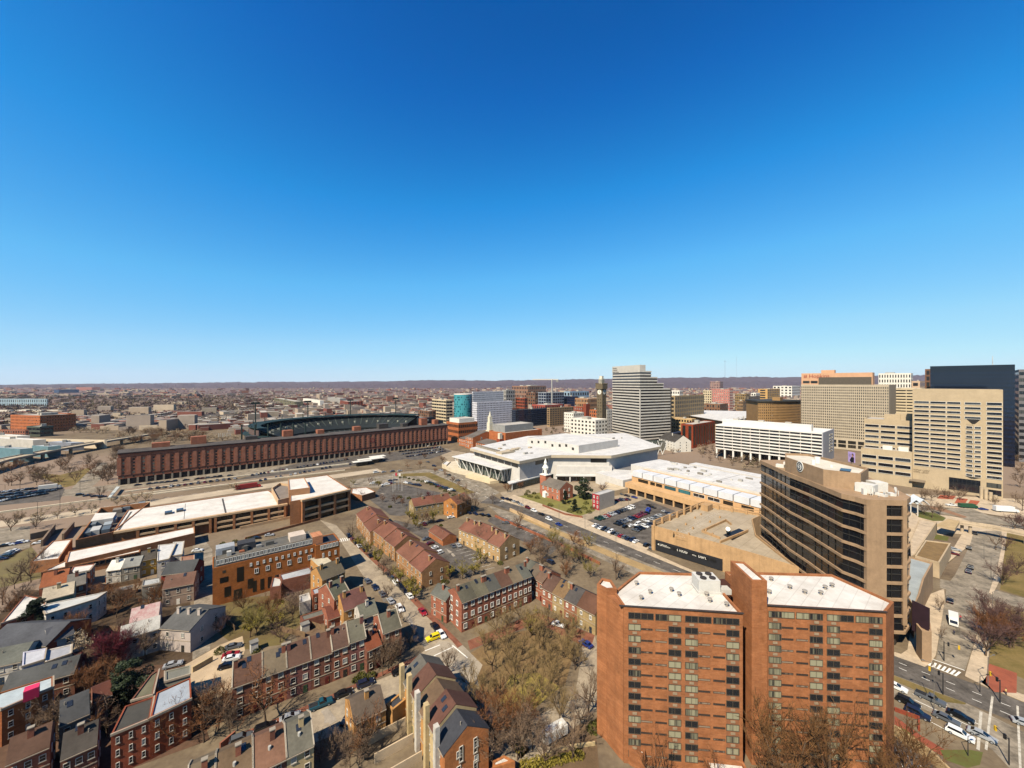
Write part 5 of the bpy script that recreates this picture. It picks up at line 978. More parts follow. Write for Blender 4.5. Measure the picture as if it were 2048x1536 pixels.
block('white-framed glass block under construction', 1073, 1092, 1128, 785, 822, mat('8e949c', .7), rf, 8, 6, 'navy', .8, .7)
block('dark plum glass block right of the crane', 1127, 1150, 1156, 793, 820, mat('2a2634', .5), rf, 6, 5, 'navy', .9, .7)
block('reddish low block in front of the construction site', 1064, 1090, 1126, 810, 836, mat('9a4a3c', .85), rf, 8, 2)
block('large brown hospital complex far behind the hotel', 1024, 1056, 1092, 772, 806, mat('8f6c58', .85), rf, 10, 4, plant=3)
block('pale blue roofed long block beyond the crane', 1128, 1140, 1178, 783, 805, mat('8da3b4', .7), mat('93aabf', .8), 8, 2)
block('tan hall with brown brick sides left of the clock tower', 1150, 1176, 1196, 797, 826, mat('a67c58', .85), rf, 8, 3)
block('brown brick block among the hospital buildings', 1052, 1070, 1076, 785, 825, brown, rf, 4, 6)
block('grey flat block far left of the crane', 1004, 1012, 1030, 780, 830, mat('9a9690', .8), rf, 4, 6)
block('big tan classical office with dark window bays behind the striped tower', 1341, 1350, 1408, 792, 862, mat('a08a68', .9), rf, 14, 8, 'recess', .5, .6)
block('beige flats rising just right of the striped tower', 1341, 1359, 1366, 781, 830, wh2, rf, 4, 6)
block('tall pink brick apartment tower with pale left half', 1423, 1459, 1466, 779, 830, mat('b5766a', .85), rf, 9, 9, 'white2', .4, .5)
block('cream apartment tower joined to the pink brick tower', 1406, 1423, 1426, 781, 828, cream, rf, 4, 9)
block('mauve apartment tower beyond the pink brick tower', 1420, 1440, 1446, 763, 800, mat('a08078', .85), rf, 6, 8)
block('low brown blocks under the pink tower', 1408, 1440, 1456, 808, 836, mat('7d5a42', .85), rf, 8, 3)
block('olive brown office block in front of the far church spire', 1470, 1492, 1500, 788, 826, mat('8f7650', .9), rf, 7, 7)
block('grey-brown office block right of the olive block', 1494, 1497, 1520, 793, 832, mat('75685a', .9), rf, 7, 7)
block('yellow-sided apartment block on the right horizon', 1516, 1535, 1560, 778, 804, mat('c49b5e', .85), rf, 7, 5)
block('white block behind the yellow-sided apartments', 1546, 1584, 1600, 772, 796, wh2, rf, 8, 4)
block('tan gridded block at the foot of the striped tower', 1341, 1384, 1392, 838, 880, mat('c0a070', .85), rf, 8, 5, 'dark', .6, .55)
block('blue-fronted low block squeezed beside the striped tower', 1341, 1344, 1363, 866, 893, mat('4a5674', .7), rf, 5, 5, 'ribbond', .9, .5, plant=0)
block('small pale office left of the yellow-sided apartments', 1502, 1512, 1520, 786, 806, wh2, rf, 4, 3)
block('tan office beyond the arena roof', 1474, 1486, 1492, 802, 838, mat('8a6e50', .9), rf, 4, 5)
block('pinkish parking structure behind the beige tower', 1822, 1840, 1850, 762, 868, mat('c0a388', .85), rf, 5, 9)
# station, podium, museum hall
root, ps, zt = block('pale upper podium on brick base below the teal drum', 893, 917, 955, 846, 885, orange, rf, 10, 3, 'recess', .7, .5); C = sum(ps, Vector())/4; bld('', '', [C+(p-C)*.8 for p in ps], zt+5.5, wh2, rf, z0=zt-.6, root=root, par=.5, wname='upper_wall', rname='upper_roof')
root, ps, zt = block('orange brick hall with grey upper storey behind the convention hall', 978, 1011, 1084, 866, 902, orange, rf, 0, 0, plant=0); C = sum(ps, Vector())/4; bld('', '', [C+(p-C)*.78+Vv*6 for p in ps], zt+8, mat('8f8e8b', .8), rf, z0=zt-.6, root=root, par=.5, wname='upper_wall', rname='upper_roof')
def station():
    C = G(946, 899); L = along(C, Vv, 931); ze = 15; root = gable('railway_station', 'orange brick railway station with gabled front and grey roofs', L, C, 44, ze, 6, orange, roofm('67605a'), 3, 4, None, st='white2', cat='station', ww=1.8, wh=3)
    u = nrm(C-L); n = outn(u); i = -n
    for a, b_, d, h in ((L-u*22, L-u*.2, 26, 10), (C+u*.2, C+u*26, 26, 9)):
        b = MB(); b.prism(ccw([a+i*4, b_+i*4, b_+i*(4+d), a+i*(4+d)]), 0, h); b.build('wing_wall', orange, root); r = MB(); q = [a+i*3.4, b_+i*3.4, b_+i*(4.6+d), a+i*(4.6+d)]; c1 = (q[0]+q[3])/2+u*6; c2 = (q[1]+q[2])/2-u*6; r.v = [tuple(V2(p, h)) for p in q]+[tuple(V2(c1, h+4)), tuple(V2(c2, h+4))]; r.f = [(0, 1, 5, 4), (1, 2, 5), (2, 3, 4, 5), (3, 0, 4), (3, 2, 1, 0)]; r.m = [0]*5; r.build('wing_roof', roofm('67605a'), root); grid(root, a+i*4, b_+i*4, .8, h-.6, 6, 2, .35, .6, 'white2')
    T = C+i*30-u*4
    for w, z0, z1 in ((8, 0, 22), (6, 22, 32), (4.4, 32, 40)): b = MB(); b.box(T, u, w, w, z0, z1); b.build('cupola', mat('d8cfb8', .8), root)
    b = MB(); b.tube((T.x, T.y, 40), (T.x, T.y, 47), 2.2, .1, 8); b.build('cupola', mat('cfc8b4', .8), root)
    T2 = C+u*30+i*20; b = MB(); b.box(T2, u, 6, 6, 0, 15); b.build('corner_tower', redb, root); b = MB(); b.box(T2, u, 4, 4, 15, 22); b.build('cupola', mat('d8cfb8', .8), root)
station()
gable('white_house', 'white gabled house with dark dormered roof at the foot of the striped tower', G(1318, 896), G(1351, 905), 22, 13, 7, wh2, roofm('45413d'), 4, 6, 1, st='dark', cat='house')
# tower crane
def crane():
    C = G(1104, 828); z = lambda y: ztop(C, y); root = thing('tower_crane', 'white tower crane over the hospital construction site', 'crane', C); b = MB(); b.box(C, U, 2.4, 2.4, 0, z(760)); b.build('mast', plain('b0aca4'), root); b = MB(); b.box(C+V2((-18, 0)), (1, .1, 0), 70, 1.6, z(760), z(758)); b.build('jib', plain('cfcac0'), root); b = MB(); b.box(C+V2((14, 2)), (1, .1, 0), 6, 3, z(764), z(760)); b.build('counterweight', plain('8b8880'), root); b = MB(); b.tube(C+Vector((0, 0, z(760))), C+Vector((0, 0, z(755.5))), .8, .3, 5); b.build('apex', plain('d8d4cc'), root)
crane()
for px, yt, lab in ((1450, 722, 'candelabra radio mast on the right-hand ridge'), (1473, 713, 'thin guyed radio mast beside the candelabra mast')):
    D = 7600; X = (px-CX)/F*D; zt = H-(yt-CY)*D/F; zb = 150; root = thing('radio_mast', 'tall '+lab, 'radio mast', (X, D, zb)); b = MB(); b.tube((X, D, zb), (X, D, zt), 3.2 if px == 1450 else 1.6, 2.0 if px == 1450 else 1.2, 5); b.build('mast', plain('8b93a0'), root)
    if px == 1450: b = MB(); b.box((X, D, 0), (1, 0, 0), 46, 3, zt-6, zt); b.build('crossarm', plain('8b93a0'), root)
# left background blocks
def eastblk(label, xl, xc, xr, yt, yb, wall, **k): return block(label, xl, xc, xr, yt, yb, wall, **k)
r_, ps, zt = block('long orange brick mill with shaded right flank on the left', 21, 80, 152, 831, 866, orange, rf, 22, 5, 'dark', .4, .35, dv=nrm((-.97, .22)), du=nrm((.45, .89)), plant=3)
block('low dark green glazed block in front of the orange mill', 53, 80, 107, 853, 874, mat('4c5246', .6), rf, 8, 2, 'ribbond', .9, .5, dv=nrm((-.97, .22)), du=nrm((.5, .86)))
block('low brick terrace of workshops at the left edge below the mill', -20, 50, 58, 860, 876, mat('8f5a44', .85), rf, 14, 2, dv=nrm((-.99, .1)))
block('long pale blue-grey slab of flats at the far left', -60, 93, 96, 797.5, 815, mat('93a7b2', .8), rf, 36, 2, 'dark', .4, .7, dv=nrm((-1, .02)), plant=3)
block('dark blue towers far out on the left plain', 108, 118, 158, 779, 786, mat('3a4d6b', .6), rf, plant=2, dv=nrm((-1, .05)))
block('pink brick campus far out on the left plain', 152, 184, 200, 774.5, 781, mat('9c6a62', .8), rf, plant=2, dv=nrm((-1, .05)))
block('long cream warehouse wall beside the viaduct', 68, 209, 214, 880, 897, mat('cdbda4', .85, .1, .1), mat('a58c74', .9, .2, .1), dv=nrm((-.99, .12)), du=nrm((.8, .6)), plant=0)
for k, (xl, xc, yt, yb, w, r2, lab) in enumerate(((-40, 40, 898, 925, '5f7f88', 'a5a9aa', 'turquoise-sided shed nearest the viaduct'), (64, 96, 893, 915, '67868e', 'aaaeb0', 'turquoise-sided shed behind the nearest one'), (-30, 66, 880, 897, 'b8b2a8', 'dcd6cb', 'grey market shed with striped white roof'), (-40, 34, 872, 884, 'c9c2b6', 'e0dace', 'small white-roofed shed at the left edge'), (96, 142, 886, 902, '7a7d86', 'a9adb4', 'grey-blue shed at the end of the sheds'))):
    block(lab, xl, xc, xc+26, yt, yb, mat(w, .7, .15, .2), mat(r2, .8, .2, .1), name='industrial_shed', cat='shed', dv=nrm((-.97, .24)), du=nrm((.78, .62)), plant=2, par=.2)
# saw-tooth sheds beyond
for k in range(4):
    x = 20+k*32; block(['first', 'second', 'third', 'fourth'][k]+' from the left of the arched white sheds below the blue-grey slab', x-22, x, x+8, 820, 829, mat('cfc6b8', .85), mat('d8d2c6', .85), name='arched_shed', cat='shed', dv=nrm((-.98, .2)), du=nrm((.6, .8)), plant=0, group='arched white sheds')
block('round-roofed grey sports hall among the houses beyond the ballpark', 655, 680, 692, 797, 808, mat('9a9690', .8), rf, plant=1)
block('long brown school block among the houses beyond the ballpark', 548, 590, 606, 803, 815, mat('6e6a52', .85), rf, 14, 2, plant=1)
block('white hall next to the long brown school block', 606, 640, 648, 801, 811, wh2, rf, plant=0)
block('dark red brick flats behind the ballpark light towers', 680, 696, 726, 803, 815, redb, rf, 8, 3, plant=1)
# viaduct
def viaduct():
    pts = [G(-120, 955, 8), G(0, 921, 8), G(110, 899, 8), G(222, 880, 8), G(300, 868, 8)]; root = thing('viaduct', 'raised concrete motorway viaduct crossing the left edge', 'bridge', V2(pts[1]))
    L, Rr = strip_pts(pts, 13); b = MB(); b.prism(ccw(Rr+L[::-1]), 6.6, 8.0, 0, 1); b.build('deck', [mat('8f8171', .9, .2, .2), mat('b5a58c', .9, .2, .1)], root)
    for side in (L, Rr):
        l2, r2 = strip_pts(side, .5); b = MB(); b.prism(ccw(r2+l2[::-1]), 8.0, 9.0); b.build('parapet', mat('cdbb9f', .9, .15, .2), root)
    for i in range(len(pts)-1):
        for t in (.25, .75): p = pts[i].lerp(pts[i+1], t); b = MB(); b.box(p, (1, 0, 0), 2.2, 2.2, 0, 6.6); b.build('pier', mat('a5937c', .9), root)
viaduct()
# footbridge and plaza walls at the right
def footbridge():
    pts = [G(1917, 1044, 5.5), G(1985, 1054, 5.5), G(2100, 1078, 5.5)]; root = thing('footbridge', 'slender concrete footbridge over the side street at the right', 'footbridge', V2(pts[0])); L, Rr = strip_pts(pts, 3.0); b = MB(); b.prism(ccw(Rr+L[::-1]), 4.4, 5.4); b.build('deck', concw, root)
    for s in (L, Rr): l2, r2 = strip_pts(s, .25); b = MB(); b.prism(ccw(r2+l2[::-1]), 5.4, 6.4); b.build('parapet', concw, root)
    for p in (pts[0].lerp(pts[1], .35), pts[0]+V2((2, 0)), pts[1].lerp(pts[2], .6)): b = MB(); b.tube((p.x, p.y, 0), (p.x, p.y, 4.4), .7, .7, 10); b.build('pier', concw, root)
footbridge()
cf = mat('b6a184', .9, .15, .2, None, .1, 0, 1, None, .2)
bld('concrete_terrace', 'pale concrete terrace block behind the tall banded hotel', [G(1820, 1076, 6.5), G(1838, 1037, 6.5), G(1874, 1044, 6.5), G(1830, 1109, 6.5), G(1822, 1112, 6.5)], 6.5, cf, concw, cat='terrace', par=.3)
bld('brown_roof_block', 'low block with flat brown roof and tan walls beside the hotel', [G(1830, 1111, 7), G(1851, 1080, 7), G(1902, 1086, 7), G(1879, 1125, 7)], 7, cf, mat('7d6440', .95, .2, .3), cat='building', par=.5)
bld('concrete_pavilion', 'tan concrete pavilion with a deep roof overhang on columns', [G(1874, 1049, 6), G(1910, 1057, 6), G(1920, 1042, 6), G(1896, 1037, 6)], 6.0, cf, mat('b39a72', .9), z0=4.6, cat='pavilion', par=0)
def canopy():
    root = thing('gabled_canopy', 'white folded canopy roof on posts behind the banded hotel', 'canopy', G(1838, 1035)); 
    for k in range(2):
        x = 1830+k*14; A, M_, B = G(x-10, 1008, 8), G(x+3, 999, 10.5), G(x+15, 1009, 8); d = V2((6, 12)); b = MB(); b.v = [tuple(p) for p in (A, M_, B, A+d, M_+d, B+d)]+[tuple(p-Vector((0, 0, .4))) for p in (A, M_, B, A+d, M_+d, B+d)]; b.f = [(0, 1, 4, 3), (1, 2, 5, 4), (6, 9, 10, 7), (7, 10, 11, 8), (0, 6, 7, 1), (1, 7, 8, 2), (3, 4, 10, 9), (4, 5, 11, 10), (0, 3, 9, 6), (2, 8, 11, 5)]; b.m = [0]*10; b.build('roof', mat('cfd6da', .6, .1, .3), root)
        b = MB(); p = A+V2((1.5, 1)); b.tube((p.x, p.y, 0), (p.x, p.y, 7.8), .3, .3, 8); b.build('post', plain('cfc9bd'), root)
canopy()
# ------------------------------------------------------------------ neighbourhood houses
rb = roofm('5f463a'); rg = roofm('6a665e'); rgg = roofm('646052'); rol = roofm('6f6250'); rdk = roofm('3f4045'); rbr = roofm('7a4c3c'); rlt = roofm('a3a6aa'); rwh = wroof
bA = brick('7d4a3c', '6b3d32'); bB = brick('9a5a46', '87493a'); bC = brick('b0683f', '9c5834'); bO = brick('b5713f', 'a06236'); stu = mat('b48652', .9, .2, .4, None, .1, 0, 1.5, None, .3); crm = mat('bfa87e', .9, .2, .4, None, .1, 0, 1.5, None, .25); wht = mat('c4bcb0', .9, .25, .4, None, .1, 0, 1.5, None, .25); gry = mat('7c766c', .9, .2, .4, None, .1, 0, 1.5, None, .25); tanb = brick('a3825e', '917050')
def row(pA, pB, z, cuts, names, walls, roofs, d, rise, floors, nw, fmt, group, chim=1, st='sash', z0=0, dz=None, **k):
    A, B = G(pA[0], pA[1], z), G(pB[0], pB[1], z); out = []
    for i in range(len(cuts)-1):
        a, b_ = A.lerp(B, cuts[i]), A.lerp(B, cuts[i+1]); zz = z+(dz[i] if dz else 0)
        out.append(gable('rowhouse', fmt % names[i], a, b_, d, zz, rise, walls[i % len(walls)], roofs[i], floors, nw, chim, group, st, cpos=.1+.8*(i % 2), **k))
    return out
row((463.7, 1375), (732, 1280), 8.5, [0, .2, .37, .55, .715, .855, 1], ['brown-roofed rowhouse at the left end', 'olive-roofed rowhouse', 'brown-roofed rowhouse next to the olive one', 'wide brown-roofed middle rowhouse', 'taupe-roofed rowhouse left of the green one', 'grey-green roofed rowhouse at the right end'], [bA, bB, brick('84504a', '704038')], [rb, rol, roofm('5d463b'), roofm('63493d'), roofm('5f493f'), rgg], 10, 3.2, 3, 2, '%s of the long row behind the parked pickup', 'three-storey rowhouses along the street', trim=True, ww=1.2, wh=1.5, dz=[0, 0, 0, 0, .5, .9])
gable('rowhouse', 'low house with rust-red sloping roof between the long row and the corner house', G(734, 1302, 6.5), G(764, 1288, 6.5), 9, 6.5, 2.4, bA, roofm('7a4530'), 2, 2, 1, None, 'sash')
gable('corner_house', 'tall corner house with sage green gable roof near the yellow car', G(765, 1267, 9), G(803, 1253, 9), 10, 9, 3.0, bB, rgg, 3, 2, 1, None, 'sash', trim=True)
# front-left row whose back slopes face us
P1, P2 = V2((-58.6, 76.2)), V2((-44.9, 85.8)); uu = nrm(P2-P1); off = outn(uu)*5
for i, (a, c, m, w, lab) in enumerate(((-.25, .0, rol, bB, 'olive-brown roofed house at the bottom edge, leftmost of its row'), (0, .36, roofm('6d5a46'), bB, 'olive-roofed house at the bottom edge with one round vent'), (.36, .7, roofm('7a5a48'), bA, 'tan-brown roofed house at the bottom edge between two others'), (.7, 1.0, roofm('6a665a'), crm, 'grey-green roofed house at the bottom edge, rightmost of its row'))):
    r_ = gable('rowhouse', lab, P1.lerp(P2, a)+off, P1.lerp(P2, c)+off, 10, 8.2, 3.0, w, m, 3, 2, 1, 'bottom edge rowhouses', 'sash', trim=True, cpos=.6); q = P1.lerp(P2, (a+c)/2)+off*.55; b = MB(); b.tube((q.x, q.y, 9.3), (q.x, q.y, 10.4), .3, .3, 8); b.build('roof_vent', mat('b5b1a8', .6), r_)
gable('side_house', 'house with mottled brown roof and tan stucco wall between the street and the stepped row', G(707, 1447, 6.5), G(772, 1415, 6.5), 8.5, 6.5, 2.6, stu, roofm('5d5146'), 2, 2, 1, None, 'sash')
bld('link_block', 'small flat dark-roofed link between the tan stucco house and the stepped row', [G(772, 1408, 5.5), G(800, 1385, 5.5), G(812, 1398, 5.5), G(785, 1420, 5.5)], 5.5, stu, rdk, cat='house', par=.3)
# stepped row of five, gable end facing us
ud = nrm((.82, .572)); vd = nrm((-.574, .819)); base = V2((-13.6, 78.0))
st_lab = ['dark slate roofed end house with tall brick gable at the bottom of the stepped row', 'brown-roofed house with skylight, second from the bottom of the stepped row', 'tan-brown roofed house, third from the bottom of the stepped row', 'dark brown roofed house, fourth from the bottom of the stepped row', 'grey-roofed house at the top of the stepped row by the street corner']
for k in range(5):
    o_ = base+vd*5.3*k; B_ = o_; A_ = o_+vd*5.25; ze = 9.4+(0, .9, .1, .8, 0)[k]
    r_ = gable('rowhouse', st_lab[k], A_, B_, 10.4, ze, 3.2, (bC, crm, stu, crm, stu)[k], (rdk, roofm('62443a'), roofm('6a5644'), roofm('5d4238'), roofm('5f5b54'))[k], 3, 1, None, 'stepped row of gabled houses', 'sash', trim=False)
    p = o_+vd*3.0-ud*.5; c = MB(); c.box(p, vd, 1.2, 1.0, 0, ze+4.2); c.build('chimney', (wht, crm, wht, crm, crm)[k], r_)
    if k == 0:
        for x in (3.2, 6.6): addwin(r_, base+ud*x+Vector((0, 0, 6.2)), ud, .9, 3.2, 'sash'); addwin(r_, base+ud*x+Vector((0, 0, 2.0)), ud, .9, 2.6, 'sash')
    w = MB(); q = o_+vd*.3-ud*5; w.box(q, ud, 9, .25, 0, 2.2); w.build('yard_wall', mat('c4ae90', .9), r_)
# row facing the square garden
row((923, 1205.6), (1063.7, 1151), 10.2, [0, .19, .36, .53, .70, .86, 1], ['grey-green roofed brick house at the left end', 'sage-roofed house', 'dark grey roofed house', 'red-brown roofed house', 'pale brown roofed house', 'charcoal roofed house at the right end'], [bB, bB, bA], [roofm('5c584b'), roofm('666150'), roofm('55544e'), rb, roofm('6f6250'), roofm('5a5a52')], 10, 3.0, 3, 2, '%s of the row facing the square garden', 'rowhouses facing the square garden', ww=1.3, wh=1.7, st='white2', back=True)
gable('side_house', 'narrow grey-roofed brick house just left of the row facing the square', G(862, 1186, 8), G(893, 1202, 8), 6.5, 8, 2.2, bB, roofm('5c5c55'), 3, 2, 1, None, 'sash')
row((1040, 1140), (1086, 1166), 7.6, [0, .33, .66, 1], ['nearest the corner', 'middle', 'farthest right'], [bB], [roofm('59584f'), roofm('65594c'), roofm('6b5648')], 10, 2.8, 2, 2, 'short grey-roofed house at the back of the bend, %s of three', 'houses at the bend behind the square', z0=0)
row((1083, 1174), (1191, 1230), 7, [0, .22, .45, .68, 1.0], ['brown-roofed house farthest', 'tan-roofed house second farthest', 'slate-roofed house second nearest', 'dark brown roofed house nearest'], [bB, tanb], [roofm('5c463c'), roofm('7a6247'), roofm('544f4c'), roofm('5f4335')], 10.5, 3.0, 2, 2, '%s from us in the diagonal row beside the brick tower', 'diagonal row by the brick tower', chim=1, st='white2')
# brown-roofed town houses on the tree-lined street
fcol = [roofm('744c3e'), roofm('6e493b'), roofm('785041'), roofm('714b3d'), roofm('7a5343'), roofm('754d3f')]
for k, (a, c, nm) in enumerate((((713, 1029.6), (741, 1064.5), 'farthest'), ((744.5, 1061), (790, 1094), 'middle'), ((793, 1104.6), (844, 1144.8), 'nearest'))):
    for j, (t0, t1) in enumerate(((0, .56), (.56, 1))):
        A, B = G(*a, 7), G(*c, 7); gable('townhouse', '%s half of the %s brown-roofed town house block on the tree-lined street' % (('far', 'near')[j], nm), A.lerp(B, t0), A.lerp(B, t1), 13.6-j*.6, 7+.5*(j == 0), 3.4, brick('a87450', '966444'), fcol[(2*k+j) % 6], 2, 3, 1, 'brown-roofed town houses', 'sash', cpos=.3+.5*j)
for j, (t0, t1, dz) in enumerate(((0, .28, 0), (.28, .72, .5), (.72, 1, 0))):
    A, B = G(917.5, 1057, 7.4), G(1000, 1095, 7.4); gable('apartment_house', ['far third', 'tall middle part', 'near third with brick gable'][j]+' of the brown-roofed tan apartment house by the courtyard', A.lerp(B, t0), A.lerp(B, t1), 14-(j != 1), 7.4+dz, 3.6, brick('b58a62', 'a27854'), fcol[j+2], 2, 3, 2, 'tan apartment house', 'white2', ww=1.1)
for j, (a, c, nm, z, w) in enumerate((((827.5, 1013), (870, 1006), 'left part of the tan apartment house with two brown roofs near the gate', 8, tanb), ((871, 1006), (902.5, 1001), 'right part of the tan apartment house with two brown roofs near the gate', 8, tanb), ((914, 1009), (942, 997), 'brown-roofed house with orange gable beside the big bare tree', 8.4, bO))):
    gable('apartment_house', nm, G(*a, z), G(*c, z), 11, z, 3.2, w, fcol[j], 2, 4-j, 1, 'apartment houses by the gate', 'sash')
def carport():
    A, B = G(857.5, 1061, 3.2), G(886, 1080, 3.2); gable('carport', 'long low carport with brown roof and open bays in the courtyard', A, B, 8, 3.2, 2.0, brick('a5603f', '8f5034'), fcol[1], 1, 1, None, None, 'dark', door=False, cat='carport', wins=False, z0=.0)
carport()
bld('gate_lodge', 'small white-roofed gate lodge between the car park and the courtyard', [G(833, 1010, 3), G(846, 1012, 3), G(850, 1004, 3), G(838, 1002, 3)], 3, crm, wroof, cat='lodge', par=.2)
# orange apartment terrace
def orange_flats():
    A = G(425, 1214); Bx = G(629, 1087, 15.1); B = V2(Bx); u = nrm(B-A); i = -outn(u); L = (B-A).length; P = lambda x, y: A+u*x+i*y
    root, ps = bld('apartment_terrace', 'bright orange brick apartment terrace with setback glazed top floor', [P(0, 0), P(L, 0), P(L, 12), P(0, 12)], 14.6, brick('a0582c', '904d26'), mat('5b5955', .9, .25, .2), cat='apartment building', par=.3, pw=.3)
    _, p2 = bld('', '', [P(.8, 1.2), P(L-.5, 1.2), P(L-.5, 11), P(.8, 11)], 17.3, mat('8a8072', .8), mat('5f5c56', .9, .25, .2), z0=14.3, root=root, par=.3, pw=.3, wname='top_floor', rname='top_roof')
    grid(root, P(1, 1.15), P(L-.6, 1.15), 14.9, 17.0, 26, 1, .86, .85, 'white2')
    grid(root, P(11, 0), P(L, 0), 11.6, 13.6, 11, 1, .35, .6, 'white2'); grid(root, P(12, 0), P(L, 0), 8, 11.2, 6, 1, .35, .6, 'white2'); grid(root, P(12, 0), P(L, 0), .6, 6.5, 9, 1, .5, .75, 'recess')
    for x, z, w, h in ((3.0, 11.8, 1.0, 1.0), (2.2, 8.2, 2.6, 2.0), (3.6, 2.4, 2.0, 3.8), (6.5, .4, 2.6, 3.8), (7.5, 7.0, 2.2, 5.6), (11, 3.2, 1.8, 3.8)): addwin(root, P(x, 0)+Vector((0, 0, z)), u, w, h, 'recess')
    rn = random.Random(4)
    for k in range(12): unit(root, P(rn.uniform(2, L-2), rn.uniform(3, 10)), u, rn.uniform(1, 3), rn.uniform(1, 2), 17.0, rn.uniform(17.6, 19.2), mat(rn.choice(('8e8b86', 'b8b5ae', '55534f', '9a5c40')), .8, .15, .5), 'roof_box')
    for x, m in ((4, rlt), (11, rdk)): unit(root, P(x, 8), u, 6, 5, 17.0, 19.6, m, 'roof_house')
    A2, B2 = G(641, 1108), G(683, 1096); _, q = bld('', '', [P(L+.1, -1), P(L+10, -1), P(L+10, 9), P(L+.1, 9)], 14.4, brick('a0582c', '904d26'), rdk, root=root, par=.3); grid(root, P(L+2, -1), P(L+9.5, -1), 12, 14.2, 6, 1, .8, .8, 'white2'); grid(root, P(L+2, -1), P(L+9.5, -1), 8, 11, 3, 1, .3, .6, 'white2')
    unit(root, P(L+1.5, 4), u, 4, 6, 14.2, 17.6, brick('c07a5a', 'a86448'), 'roof_house'); unit(root, P(L-6, 5), u, 6, 6, 17.0, 19.4, mat('c9b8a8', .8), 'roof_house')
orange_flats()
# cluster between the flats and the street
gable('house', 'house with pale cream roof at the right end of the orange terrace', G(637, 1133, 7), G(662, 1122, 7), 16, 7, 2.6, stu, roofm('c4b8a0'), 2, 2, 1, None, 'sash')
gable('house', 'house with green-grey roof and tan gable behind the cream-roofed house', G(644, 1160, 8.5), G(690, 1142, 8.5), 10, 8.5, 3.2, stu, roofm('625a4b'), 3, 2, 2, None, 'sash')
gable('house', 'house with steep sage green roof and dark dormer facing the street', G(668, 1200, 9), G(700, 1185, 9), 11, 9, 3.6, bB, roofm('5c5c4d'), 3, 2, 2, None, 'sash', trim=True)
gable('house', 'house with purple-brown roof and tan gable on the street corner', G(687, 1222, 7.5), G(737, 1204, 7.5), 10, 7.5, 3.4, stu, roofm('664640'), 2, 2, 2, None, 'sash')
gable('house', 'small white-walled house with sage roof below the purple-brown one', G(722, 1238, 6.5), G(757, 1224, 6.5), 7.5, 6.5, 2.6, wht, roofm('68675a'), 2, 2, 1, None, 'sash')
bld('backbuilding', 'long flat grey-roofed brick wing behind the orange terrace', [G(563, 1161, 6), G(628, 1146, 6), G(620, 1133, 6), G(558, 1149, 6)], 6, bA, rlt, cat='house', par=.3)
bld('backbuilding', 'short silver-roofed annex left of the long grey wing', [G(540, 1175, 5), G(562, 1172, 5), G(566, 1157, 5), G(546, 1152, 5)], 5, bA, mat('b8b6b0', .8), cat='house', par=.3)
gr_, gp = bld('backbuilding', 'red brick wing with silver roof in front of the sage-roofed house', [G(626, 1190, 6.5), G(667, 1177, 6.5), G(660, 1166, 6.5), G(622, 1179, 6.5)], 6.5, brick('94503a', '7f4230'), rlt, cat='house', par=.3); grid(gr_, *lit(gp)[0], .6, 6, 4, 2, .3, .5, 'sash')
bld('backbuilding', 'white-walled flat annex beside the red brick wing', [G(600, 1206, 4.5), G(622, 1199, 4.5), G(618, 1185, 4.5), G(598, 1191, 4.5)], 4.5, wht, mat('b8b6b0', .8), cat='house', par=.3)
gable('backbuilding', 'low brown-roofed garage with terrace behind the long row', G(656, 1240, 4), G(696, 1226, 4), 9, 4, 2.0, bB, roofm('6b4034'), 1, 2, None, None, 'sash', cat='garage')
bld('backbuilding', 'flat grey shed beside the brown-roofed garage', [G(605, 1242, 3), G(652, 1228, 3), G(650, 1216, 3), G(600, 1232, 3)], 3, bA, roofm('6f6e66'), cat='shed', par=.2)
# far-left cluster
def flat_house(label, pts, z, wall, roof, nx=0, nz=2, st='sash', name='house', par=.3, fw=.3, fh=.5):
    r_, p = bld(name, label, [G(px, py, z) for px, py in pts], z, wall, roof, cat='house', par=par, pw=.3)
    for A, B in lit(p):
        if (B-A).length > 2: cm = MB(); uu = nrm(B-A); cm.box((A+B)/2+outn(uu)*.08, uu, (B-A).length+.2, .3, z-.45, z+.06); cm.build('cornice', gutm, r_)
    if nx:
        for A, B in lit(p):
            if (B-A).length > 3: grid(r_, A, B, .6, z-.5, max(1, round(nx*(B-A).length/14)), nz, fw, fh, st)
    return r_, p
flat_house('long whitewashed flat-roofed house with three dark windows behind the conifer', [(92, 1228), (193, 1197), (213, 1183), (95, 1207), (80, 1212)], 8, wht, mat('b9b8b2', .85, .15, .3), 5, 2, 'sash')
flat_house('white-roofed house with skylights left of the conifer', [(2, 1246), (88, 1218), (92, 1198), (50, 1190)], 7.5, bB, mat('c9c5bc', .85, .15, .3), 4, 2)
gable('house', 'cream-gabled house behind the whitewashed one', G(82, 1203, 8), G(148, 1186, 8), 10, 8, 2.4, crm, roofm('b3a690'), 2, 3, 1, None, 'sash')
gable('house', 'house with terracotta dormered roof next to the long brick office', G(78, 1176, 7), G(134, 1164, 7), 9, 7, 3.6, bB, roofm('93593c'), 2, 2, 1, None, 'sash')
gable('house', 'brick house with grey lean-to roof right of the terracotta roof', G(132, 1176, 6.5), G(172, 1166, 6.5), 10, 6.5, 3.0, bB, roofm('77726a'), 2, 2, 1, None, 'sash')
flat_house('white flat-roofed house with dark shadowed skylight behind the grey lean-to', [(138, 1148), (180, 1140), (190, 1127), (146, 1133)], 7, bB, wroof, 3)
gable('house', 'white-roofed small house with dark hipped end among the back gardens', G(212, 1142, 5.5), G(242, 1138, 5.5), 8, 5.5, 2.6, wht, mat('cfcac0', .85), 2, 2, 1, None, 'sash')
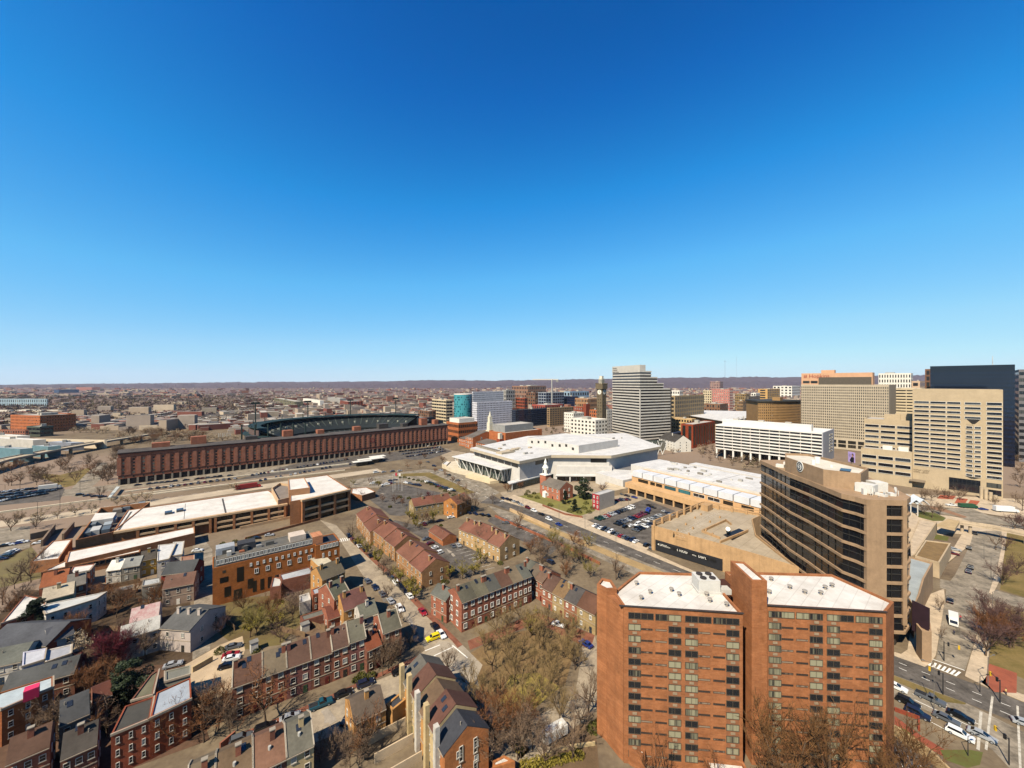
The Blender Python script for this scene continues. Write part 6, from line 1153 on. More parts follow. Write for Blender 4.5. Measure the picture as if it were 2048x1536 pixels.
gable('house', 'grey-roofed house left of the ochre house', G(243, 1136, 6), G(280, 1130, 6), 8, 6, 2.4, gry, roofm('8a8983'), 2, 2, None, None, 'sash')
gable('house', 'ochre-walled house with dark roof beside the white terrace house', G(280, 1122, 7), G(313, 1115, 7), 9, 7, 2.4, mat('a8843c', .9, .15, .3), roofm('4c463f'), 2, 2, 1, None, 'sash')
flat_house('white terraced house with cluttered flat roof near the orange flats', [(314, 1122), (338, 1117), (352, 1086), (316, 1090)], 8.5, wht, mat('c4c2be', .85, .15, .5), 2, 3)
flat_house('tall white terrace house next to the cluttered roof', [(340, 1112), (364, 1108), (368, 1082), (346, 1084)], 8, wht, mat('b8b8b6', .85, .15, .5), 2, 3)
flat_house('small pink-tan flat roofed house above the narrow alley', [(362, 1132), (388, 1128), (388, 1110), (362, 1114)], 7, mat('b07f62', .9, .15, .3), roofm('8d6a58'), 2)
gable('house', 'red brick house with dark grey gable roof beside the alley', G(322, 1150, 8), G(388, 1142, 8), 9, 8, 2.8, brick('8b3226', '76281f'), roofm('4b4c4c'), 2, 3, None, None, 'sash')
gable('house', 'house with faded mauve-brown gable below the red brick house', G(324, 1178, 7), G(388, 1166, 7), 8, 7, 2.8, mat('8f7a6a', .9, .15, .3), roofm('6d5246'), 2, 3, None, None, 'sash')
flat_house('small white-fronted house left of the mauve gable', [(284, 1172), (322, 1165), (320, 1154), (286, 1160)], 6.5, gry, mat('a8a8a4', .85), 3)
gable('house', 'pale house with patchy white and pink roof above the red tree', G(258, 1246, 5.5), G(318, 1230, 5.5), 8, 5.5, 2.6, wht, mat('b9aca4', .85, .25, .5, 'a06a68'), 2, 2, None, None, 'sash')
gable('house', 'long pale stuccoed house with white wall behind the bare tree', G(238, 1281, 7), G(320, 1256, 7), 8.5, 7, 2.0, mat('b7a79a', .9, .15, .3), roofm('b9b5ac'), 2, 4, None, None, 'sash')
gable('house', 'grey-roofed house with three brick chimneys along the dark alley', G(320, 1256, 7), G(381, 1261, 7), 13, 7, 2.6, mat('b4a69c', .9, .15, .3), roofm('5b5a58'), 2, 2, 3, None, 'sash')
gable('house', 'wide dark slate roofed house with skylights at the left edge', G(-40, 1297, 6), G(95, 1291, 6), 13, 6, 3.0, brick('93452f', '7e3a28'), roofm('4d4e52'), 2, 4, None, None, 'sash')
gable('house', 'dark slate roofed wing joined right of the wide slate roof', G(96, 1286, 6), G(150, 1266, 6), 9, 6, 2.4, wht, roofm('505156'), 2, 2, None, None, 'sash')
flat_house('white house with two dark box dormers below the slate roofs', [(44, 1332), (88, 1318), (92, 1296), (46, 1304)], 7, mat('b6b4c0', .9), mat('b6b6ba', .85, .15, .5), 2)
flat_house('narrow white house right of the box-dormered house', [(90, 1324), (142, 1306), (144, 1288), (92, 1300)], 6.5, wht, mat('9a9a9e', .85, .15, .5), 3)
gable('house', 'grey-green roofed house at the left edge below the slate roof', G(-40, 1340, 5.5), G(44, 1322, 5.5), 10, 5.5, 2.4, wht, roofm('66675f'), 2, 3, None, None, 'sash')
gable('house', 'long dark grey roof running behind the pink awning', G(0, 1388, 6), G(150, 1345, 6), 9, 6, 2.2, bA, roofm('525250'), 2, 4, None, None, 'sash')
pk_, pp_ = flat_house('brick house with silver roof terrace and magenta awning at the left edge', [(3.5, 1417), (106, 1373), (106, 1352), (0, 1385), (-60, 1420)], 9, brick('93502f', '7e4228'), mat('a9b3b6', .8, .15, .4), 5, 3, 'sash')
bld('awning', 'magenta awning over the silver roof terrace at the left edge', [G(46, 1385, 11.2), G(78, 1373, 11.2), G(80, 1364, 11.2), G(50, 1374, 11.2)], 11.2, plain('c01a4a', .7), plain('d02a58', .7), z0=8.72, cat='awning', par=0)
gable('house', 'slate-roofed house with dormer beside the brick house at the bottom left', G(118, 1452, 7.5), G(180, 1425, 7.5), 9, 7.5, 3.0, gry, roofm('4a4a4a'), 2, 2, None, None, 'sash')
gable('house', 'low rust-brown roofed lean-to behind the magnolia', G(186, 1405, 5.5), G(225, 1388, 5.5), 7, 5.5, 1.6, bA, roofm('5e3a30'), 1, 2, None, None, 'sash')
flat_house('brick corner house with pale silver roof at the bottom left', [(300, 1435), (383, 1396), (381, 1355), (313, 1385)], 9.6, brick('96462c', '803a26'), mat('9aa0a6', .7, .12, .3), 6, 3, 'sash', fw=.3, fh=.5)
flat_house('brick house with dark tarred roof joined to the silver-roofed corner house', [(222, 1468), (300, 1436), (308, 1392), (250, 1412)], 9.4, brick('8e4430', '7b3a28'), mat('45423c', .9, .2, .3), 6, 3, 'sash', fw=.3, fh=.5)
flat_house('flat olive-roofed wing reaching back to the magnolia', [(262, 1400), (306, 1388), (318, 1338), (300, 1350)], 8, bA, mat('6b6650', .9, .2, .3), 3)
flat_house('grey stuccoed rear block above the silver roof', [(330, 1362), (381, 1347), (381, 1330), (330, 1342)], 7.5, mat('8c8878', .9), mat('77756a', .9), 0)
bld('utility_box', 'low brick planter block between the square and the brick tower', [G(1030, 1522, 3), G(985, 1536, 3), G(985, 1522, 3), G(1008, 1510, 3)], 3, bC, wroof, cat='outbuilding', par=.2)
# garden walls
for pts, h, w, m, lab in (([(440, 1500), (470, 1475)], 1.6, .4, bB, 'short brick garden wall by the bottom-left street corner'), ([(385, 1345), (425, 1322)], 1.6, .4, crm, 'pale garden wall in the dark gap beside the court'), ([(1060, 1530), (1120, 1500), (1190, 1490)], .8, .4, crm, 'low pale wall of the garden below the brick tower'), ([(1789, 1470), (1860, 1520), (1900, 1560)], 2.4, .5, mat('b39a74', .9, .2, .2, None, .1, 0, 1, None, .5), 'stained concrete wall above the corner car park'), ([(1789, 1422), (1838, 1440), (1838, 1462)], 1.0, .4, brick('8f3f2c', '7b3424'), 'low red brick wall beside the turning cars'), ([(990, 1034), (1140, 1100), (1200, 1130)], 1.4, .4, brick('95543f', '824634'), 'brick boundary wall along the lower carriageway'), ([(1020, 1022), (1060, 1040), (1100, 1058)], 2.0, .6, mat('bfa27c', .9), 'concrete parapet of the underpass in the avenue'), ([(1085, 1012), (1130, 1030), (1165, 1036)], 1.2, .4, brick('8a5140', '77442f'), 'brick wall around the old churchyard'), ([(490, 1080), (640, 1040)], 1.4, .5, brick('8d5a40', '7a4b34'), 'brick wall in front of the deep balcony bays')):
    tag(ribbon('garden_wall', pts, w, m, 0, h, structure=False), lab, 'wall')
poly_band('brick_paving', [(1789, 1432), (1840, 1470), (1890, 1500), (1915, 1510)], [(1789, 1452), (1840, 1488), (1890, 1515)], mat('8f4a35', .9, .2, .3), .05)
poly_band('grass_verge', [(1789, 1450), (1815, 1462), (1830, 1475)], [(1789, 1462), (1822, 1482)], grass, .06)
poly_band('grass_verge', [(1880, 1500), (1940, 1500), (1966, 1505), (1960, 1530)], [(1890, 1520), (1935, 1536)], grass, .06)
poly_band('car_park_paving', [(1789, 1480), (1860, 1525), (1890, 1560)], [(1780, 1560), (1820, 1570)], asph, .055)
for k in range(7): ribbon('road_marking', [(1790+k*12, 1492+k*9), (1806+k*14, 1536+k*6)], .12, paint, .07)

# back-garden clutter: fences, sheds, terraces, dormers on the roofs
def fence(pts, h, lab, m=None): tag(ribbon('fence', pts, .12, m or mat('7a6248', .95, .25, .6), 0, h, structure=False), lab, 'fence')
for pts, lab in (([(620, 1252), (650, 1262), (700, 1246)], 'timber fence behind the sage end of the long row'), ([(560, 1262), (610, 1275)], 'timber fence in the gardens behind the long row'), ([(430, 1225), (470, 1262)], 'dark timber fence beside the orange terrace garden'), ([(195, 1262), (250, 1262)], 'timber fence right of the whitewashed house'), ([(210, 1180), (280, 1165)], 'timber fence below the ochre house'), ([(160, 1345), (220, 1372)], 'timber fence beside the long dark roof'), ([(110, 1410), (130, 1385)], 'timber fence beside the magenta awning house'), ([(186, 1440), (218, 1470)], 'timber fence between slate roof and brick corner houses')): fence(pts, 1.8, lab)
for k, (px, py, l, w, h, c, lab) in enumerate(((655, 1226, 3.5, 3, 2.4, 'a06a4c', 'small brick patio block behind the long row, nearest the garage'), (640, 1240, 3, 2.4, 2.2, 'b9a58c', 'small pale patio block behind the long row'), (610, 1262, 2.4, 2, 2.6, 'c9c2b4', 'small white-capped kiosk behind the taupe-roofed house'), (508, 1302, 2, 2, 3.0, 'cfcac0', 'white box shed beside the paved court'), (250, 1190, 4, 3, 2.6, '8a6a52', 'brown shed in the back gardens below the ochre house'), (205, 1200, 4, 3, 2.6, '6e655c', 'grey shed in the back gardens beyond the whitewashed house'), (150, 1300, 4, 2.6, 2.6, 'c4c0ba', 'white shed right of the slate roofed wing'), (225, 1160, 4, 3, 2.4, 'a85a34', 'orange garden shed in the middle of the back gardens'))):
    p = G(px, py); r_ = thing('garden_shed', lab, 'shed', p); b = MB(); b.box(p, U, l, w, 0, h); b.build('wall', mat(c, .9, .2, .5), r_); b = MB(); b.box(p, U, l+.3, w+.3, h, h+.15); b.build('roof', roofm('7d7a74'), r_)

poly_band('brick_paving', [(60, 1420), (250, 1330), (390, 1330), (400, 1420)], [(-60, 1560), (200, 1560), (420, 1480)], mat('6a5040', .95, .3, .3, '4d3c30', .08, 0, 1.5), .016)
poly_band('courtyard_paving', [(560, 1210), (700, 1160), (800, 1260), (760, 1300)], [(600, 1290), (700, 1310)], mat('7a6552', .95, .35, .3, '574738', .08, 0, 1.5), .014)
poly_band('brick_paving', [(935, 1282), (1075, 1225), (1190, 1270)], [(940, 1300), (1075, 1245), (1180, 1300)], bpave, .033)
for k in range(26):                                   # patches and manhole covers in the streets
    rr = random.Random(k+50); a = ((700, 1110, 850, 1290), (560, 1470, 780, 1385), (1200, 1090, 1350, 1160), (1900, 1200, 1960, 1330), (760, 985, 860, 1020), (880, 1100, 930, 1120))[k % 6]; t = rr.random(); p = G(a[0]+(a[2]-a[0])*t+rr.uniform(-12, 12), a[1]+(a[3]-a[1])*t); q = MB(); q.box(p, S_DIR if False else (rr.uniform(-.3, .3)-.6, .8, 0), rr.uniform(2, 7), rr.uniform(.8, 2.2), .03, .036+.0012*k); struct('asphalt_patch', q, mat(rr.choice(('5a544e', '6e675e', '9a8f80')), .95, .2, .5))

gable('rowhouse', 'plain brick house at the bottom edge beside the silver-roofed corner house, rear one', G(120, 1520, 7.5), G(195, 1487, 7.5), 8, 7.5, 2.6, bA, roofm('4c4640'), 2, 3, 1, None, 'sash')
gable('rowhouse', 'plain brick house at the very bottom corner with a brown roof', G(10, 1530, 7.5), G(100, 1492, 7.5), 8, 7.5, 2.6, bB, roofm('5a4438'), 2, 3, 1, None, 'sash')
# ------------------------------------------------------------------ vehicles
tyre = plain('141414', .8); cglass = glass('0c0e12', .08); hl = plain('d8dade', .2); tl = plain('7a1414', .3)
def paintm(h): return mat(h, .3, .04, .5, None, .5)
PAINT = {'black': paintm('121316'), 'dark blue': paintm('1a2238'), 'silver': paintm('9a9c9e'), 'white': paintm('dcdcda'), 'grey': paintm('55585c'), 'red': paintm('8f1c20'), 'yellow': paintm('e0c80a'), 'dark green': paintm('1e3a30'), 'blue': paintm('20357a'), 'teal': paintm('1b4a58'), 'maroon': paintm('5a1a22'), 'tan': paintm('a6967c')}
def car_meshes(kind_):
    L, Wd = {'sedan': (4.7, 1.82), 'suv': (4.7, 1.9), 'pickup': (5.7, 2.0), 'van': (5.2, 2.0)}[kind_]; h = L/2; w = Wd/2
    belt = {'sedan': .92, 'suv': 1.02, 'pickup': 1.1, 'van': 1.1}[kind_]; top = {'sedan': 1.42, 'suv': 1.68, 'pickup': 1.82, 'van': 2.05}[kind_]
    b = MB()
    prof = {'sedan': [(-h, .35), (-h, .75), (-h+.15, .92), (-h+.9, .95), (h-1.35, .93), (h-.3, .78), (h, .6), (h, .35)], 'suv': [(-h, .35), (-h, .9), (-h+.1, 1.02), (h-1.2, 1.02), (h-.2, .88), (h, .65), (h, .35)],
            'pickup': [(-h, .45), (-h, 1.05), (-h+.05, 1.1), (h-1.35, 1.1), (h-.15, 1.0), (h, .75), (h, .45)], 'van': [(-h, .35), (-h, 1.0), (-h+.05, 1.1), (h-.9, 1.1), (h-.1, .9), (h, .6), (h, .35)]}[kind_]
    n = len(prof); rings = [(-w+.05, .96), (-w, 1), (w, 1), (w-.05, .96)]
    for y, s in ((-w+.1, .97), (-w, 1), (w, 1), (w-.1, .97)) [1:3]:
        for x, z in prof: b.v.append((x, y, z))
    for y, s in ((-w+.16, .0), (w-.16, 0)):
        for x, z in prof: b.v.append((x*.985, y, z+(.05 if z > .6 else -.03)))
    # order: left skin, right skin, left inner, right inner
    A, B, Cc, D = 0, n, 2*n, 3*n
    for k in range(n):
        j = (k+1) % n; b.f += [(A+k, A+j, Cc+j, Cc+k), (B+j, B+k, D+k, D+j), (Cc+k, Cc+j, D+j, D+k)]; b.m += [0, 0, 0]
    b.f += [tuple(range(n))[::-1], tuple(range(n, 2*n))]; b.m += [0, 0]
    x0, x1, x2, x3 = {'sedan': (-h+.55, -h+1.25, h-2.3, h-1.3), 'suv': (-h+.1, -h+.45, h-2.1, h-1.25), 'pickup': (-.55, -.35, h-2.35, h-1.45), 'van': (-h+.05, -h+.2, h-1.7, h-.95)}[kind_]
    ti = .22; g = MB(); yb, yt = w-.08, w-ti
    bt = belt+.02; q = [(x0, bt, yb), (x3, bt, yb), (x1, top, yt), (x2, top, yt)]
    body = b; o = len(body.v)
    body.v += [(x0, -yb, bt), (x3, -yb, bt), (x3, yb, bt), (x0, yb, bt), (x1, -yt, top), (x2, -yt, top), (x2, yt, top), (x1, yt, top)]
    body.f += [(o+4, o+5, o+6, o+7), (o, o+1, o+5, o+4), (o+1, o+2, o+6, o+5), (o+2, o+3, o+7, o+6), (o+3, o, o+4, o+7)]; body.m += [0]*5
    e = .015; gi = MB()
    def lp(a, c, t): return tuple(a[i]+(c[i]-a[i])*t for i in range(3))
    V = body.v[o:o+8]
    for a, c, d, f_, off in ((0, 1, 5, 4, (0, -e, e)), (1, 2, 6, 5, (e, 0, e)), (2, 3, 7, 6, (0, e, e)), (3, 0, 4, 7, (-e, 0, e))):
        p = [lp(lp(V[a], V[c], .06), lp(V[f_], V[d], .06), .1), lp(lp(V[c], V[a], .06), lp(V[d], V[f_], .06), .1), lp(lp(V[c], V[a], .06), lp(V[d], V[f_], .06), .88), lp(lp(V[a], V[c], .06), lp(V[f_], V[d], .06), .88)]
        gi.add([tuple(x[i]+off[i] for i in range(3)) for x in p], ((0, 1, 2, 3),), 0)
    if kind_ == 'van': pass
    wh = MB(); wh.tube((0, -.12, 0), (0, .12, 0), .34, .34, 14, 0); rm_ = MB(); rm_.tube((0, -.135, 0), (0, .135, 0), .2, .2, 10, 0)
    if kind_ == 'pickup':
        bed = MB(); bed.prism([(-h+.12, -w+.2), (-.75, -w+.2), (-.75, w-.2), (-h+.12, w-.2)], 1.16, 1.175)
    else: bed = None
    far = MB(); far.v = list(body.v); far.f = list(body.f); far.m = [0]*len(body.f); k = len(far.v)
    far.v += gi.v; far.f += [tuple(i+k for i in f) for f in gi.f]; far.m += [1]*len(gi.f)
    for sx in (-h*.62, h*.63):
        for sy in (-w+.1, w-.1): far.tube((sx, sy-.11, .34), (sx, sy+.11, .34), .34, .34, 8, 2)
    hb = MB(); hb.box((0, 0, 0), (1, 0, 0), .06, .36, -.08, .08)
    any_ = PAINT['black']
    return dict(L=L, h=h, w=w, body=body.mesh('body', any_), glass=gi.mesh('window', cglass), wheel=wh.mesh('wheel', tyre), rim=rm_.mesh('rim', plain('8d8f92', .4)), far=far.mesh('car', [any_, cglass, tyre]), bed=bed.mesh('truck_bed', plain('191a1c', .8)) if bed else None, head=hb.mesh('headlight', hl), tail=hb.mesh('taillight', tl))
CM = {k: car_meshes(k) for k in ('sedan', 'suv', 'pickup', 'van')}
FAR_AT = 175
def setmat(o, m): o.material_slots[0].link = 'OBJECT'; o.material_slots[0].material = m
def car(p, d, col_, kind_, label, group=None, z=.06):
    c = CM[kind_]; p = V2(p, z); rz = math.atan2(d[1], d[0]); nm = {'sedan': 'car', 'suv': 'car', 'pickup': 'pickup_truck', 'van': 'van'}[kind_]; cat = {'sedan': 'car', 'suv': 'car', 'pickup': 'pickup', 'van': 'van'}[kind_]
    if p.y > FAR_AT:
        o = bpy.data.objects.new(nm, c['far']); COL.objects.link(o); o.location = p; o.rotation_euler = (0, 0, rz); setmat(o, PAINT[col_]); WORLD[o] = p; return tag(o, label, cat, group)
    r_ = thing(nm, label, cat, p, group); r_.rotation_euler = (0, 0, rz)
    def put(n, me, x, y, zz, rot=0):
        o = bpy.data.objects.new(n, me); COL.objects.link(o); o.parent = r_; o.location = (x, y, zz); o.rotation_euler = (0, 0, rot); return o
    setmat(put('body', c['body'], 0, 0, 0), PAINT[col_]); put('window', c['glass'], 0, 0, 0)
    if c['bed']: put('truck_bed', c['bed'], 0, 0, 0)
    for sx in (-c['h']*.62, c['h']*.63):
        for sy in (-c['w']+.1, c['w']-.1): w_ = put('wheel', c['wheel'], sx, sy, .34); o = bpy.data.objects.new('rim', c['rim']); COL.objects.link(o); o.parent = w_
    for sy in (-c['w']+.34, c['w']-.34): put('headlight', c['head'], c['h']+.01, sy, .68); put('taillight', c['tail'], -c['h']-.01, sy, .74)
    return r_
AV = nrm((.594, -.804)); S1 = nrm(G(798, 1223)-G(699, 1080)); S2 = nrm(G(800, 1370)-G(560, 1468))
# moving and parked cars one can point to
for px, py, d, c, k, lab in (
 (1920, 1473, AV, 'white', 'suv', 'white estate car waiting at the bottom-right junction'), (1964, 1475, AV, 'silver', 'sedan', 'pale silver saloon beside the white estate at the junction'), (1893, 1442, AV, 'grey', 'sedan', 'grey saloon behind the white estate car at the junction'), (1921, 1437, AV, 'black', 'sedan', 'glossy black saloon in the middle lane at the junction'), (1861, 1402, AV, 'grey', 'pickup', 'grey pickup truck beside the dry median'), (1835, 1431, AV, 'dark blue', 'suv', 'dark blue car nearest the low red brick wall'), (1816, 1409, AV, 'black', 'suv', 'black car just emerging right of the brick tower'), (1792, 1377, AV, 'white', 'sedan', 'white car half hidden behind the brick tower edge'),
 (2052, 1452, (.8, -.6), 'silver', 'sedan', 'silver car entering at the right edge'), (1900, 1204, U, 'black', 'sedan', 'black saloon parked by the box truck near the hotel'), (1937, 1145, U, 'dark blue', 'suv', 'dark car at the kerb, nearer of the pair below the brown roof'), (1941, 1137, U, 'black', 'suv', 'black car at the kerb, farther of the pair below the brown roof'), (1938, 1098, U, 'black', 'suv', 'black car parked at the kerb beside the concrete pavilion forecourt'), (1950, 1068, U, 'black', 'sedan', 'black car in the shade under the footbridge'), (1958, 1053, (.9, -.3), 'white', 'sedan', 'white car just beyond the footbridge'), (1909, 1101, (.6, -.5), 'silver', 'sedan', 'silver car on the forecourt beside the brown-roofed block'), (1905, 1109, (.6, -.5), 'maroon', 'sedan', 'maroon car on the forecourt beside the brown-roofed block'), (1969, 1262, (-.5, .6), 'dark blue', 'sedan', 'dark car glimpsed under the big bare park tree'), (1903, 1012, (1, -.25), 'white', 'pickup', 'white pickup ahead of the green trolley'), (1967, 1020, (1, -.25), 'blue', 'sedan', 'bright blue car behind the green trolley'),
 (866, 1279, S2*-1, 'yellow', 'suv', 'bright yellow car at the street corner'), (883, 1272, S1, 'white', 'sedan', 'white saloon next to the yellow car'), (870, 1257, S1, 'black', 'sedan', 'black saloon above the yellow car'), (845, 1227, S1, 'red', 'sedan', 'single red car parked at the red brick pavement'), (1172, 1291, (-.5, .6), 'blue', 'sedan', 'blue car on the far side of the square'), (1117, 1252, (.8, -.4), 'white', 'sedan', 'white car half hidden by trees above the square'), (990, 1476, (-.6, .8), 'dark blue', 'suv', 'dark blue car behind the dark-roofed end house'),
 (642, 1413, S2, 'teal', 'pickup', 'teal pickup truck parked before the long row'), (687, 1391, S2, 'black', 'sedan', 'black saloon between the teal pickup and the blue suv'), (731, 1371, S2, 'dark blue', 'suv', 'dark blue suv, last of the cars before the long row'), (580, 1439, S2, 'silver', 'sedan', 'silver saloon parked left of the teal pickup'), (530, 1461, S2, 'black', 'suv', 'black car second from the bottom along the long row'), (482, 1483, S2, 'grey', 'suv', 'dark grey car at the bottom-left end of the street'), (696, 1441, (.2, 1), 'black', 'sedan', 'black car by the wall of the tan stucco house'), (800, 1346, S2, 'black', 'sedan', 'black car in the shade at the corner house'),
 (467, 1296, (.9, .4), 'grey', 'sedan', 'grey saloon in the paved court'), (462, 1313, (.9, .4), 'red', 'sedan', 'dark red car in the paved court'), (463, 1320, (.9, .4), 'white', 'sedan', 'white car in the paved court'), (455, 1335, (.9, .4), 'black', 'sedan', 'black car in the paved court beside the long row'), (346, 1333, (.9, .5), 'silver', 'sedan', 'silver car tucked beside the pale stuccoed house'), (539, 1072, (.9, .3), 'silver', 'sedan', 'silver car parked behind the orange terrace'), (512, 1078, (.9, .3), 'black', 'sedan', 'black car parked behind the orange terrace'), (395, 1103, (.9, .3), 'white', 'sedan', 'white car in the yard left of the orange terrace')):
    car(G(px, py), d, c, k, lab)
# rows of parked cars
pal = ['black', 'dark blue', 'silver', 'white', 'grey', 'black', 'black', 'dark blue', 'grey', 'black', 'grey', 'dark blue', 'maroon']
rc = random.Random(13)
def crow(p, q, n, d, where, group, miss=0, over=None, kinds=('sedan', 'suv', 'sedan')):
    A, B = G(*p), G(*q)
    for i in range(n):
        if rc.random() < miss: continue
        c = (over or {}).get(i) or rc.choice(pal); k = rc.choice(kinds)
        if over and (i, 'k') in over: k = over[(i, 'k')]
        s = d if rc.random() < .5 else V2((-d[0], -d[1])); w = {'sedan': 'saloon', 'suv': 'car', 'pickup': 'pickup', 'van': 'van'}[k]
        car(A.lerp(B, i/max(1, n-1))+V2((rc.uniform(-.2, .2), rc.uniform(-.2, .2))), s, c, k, '%s %s, %s from left, %s' % (c, w, ORD[i] if i < 30 else str(i+1)+'th', where), group)
g_ = 'cars in the car park beside the garage'; dx = nrm((.75, .66)); dy = nrm((.62, -.78))
crow((1190, 1053), (1272, 1085), 13, dx, 'front row, car park beside the garage', g_, 0, {0: 'white', 8: 'red', 12: 'white'})
crow((1196, 1040), (1262, 1016), 12, nrm((.6, -.8)), 'long row by the townhouse, garage car park', g_, 0, {0: 'dark green', 1: 'dark green', 3: 'red', 10: 'white', (11, 'k'): 'van', 11: 'white'})
crow((1234, 1050), (1292, 1027), 12, nrm((.6, -.8)), 'upper middle row, garage car park', g_, 0, {7: 'red', 8: 'maroon'})
crow((1251, 1055), (1275, 1051), 3, nrm((.75, .6)), 'lower middle row, garage car park', g_, 0, {1: 'white', 2: 'white', (2, 'k'): 'van'})
crow((1270, 1062), (1302, 1050), 6, nrm((.6, -.8)), 'lower row by the garage wall', g_)
crow((1292, 1043), (1318, 1033), 4, nrm((.6, -.8)), 'upper row by the garage wall', g_, 0, {0: 'white', 1: 'silver'})
crow((1294, 1092), (1304, 1096), 2, nrm((.75, .66)), 'at the near corner of the garage', g_, 0, {0: 'black'})
crow((1298, 1012), (1306, 1016), 2, dy, 'by the blue skip', g_)
crow((1330, 1025), (1344, 1031), 3, dy, 'below the long dark loading bay', g_)
crow((1233, 1002), (1256, 1000), 5, nrm((.6, -.8)), 'behind the small red townhouse', g_, 0, {0: 'maroon'})
crow((1240, 989), (1268, 996), 3, dy, 'at the end of the loading bay', g_, 0, {2: 'blue'})
crow((1006, 998), (1034, 1006), 5, AV, 'at the kerb beside the zebra crossing', 'cars along the avenue', 0, {0: 'dark blue'})
crow((1042, 1011), (1098, 1037), 5, AV, 'in the lane along the churchyard', 'cars along the avenue', .1, {0: 'silver', 2: 'white'})
crow((1098, 1040), (1118, 1051), 2, AV, 'in the lane approaching the car park', 'cars along the avenue', 0, {0: 'white', 1: 'blue'})
crow((698, 1074), (718, 1094), 4, S1, 'under the first budding trees of the street', 'cars on the tree-lined street', 0, {1: 'maroon', 3: 'white'})
crow((730, 1101), (741, 1113), 2, S1, 'in the middle of the tree-lined street', 'cars on the tree-lined street', 0, {0: 'black', 1: 'black'})
crow((776, 1151), (820, 1194), 6, S1, 'on the right side of the tree-lined street', 'cars on the tree-lined street', 0, {0: 'black', 1: 'grey', 2: 'white', 3: 'black', 4: 'black'})
crow((735, 1165), (800, 1220), 5, S1, 'on the left side of the tree-lined street', 'cars on the tree-lined street', 0)
crow((848, 1050), (888, 1062), 2, S1, 'before the long carport', 'cars in the courtyard', 0)
crow((853, 1080), (876, 1108), 4, nrm((.7, .6)), 'behind the near brown-roofed block', 'cars in the courtyard', 0, {3: 'white', 0: 'grey'})
crow((905, 1094), (917, 1092), 2, nrm((.4, -.8)), 'beside the tan apartment house', 'cars in the courtyard', 0, {0: 'grey', 1: 'silver'})
crow((845, 1048), (880, 1043), 3, nrm((.9, .5)), 'at the foot of the two-roofed apartment house', 'cars in the courtyard', 0, {0: 'silver'})
crow((902, 1036), (918, 1030), 2, nrm((.9, .5)), 'before the house with the orange gable', 'cars in the courtyard', 0, {1: 'white'})
crow((938, 1027), (976, 1033), 4, nrm((.6, -.8)), 'right of the big bare tree', 'cars in the courtyard', .2)
crow((1000, 1045), (1012, 1047), 2, nrm((.9, -.2)), 'in the half-empty bay car park', 'cars in the courtyard', .4, {0: 'silver'})
crow((1086, 1120), (1100, 1126), 2, AV, 'beside the brick boundary wall', 'cars in the courtyard', 0, {0: 'black'})
crow((745, 968), (790, 961), 6, nrm((.9, .4)), 'along the back edge of the gated car park', 'cars in the gated car park', .1, {0: 'white'})
crow((768, 971), (786, 967), 4, nrm((.9, .4)), 'in the second row of the gated car park', 'cars in the gated car park', 0, {0: 'white', 1: 'white'})
crow((812, 967), (838, 972), 4, nrm((.9, -.5)), 'at the flagpole island of the gated car park', 'cars in the gated car park', 0)
crow((852, 964), (906, 983), 12, nrm((.95, -.2)), 'along the kerb opposite the curved terrace', 'cars along the avenue bend', .05, {0: 'white', 1: 'white', 6: 'maroon'})
crow((752, 946), (800, 943), 4, U, 'in the lane below the white bus shelter', 'cars on the station road', 0, {0: 'white', (0, 'k'): 'van'})
crow((855, 925), (915, 962), 5, nrm((.8, -.5)), 'crossing the wide junction before the curved terrace', 'cars on the station road', 0)
# lots by the warehouse
for r0, (p, q, n) in enumerate((((505, 951), (700, 919), 30), ((700, 929), (760, 915), 9), ((520, 962), (660, 935), 16), ((275, 971), (470, 951), 18), ((300, 979), (470, 958), 14))):
    crow(p, q, n, WU if r0 in (3,) else nrm((-.5, .85)), ['row against the warehouse foot', 'row beside the white shelter', 'second row out from the warehouse', 'lane hugging the warehouse end', 'outer lane at the warehouse end'][r0], 'cars below the warehouse', .15)
for r0, (p, q, n) in enumerate((((800, 904), (880, 895), 16), ((806, 909), (885, 899), 16), ((815, 914), (890, 903), 15), ((790, 899), (872, 891), 16))):
    crow(p, q, n, nrm((.3, .95)), '%s row, crowded lot past the warehouse' % ['third', 'second', 'nearest', 'farthest'][r0], 'cars crowded lot', .05)
for r0, (p, q, n) in enumerate((((0, 1004), (88, 990), 16), ((0, 998), (105, 983), 16), ((0, 992), (118, 979), 16), ((-5, 986), (95, 976), 14))):
    crow(p, q, n, nrm((.5, .86)), '%s row, large lot beside the viaduct' % ['nearest', 'second', 'third', 'farthest'][r0], 'cars in the left-edge lot', .08)
crow((4, 1094), (46, 1086), 4, nrm((.8, .55)), 'at the left edge beside the office ramps', 'cars by the office ramps', 0, {1: 'white', 2: 'blue'}); crow((2, 1120), (26, 1104), 5, nrm((.9, .3)), 'in the lower group at the left edge', 'cars by the office ramps', 0); crow((78, 1087), (84, 1086), 1, nrm((.8, .55)), 'parked against the office ramp', 'cars by the office ramps', 0, {0: 'white'})
crow((160, 991), (205, 995), 4, U, 'on the road by the crossing left of the warehouse', 'cars on the crossing road', 0)
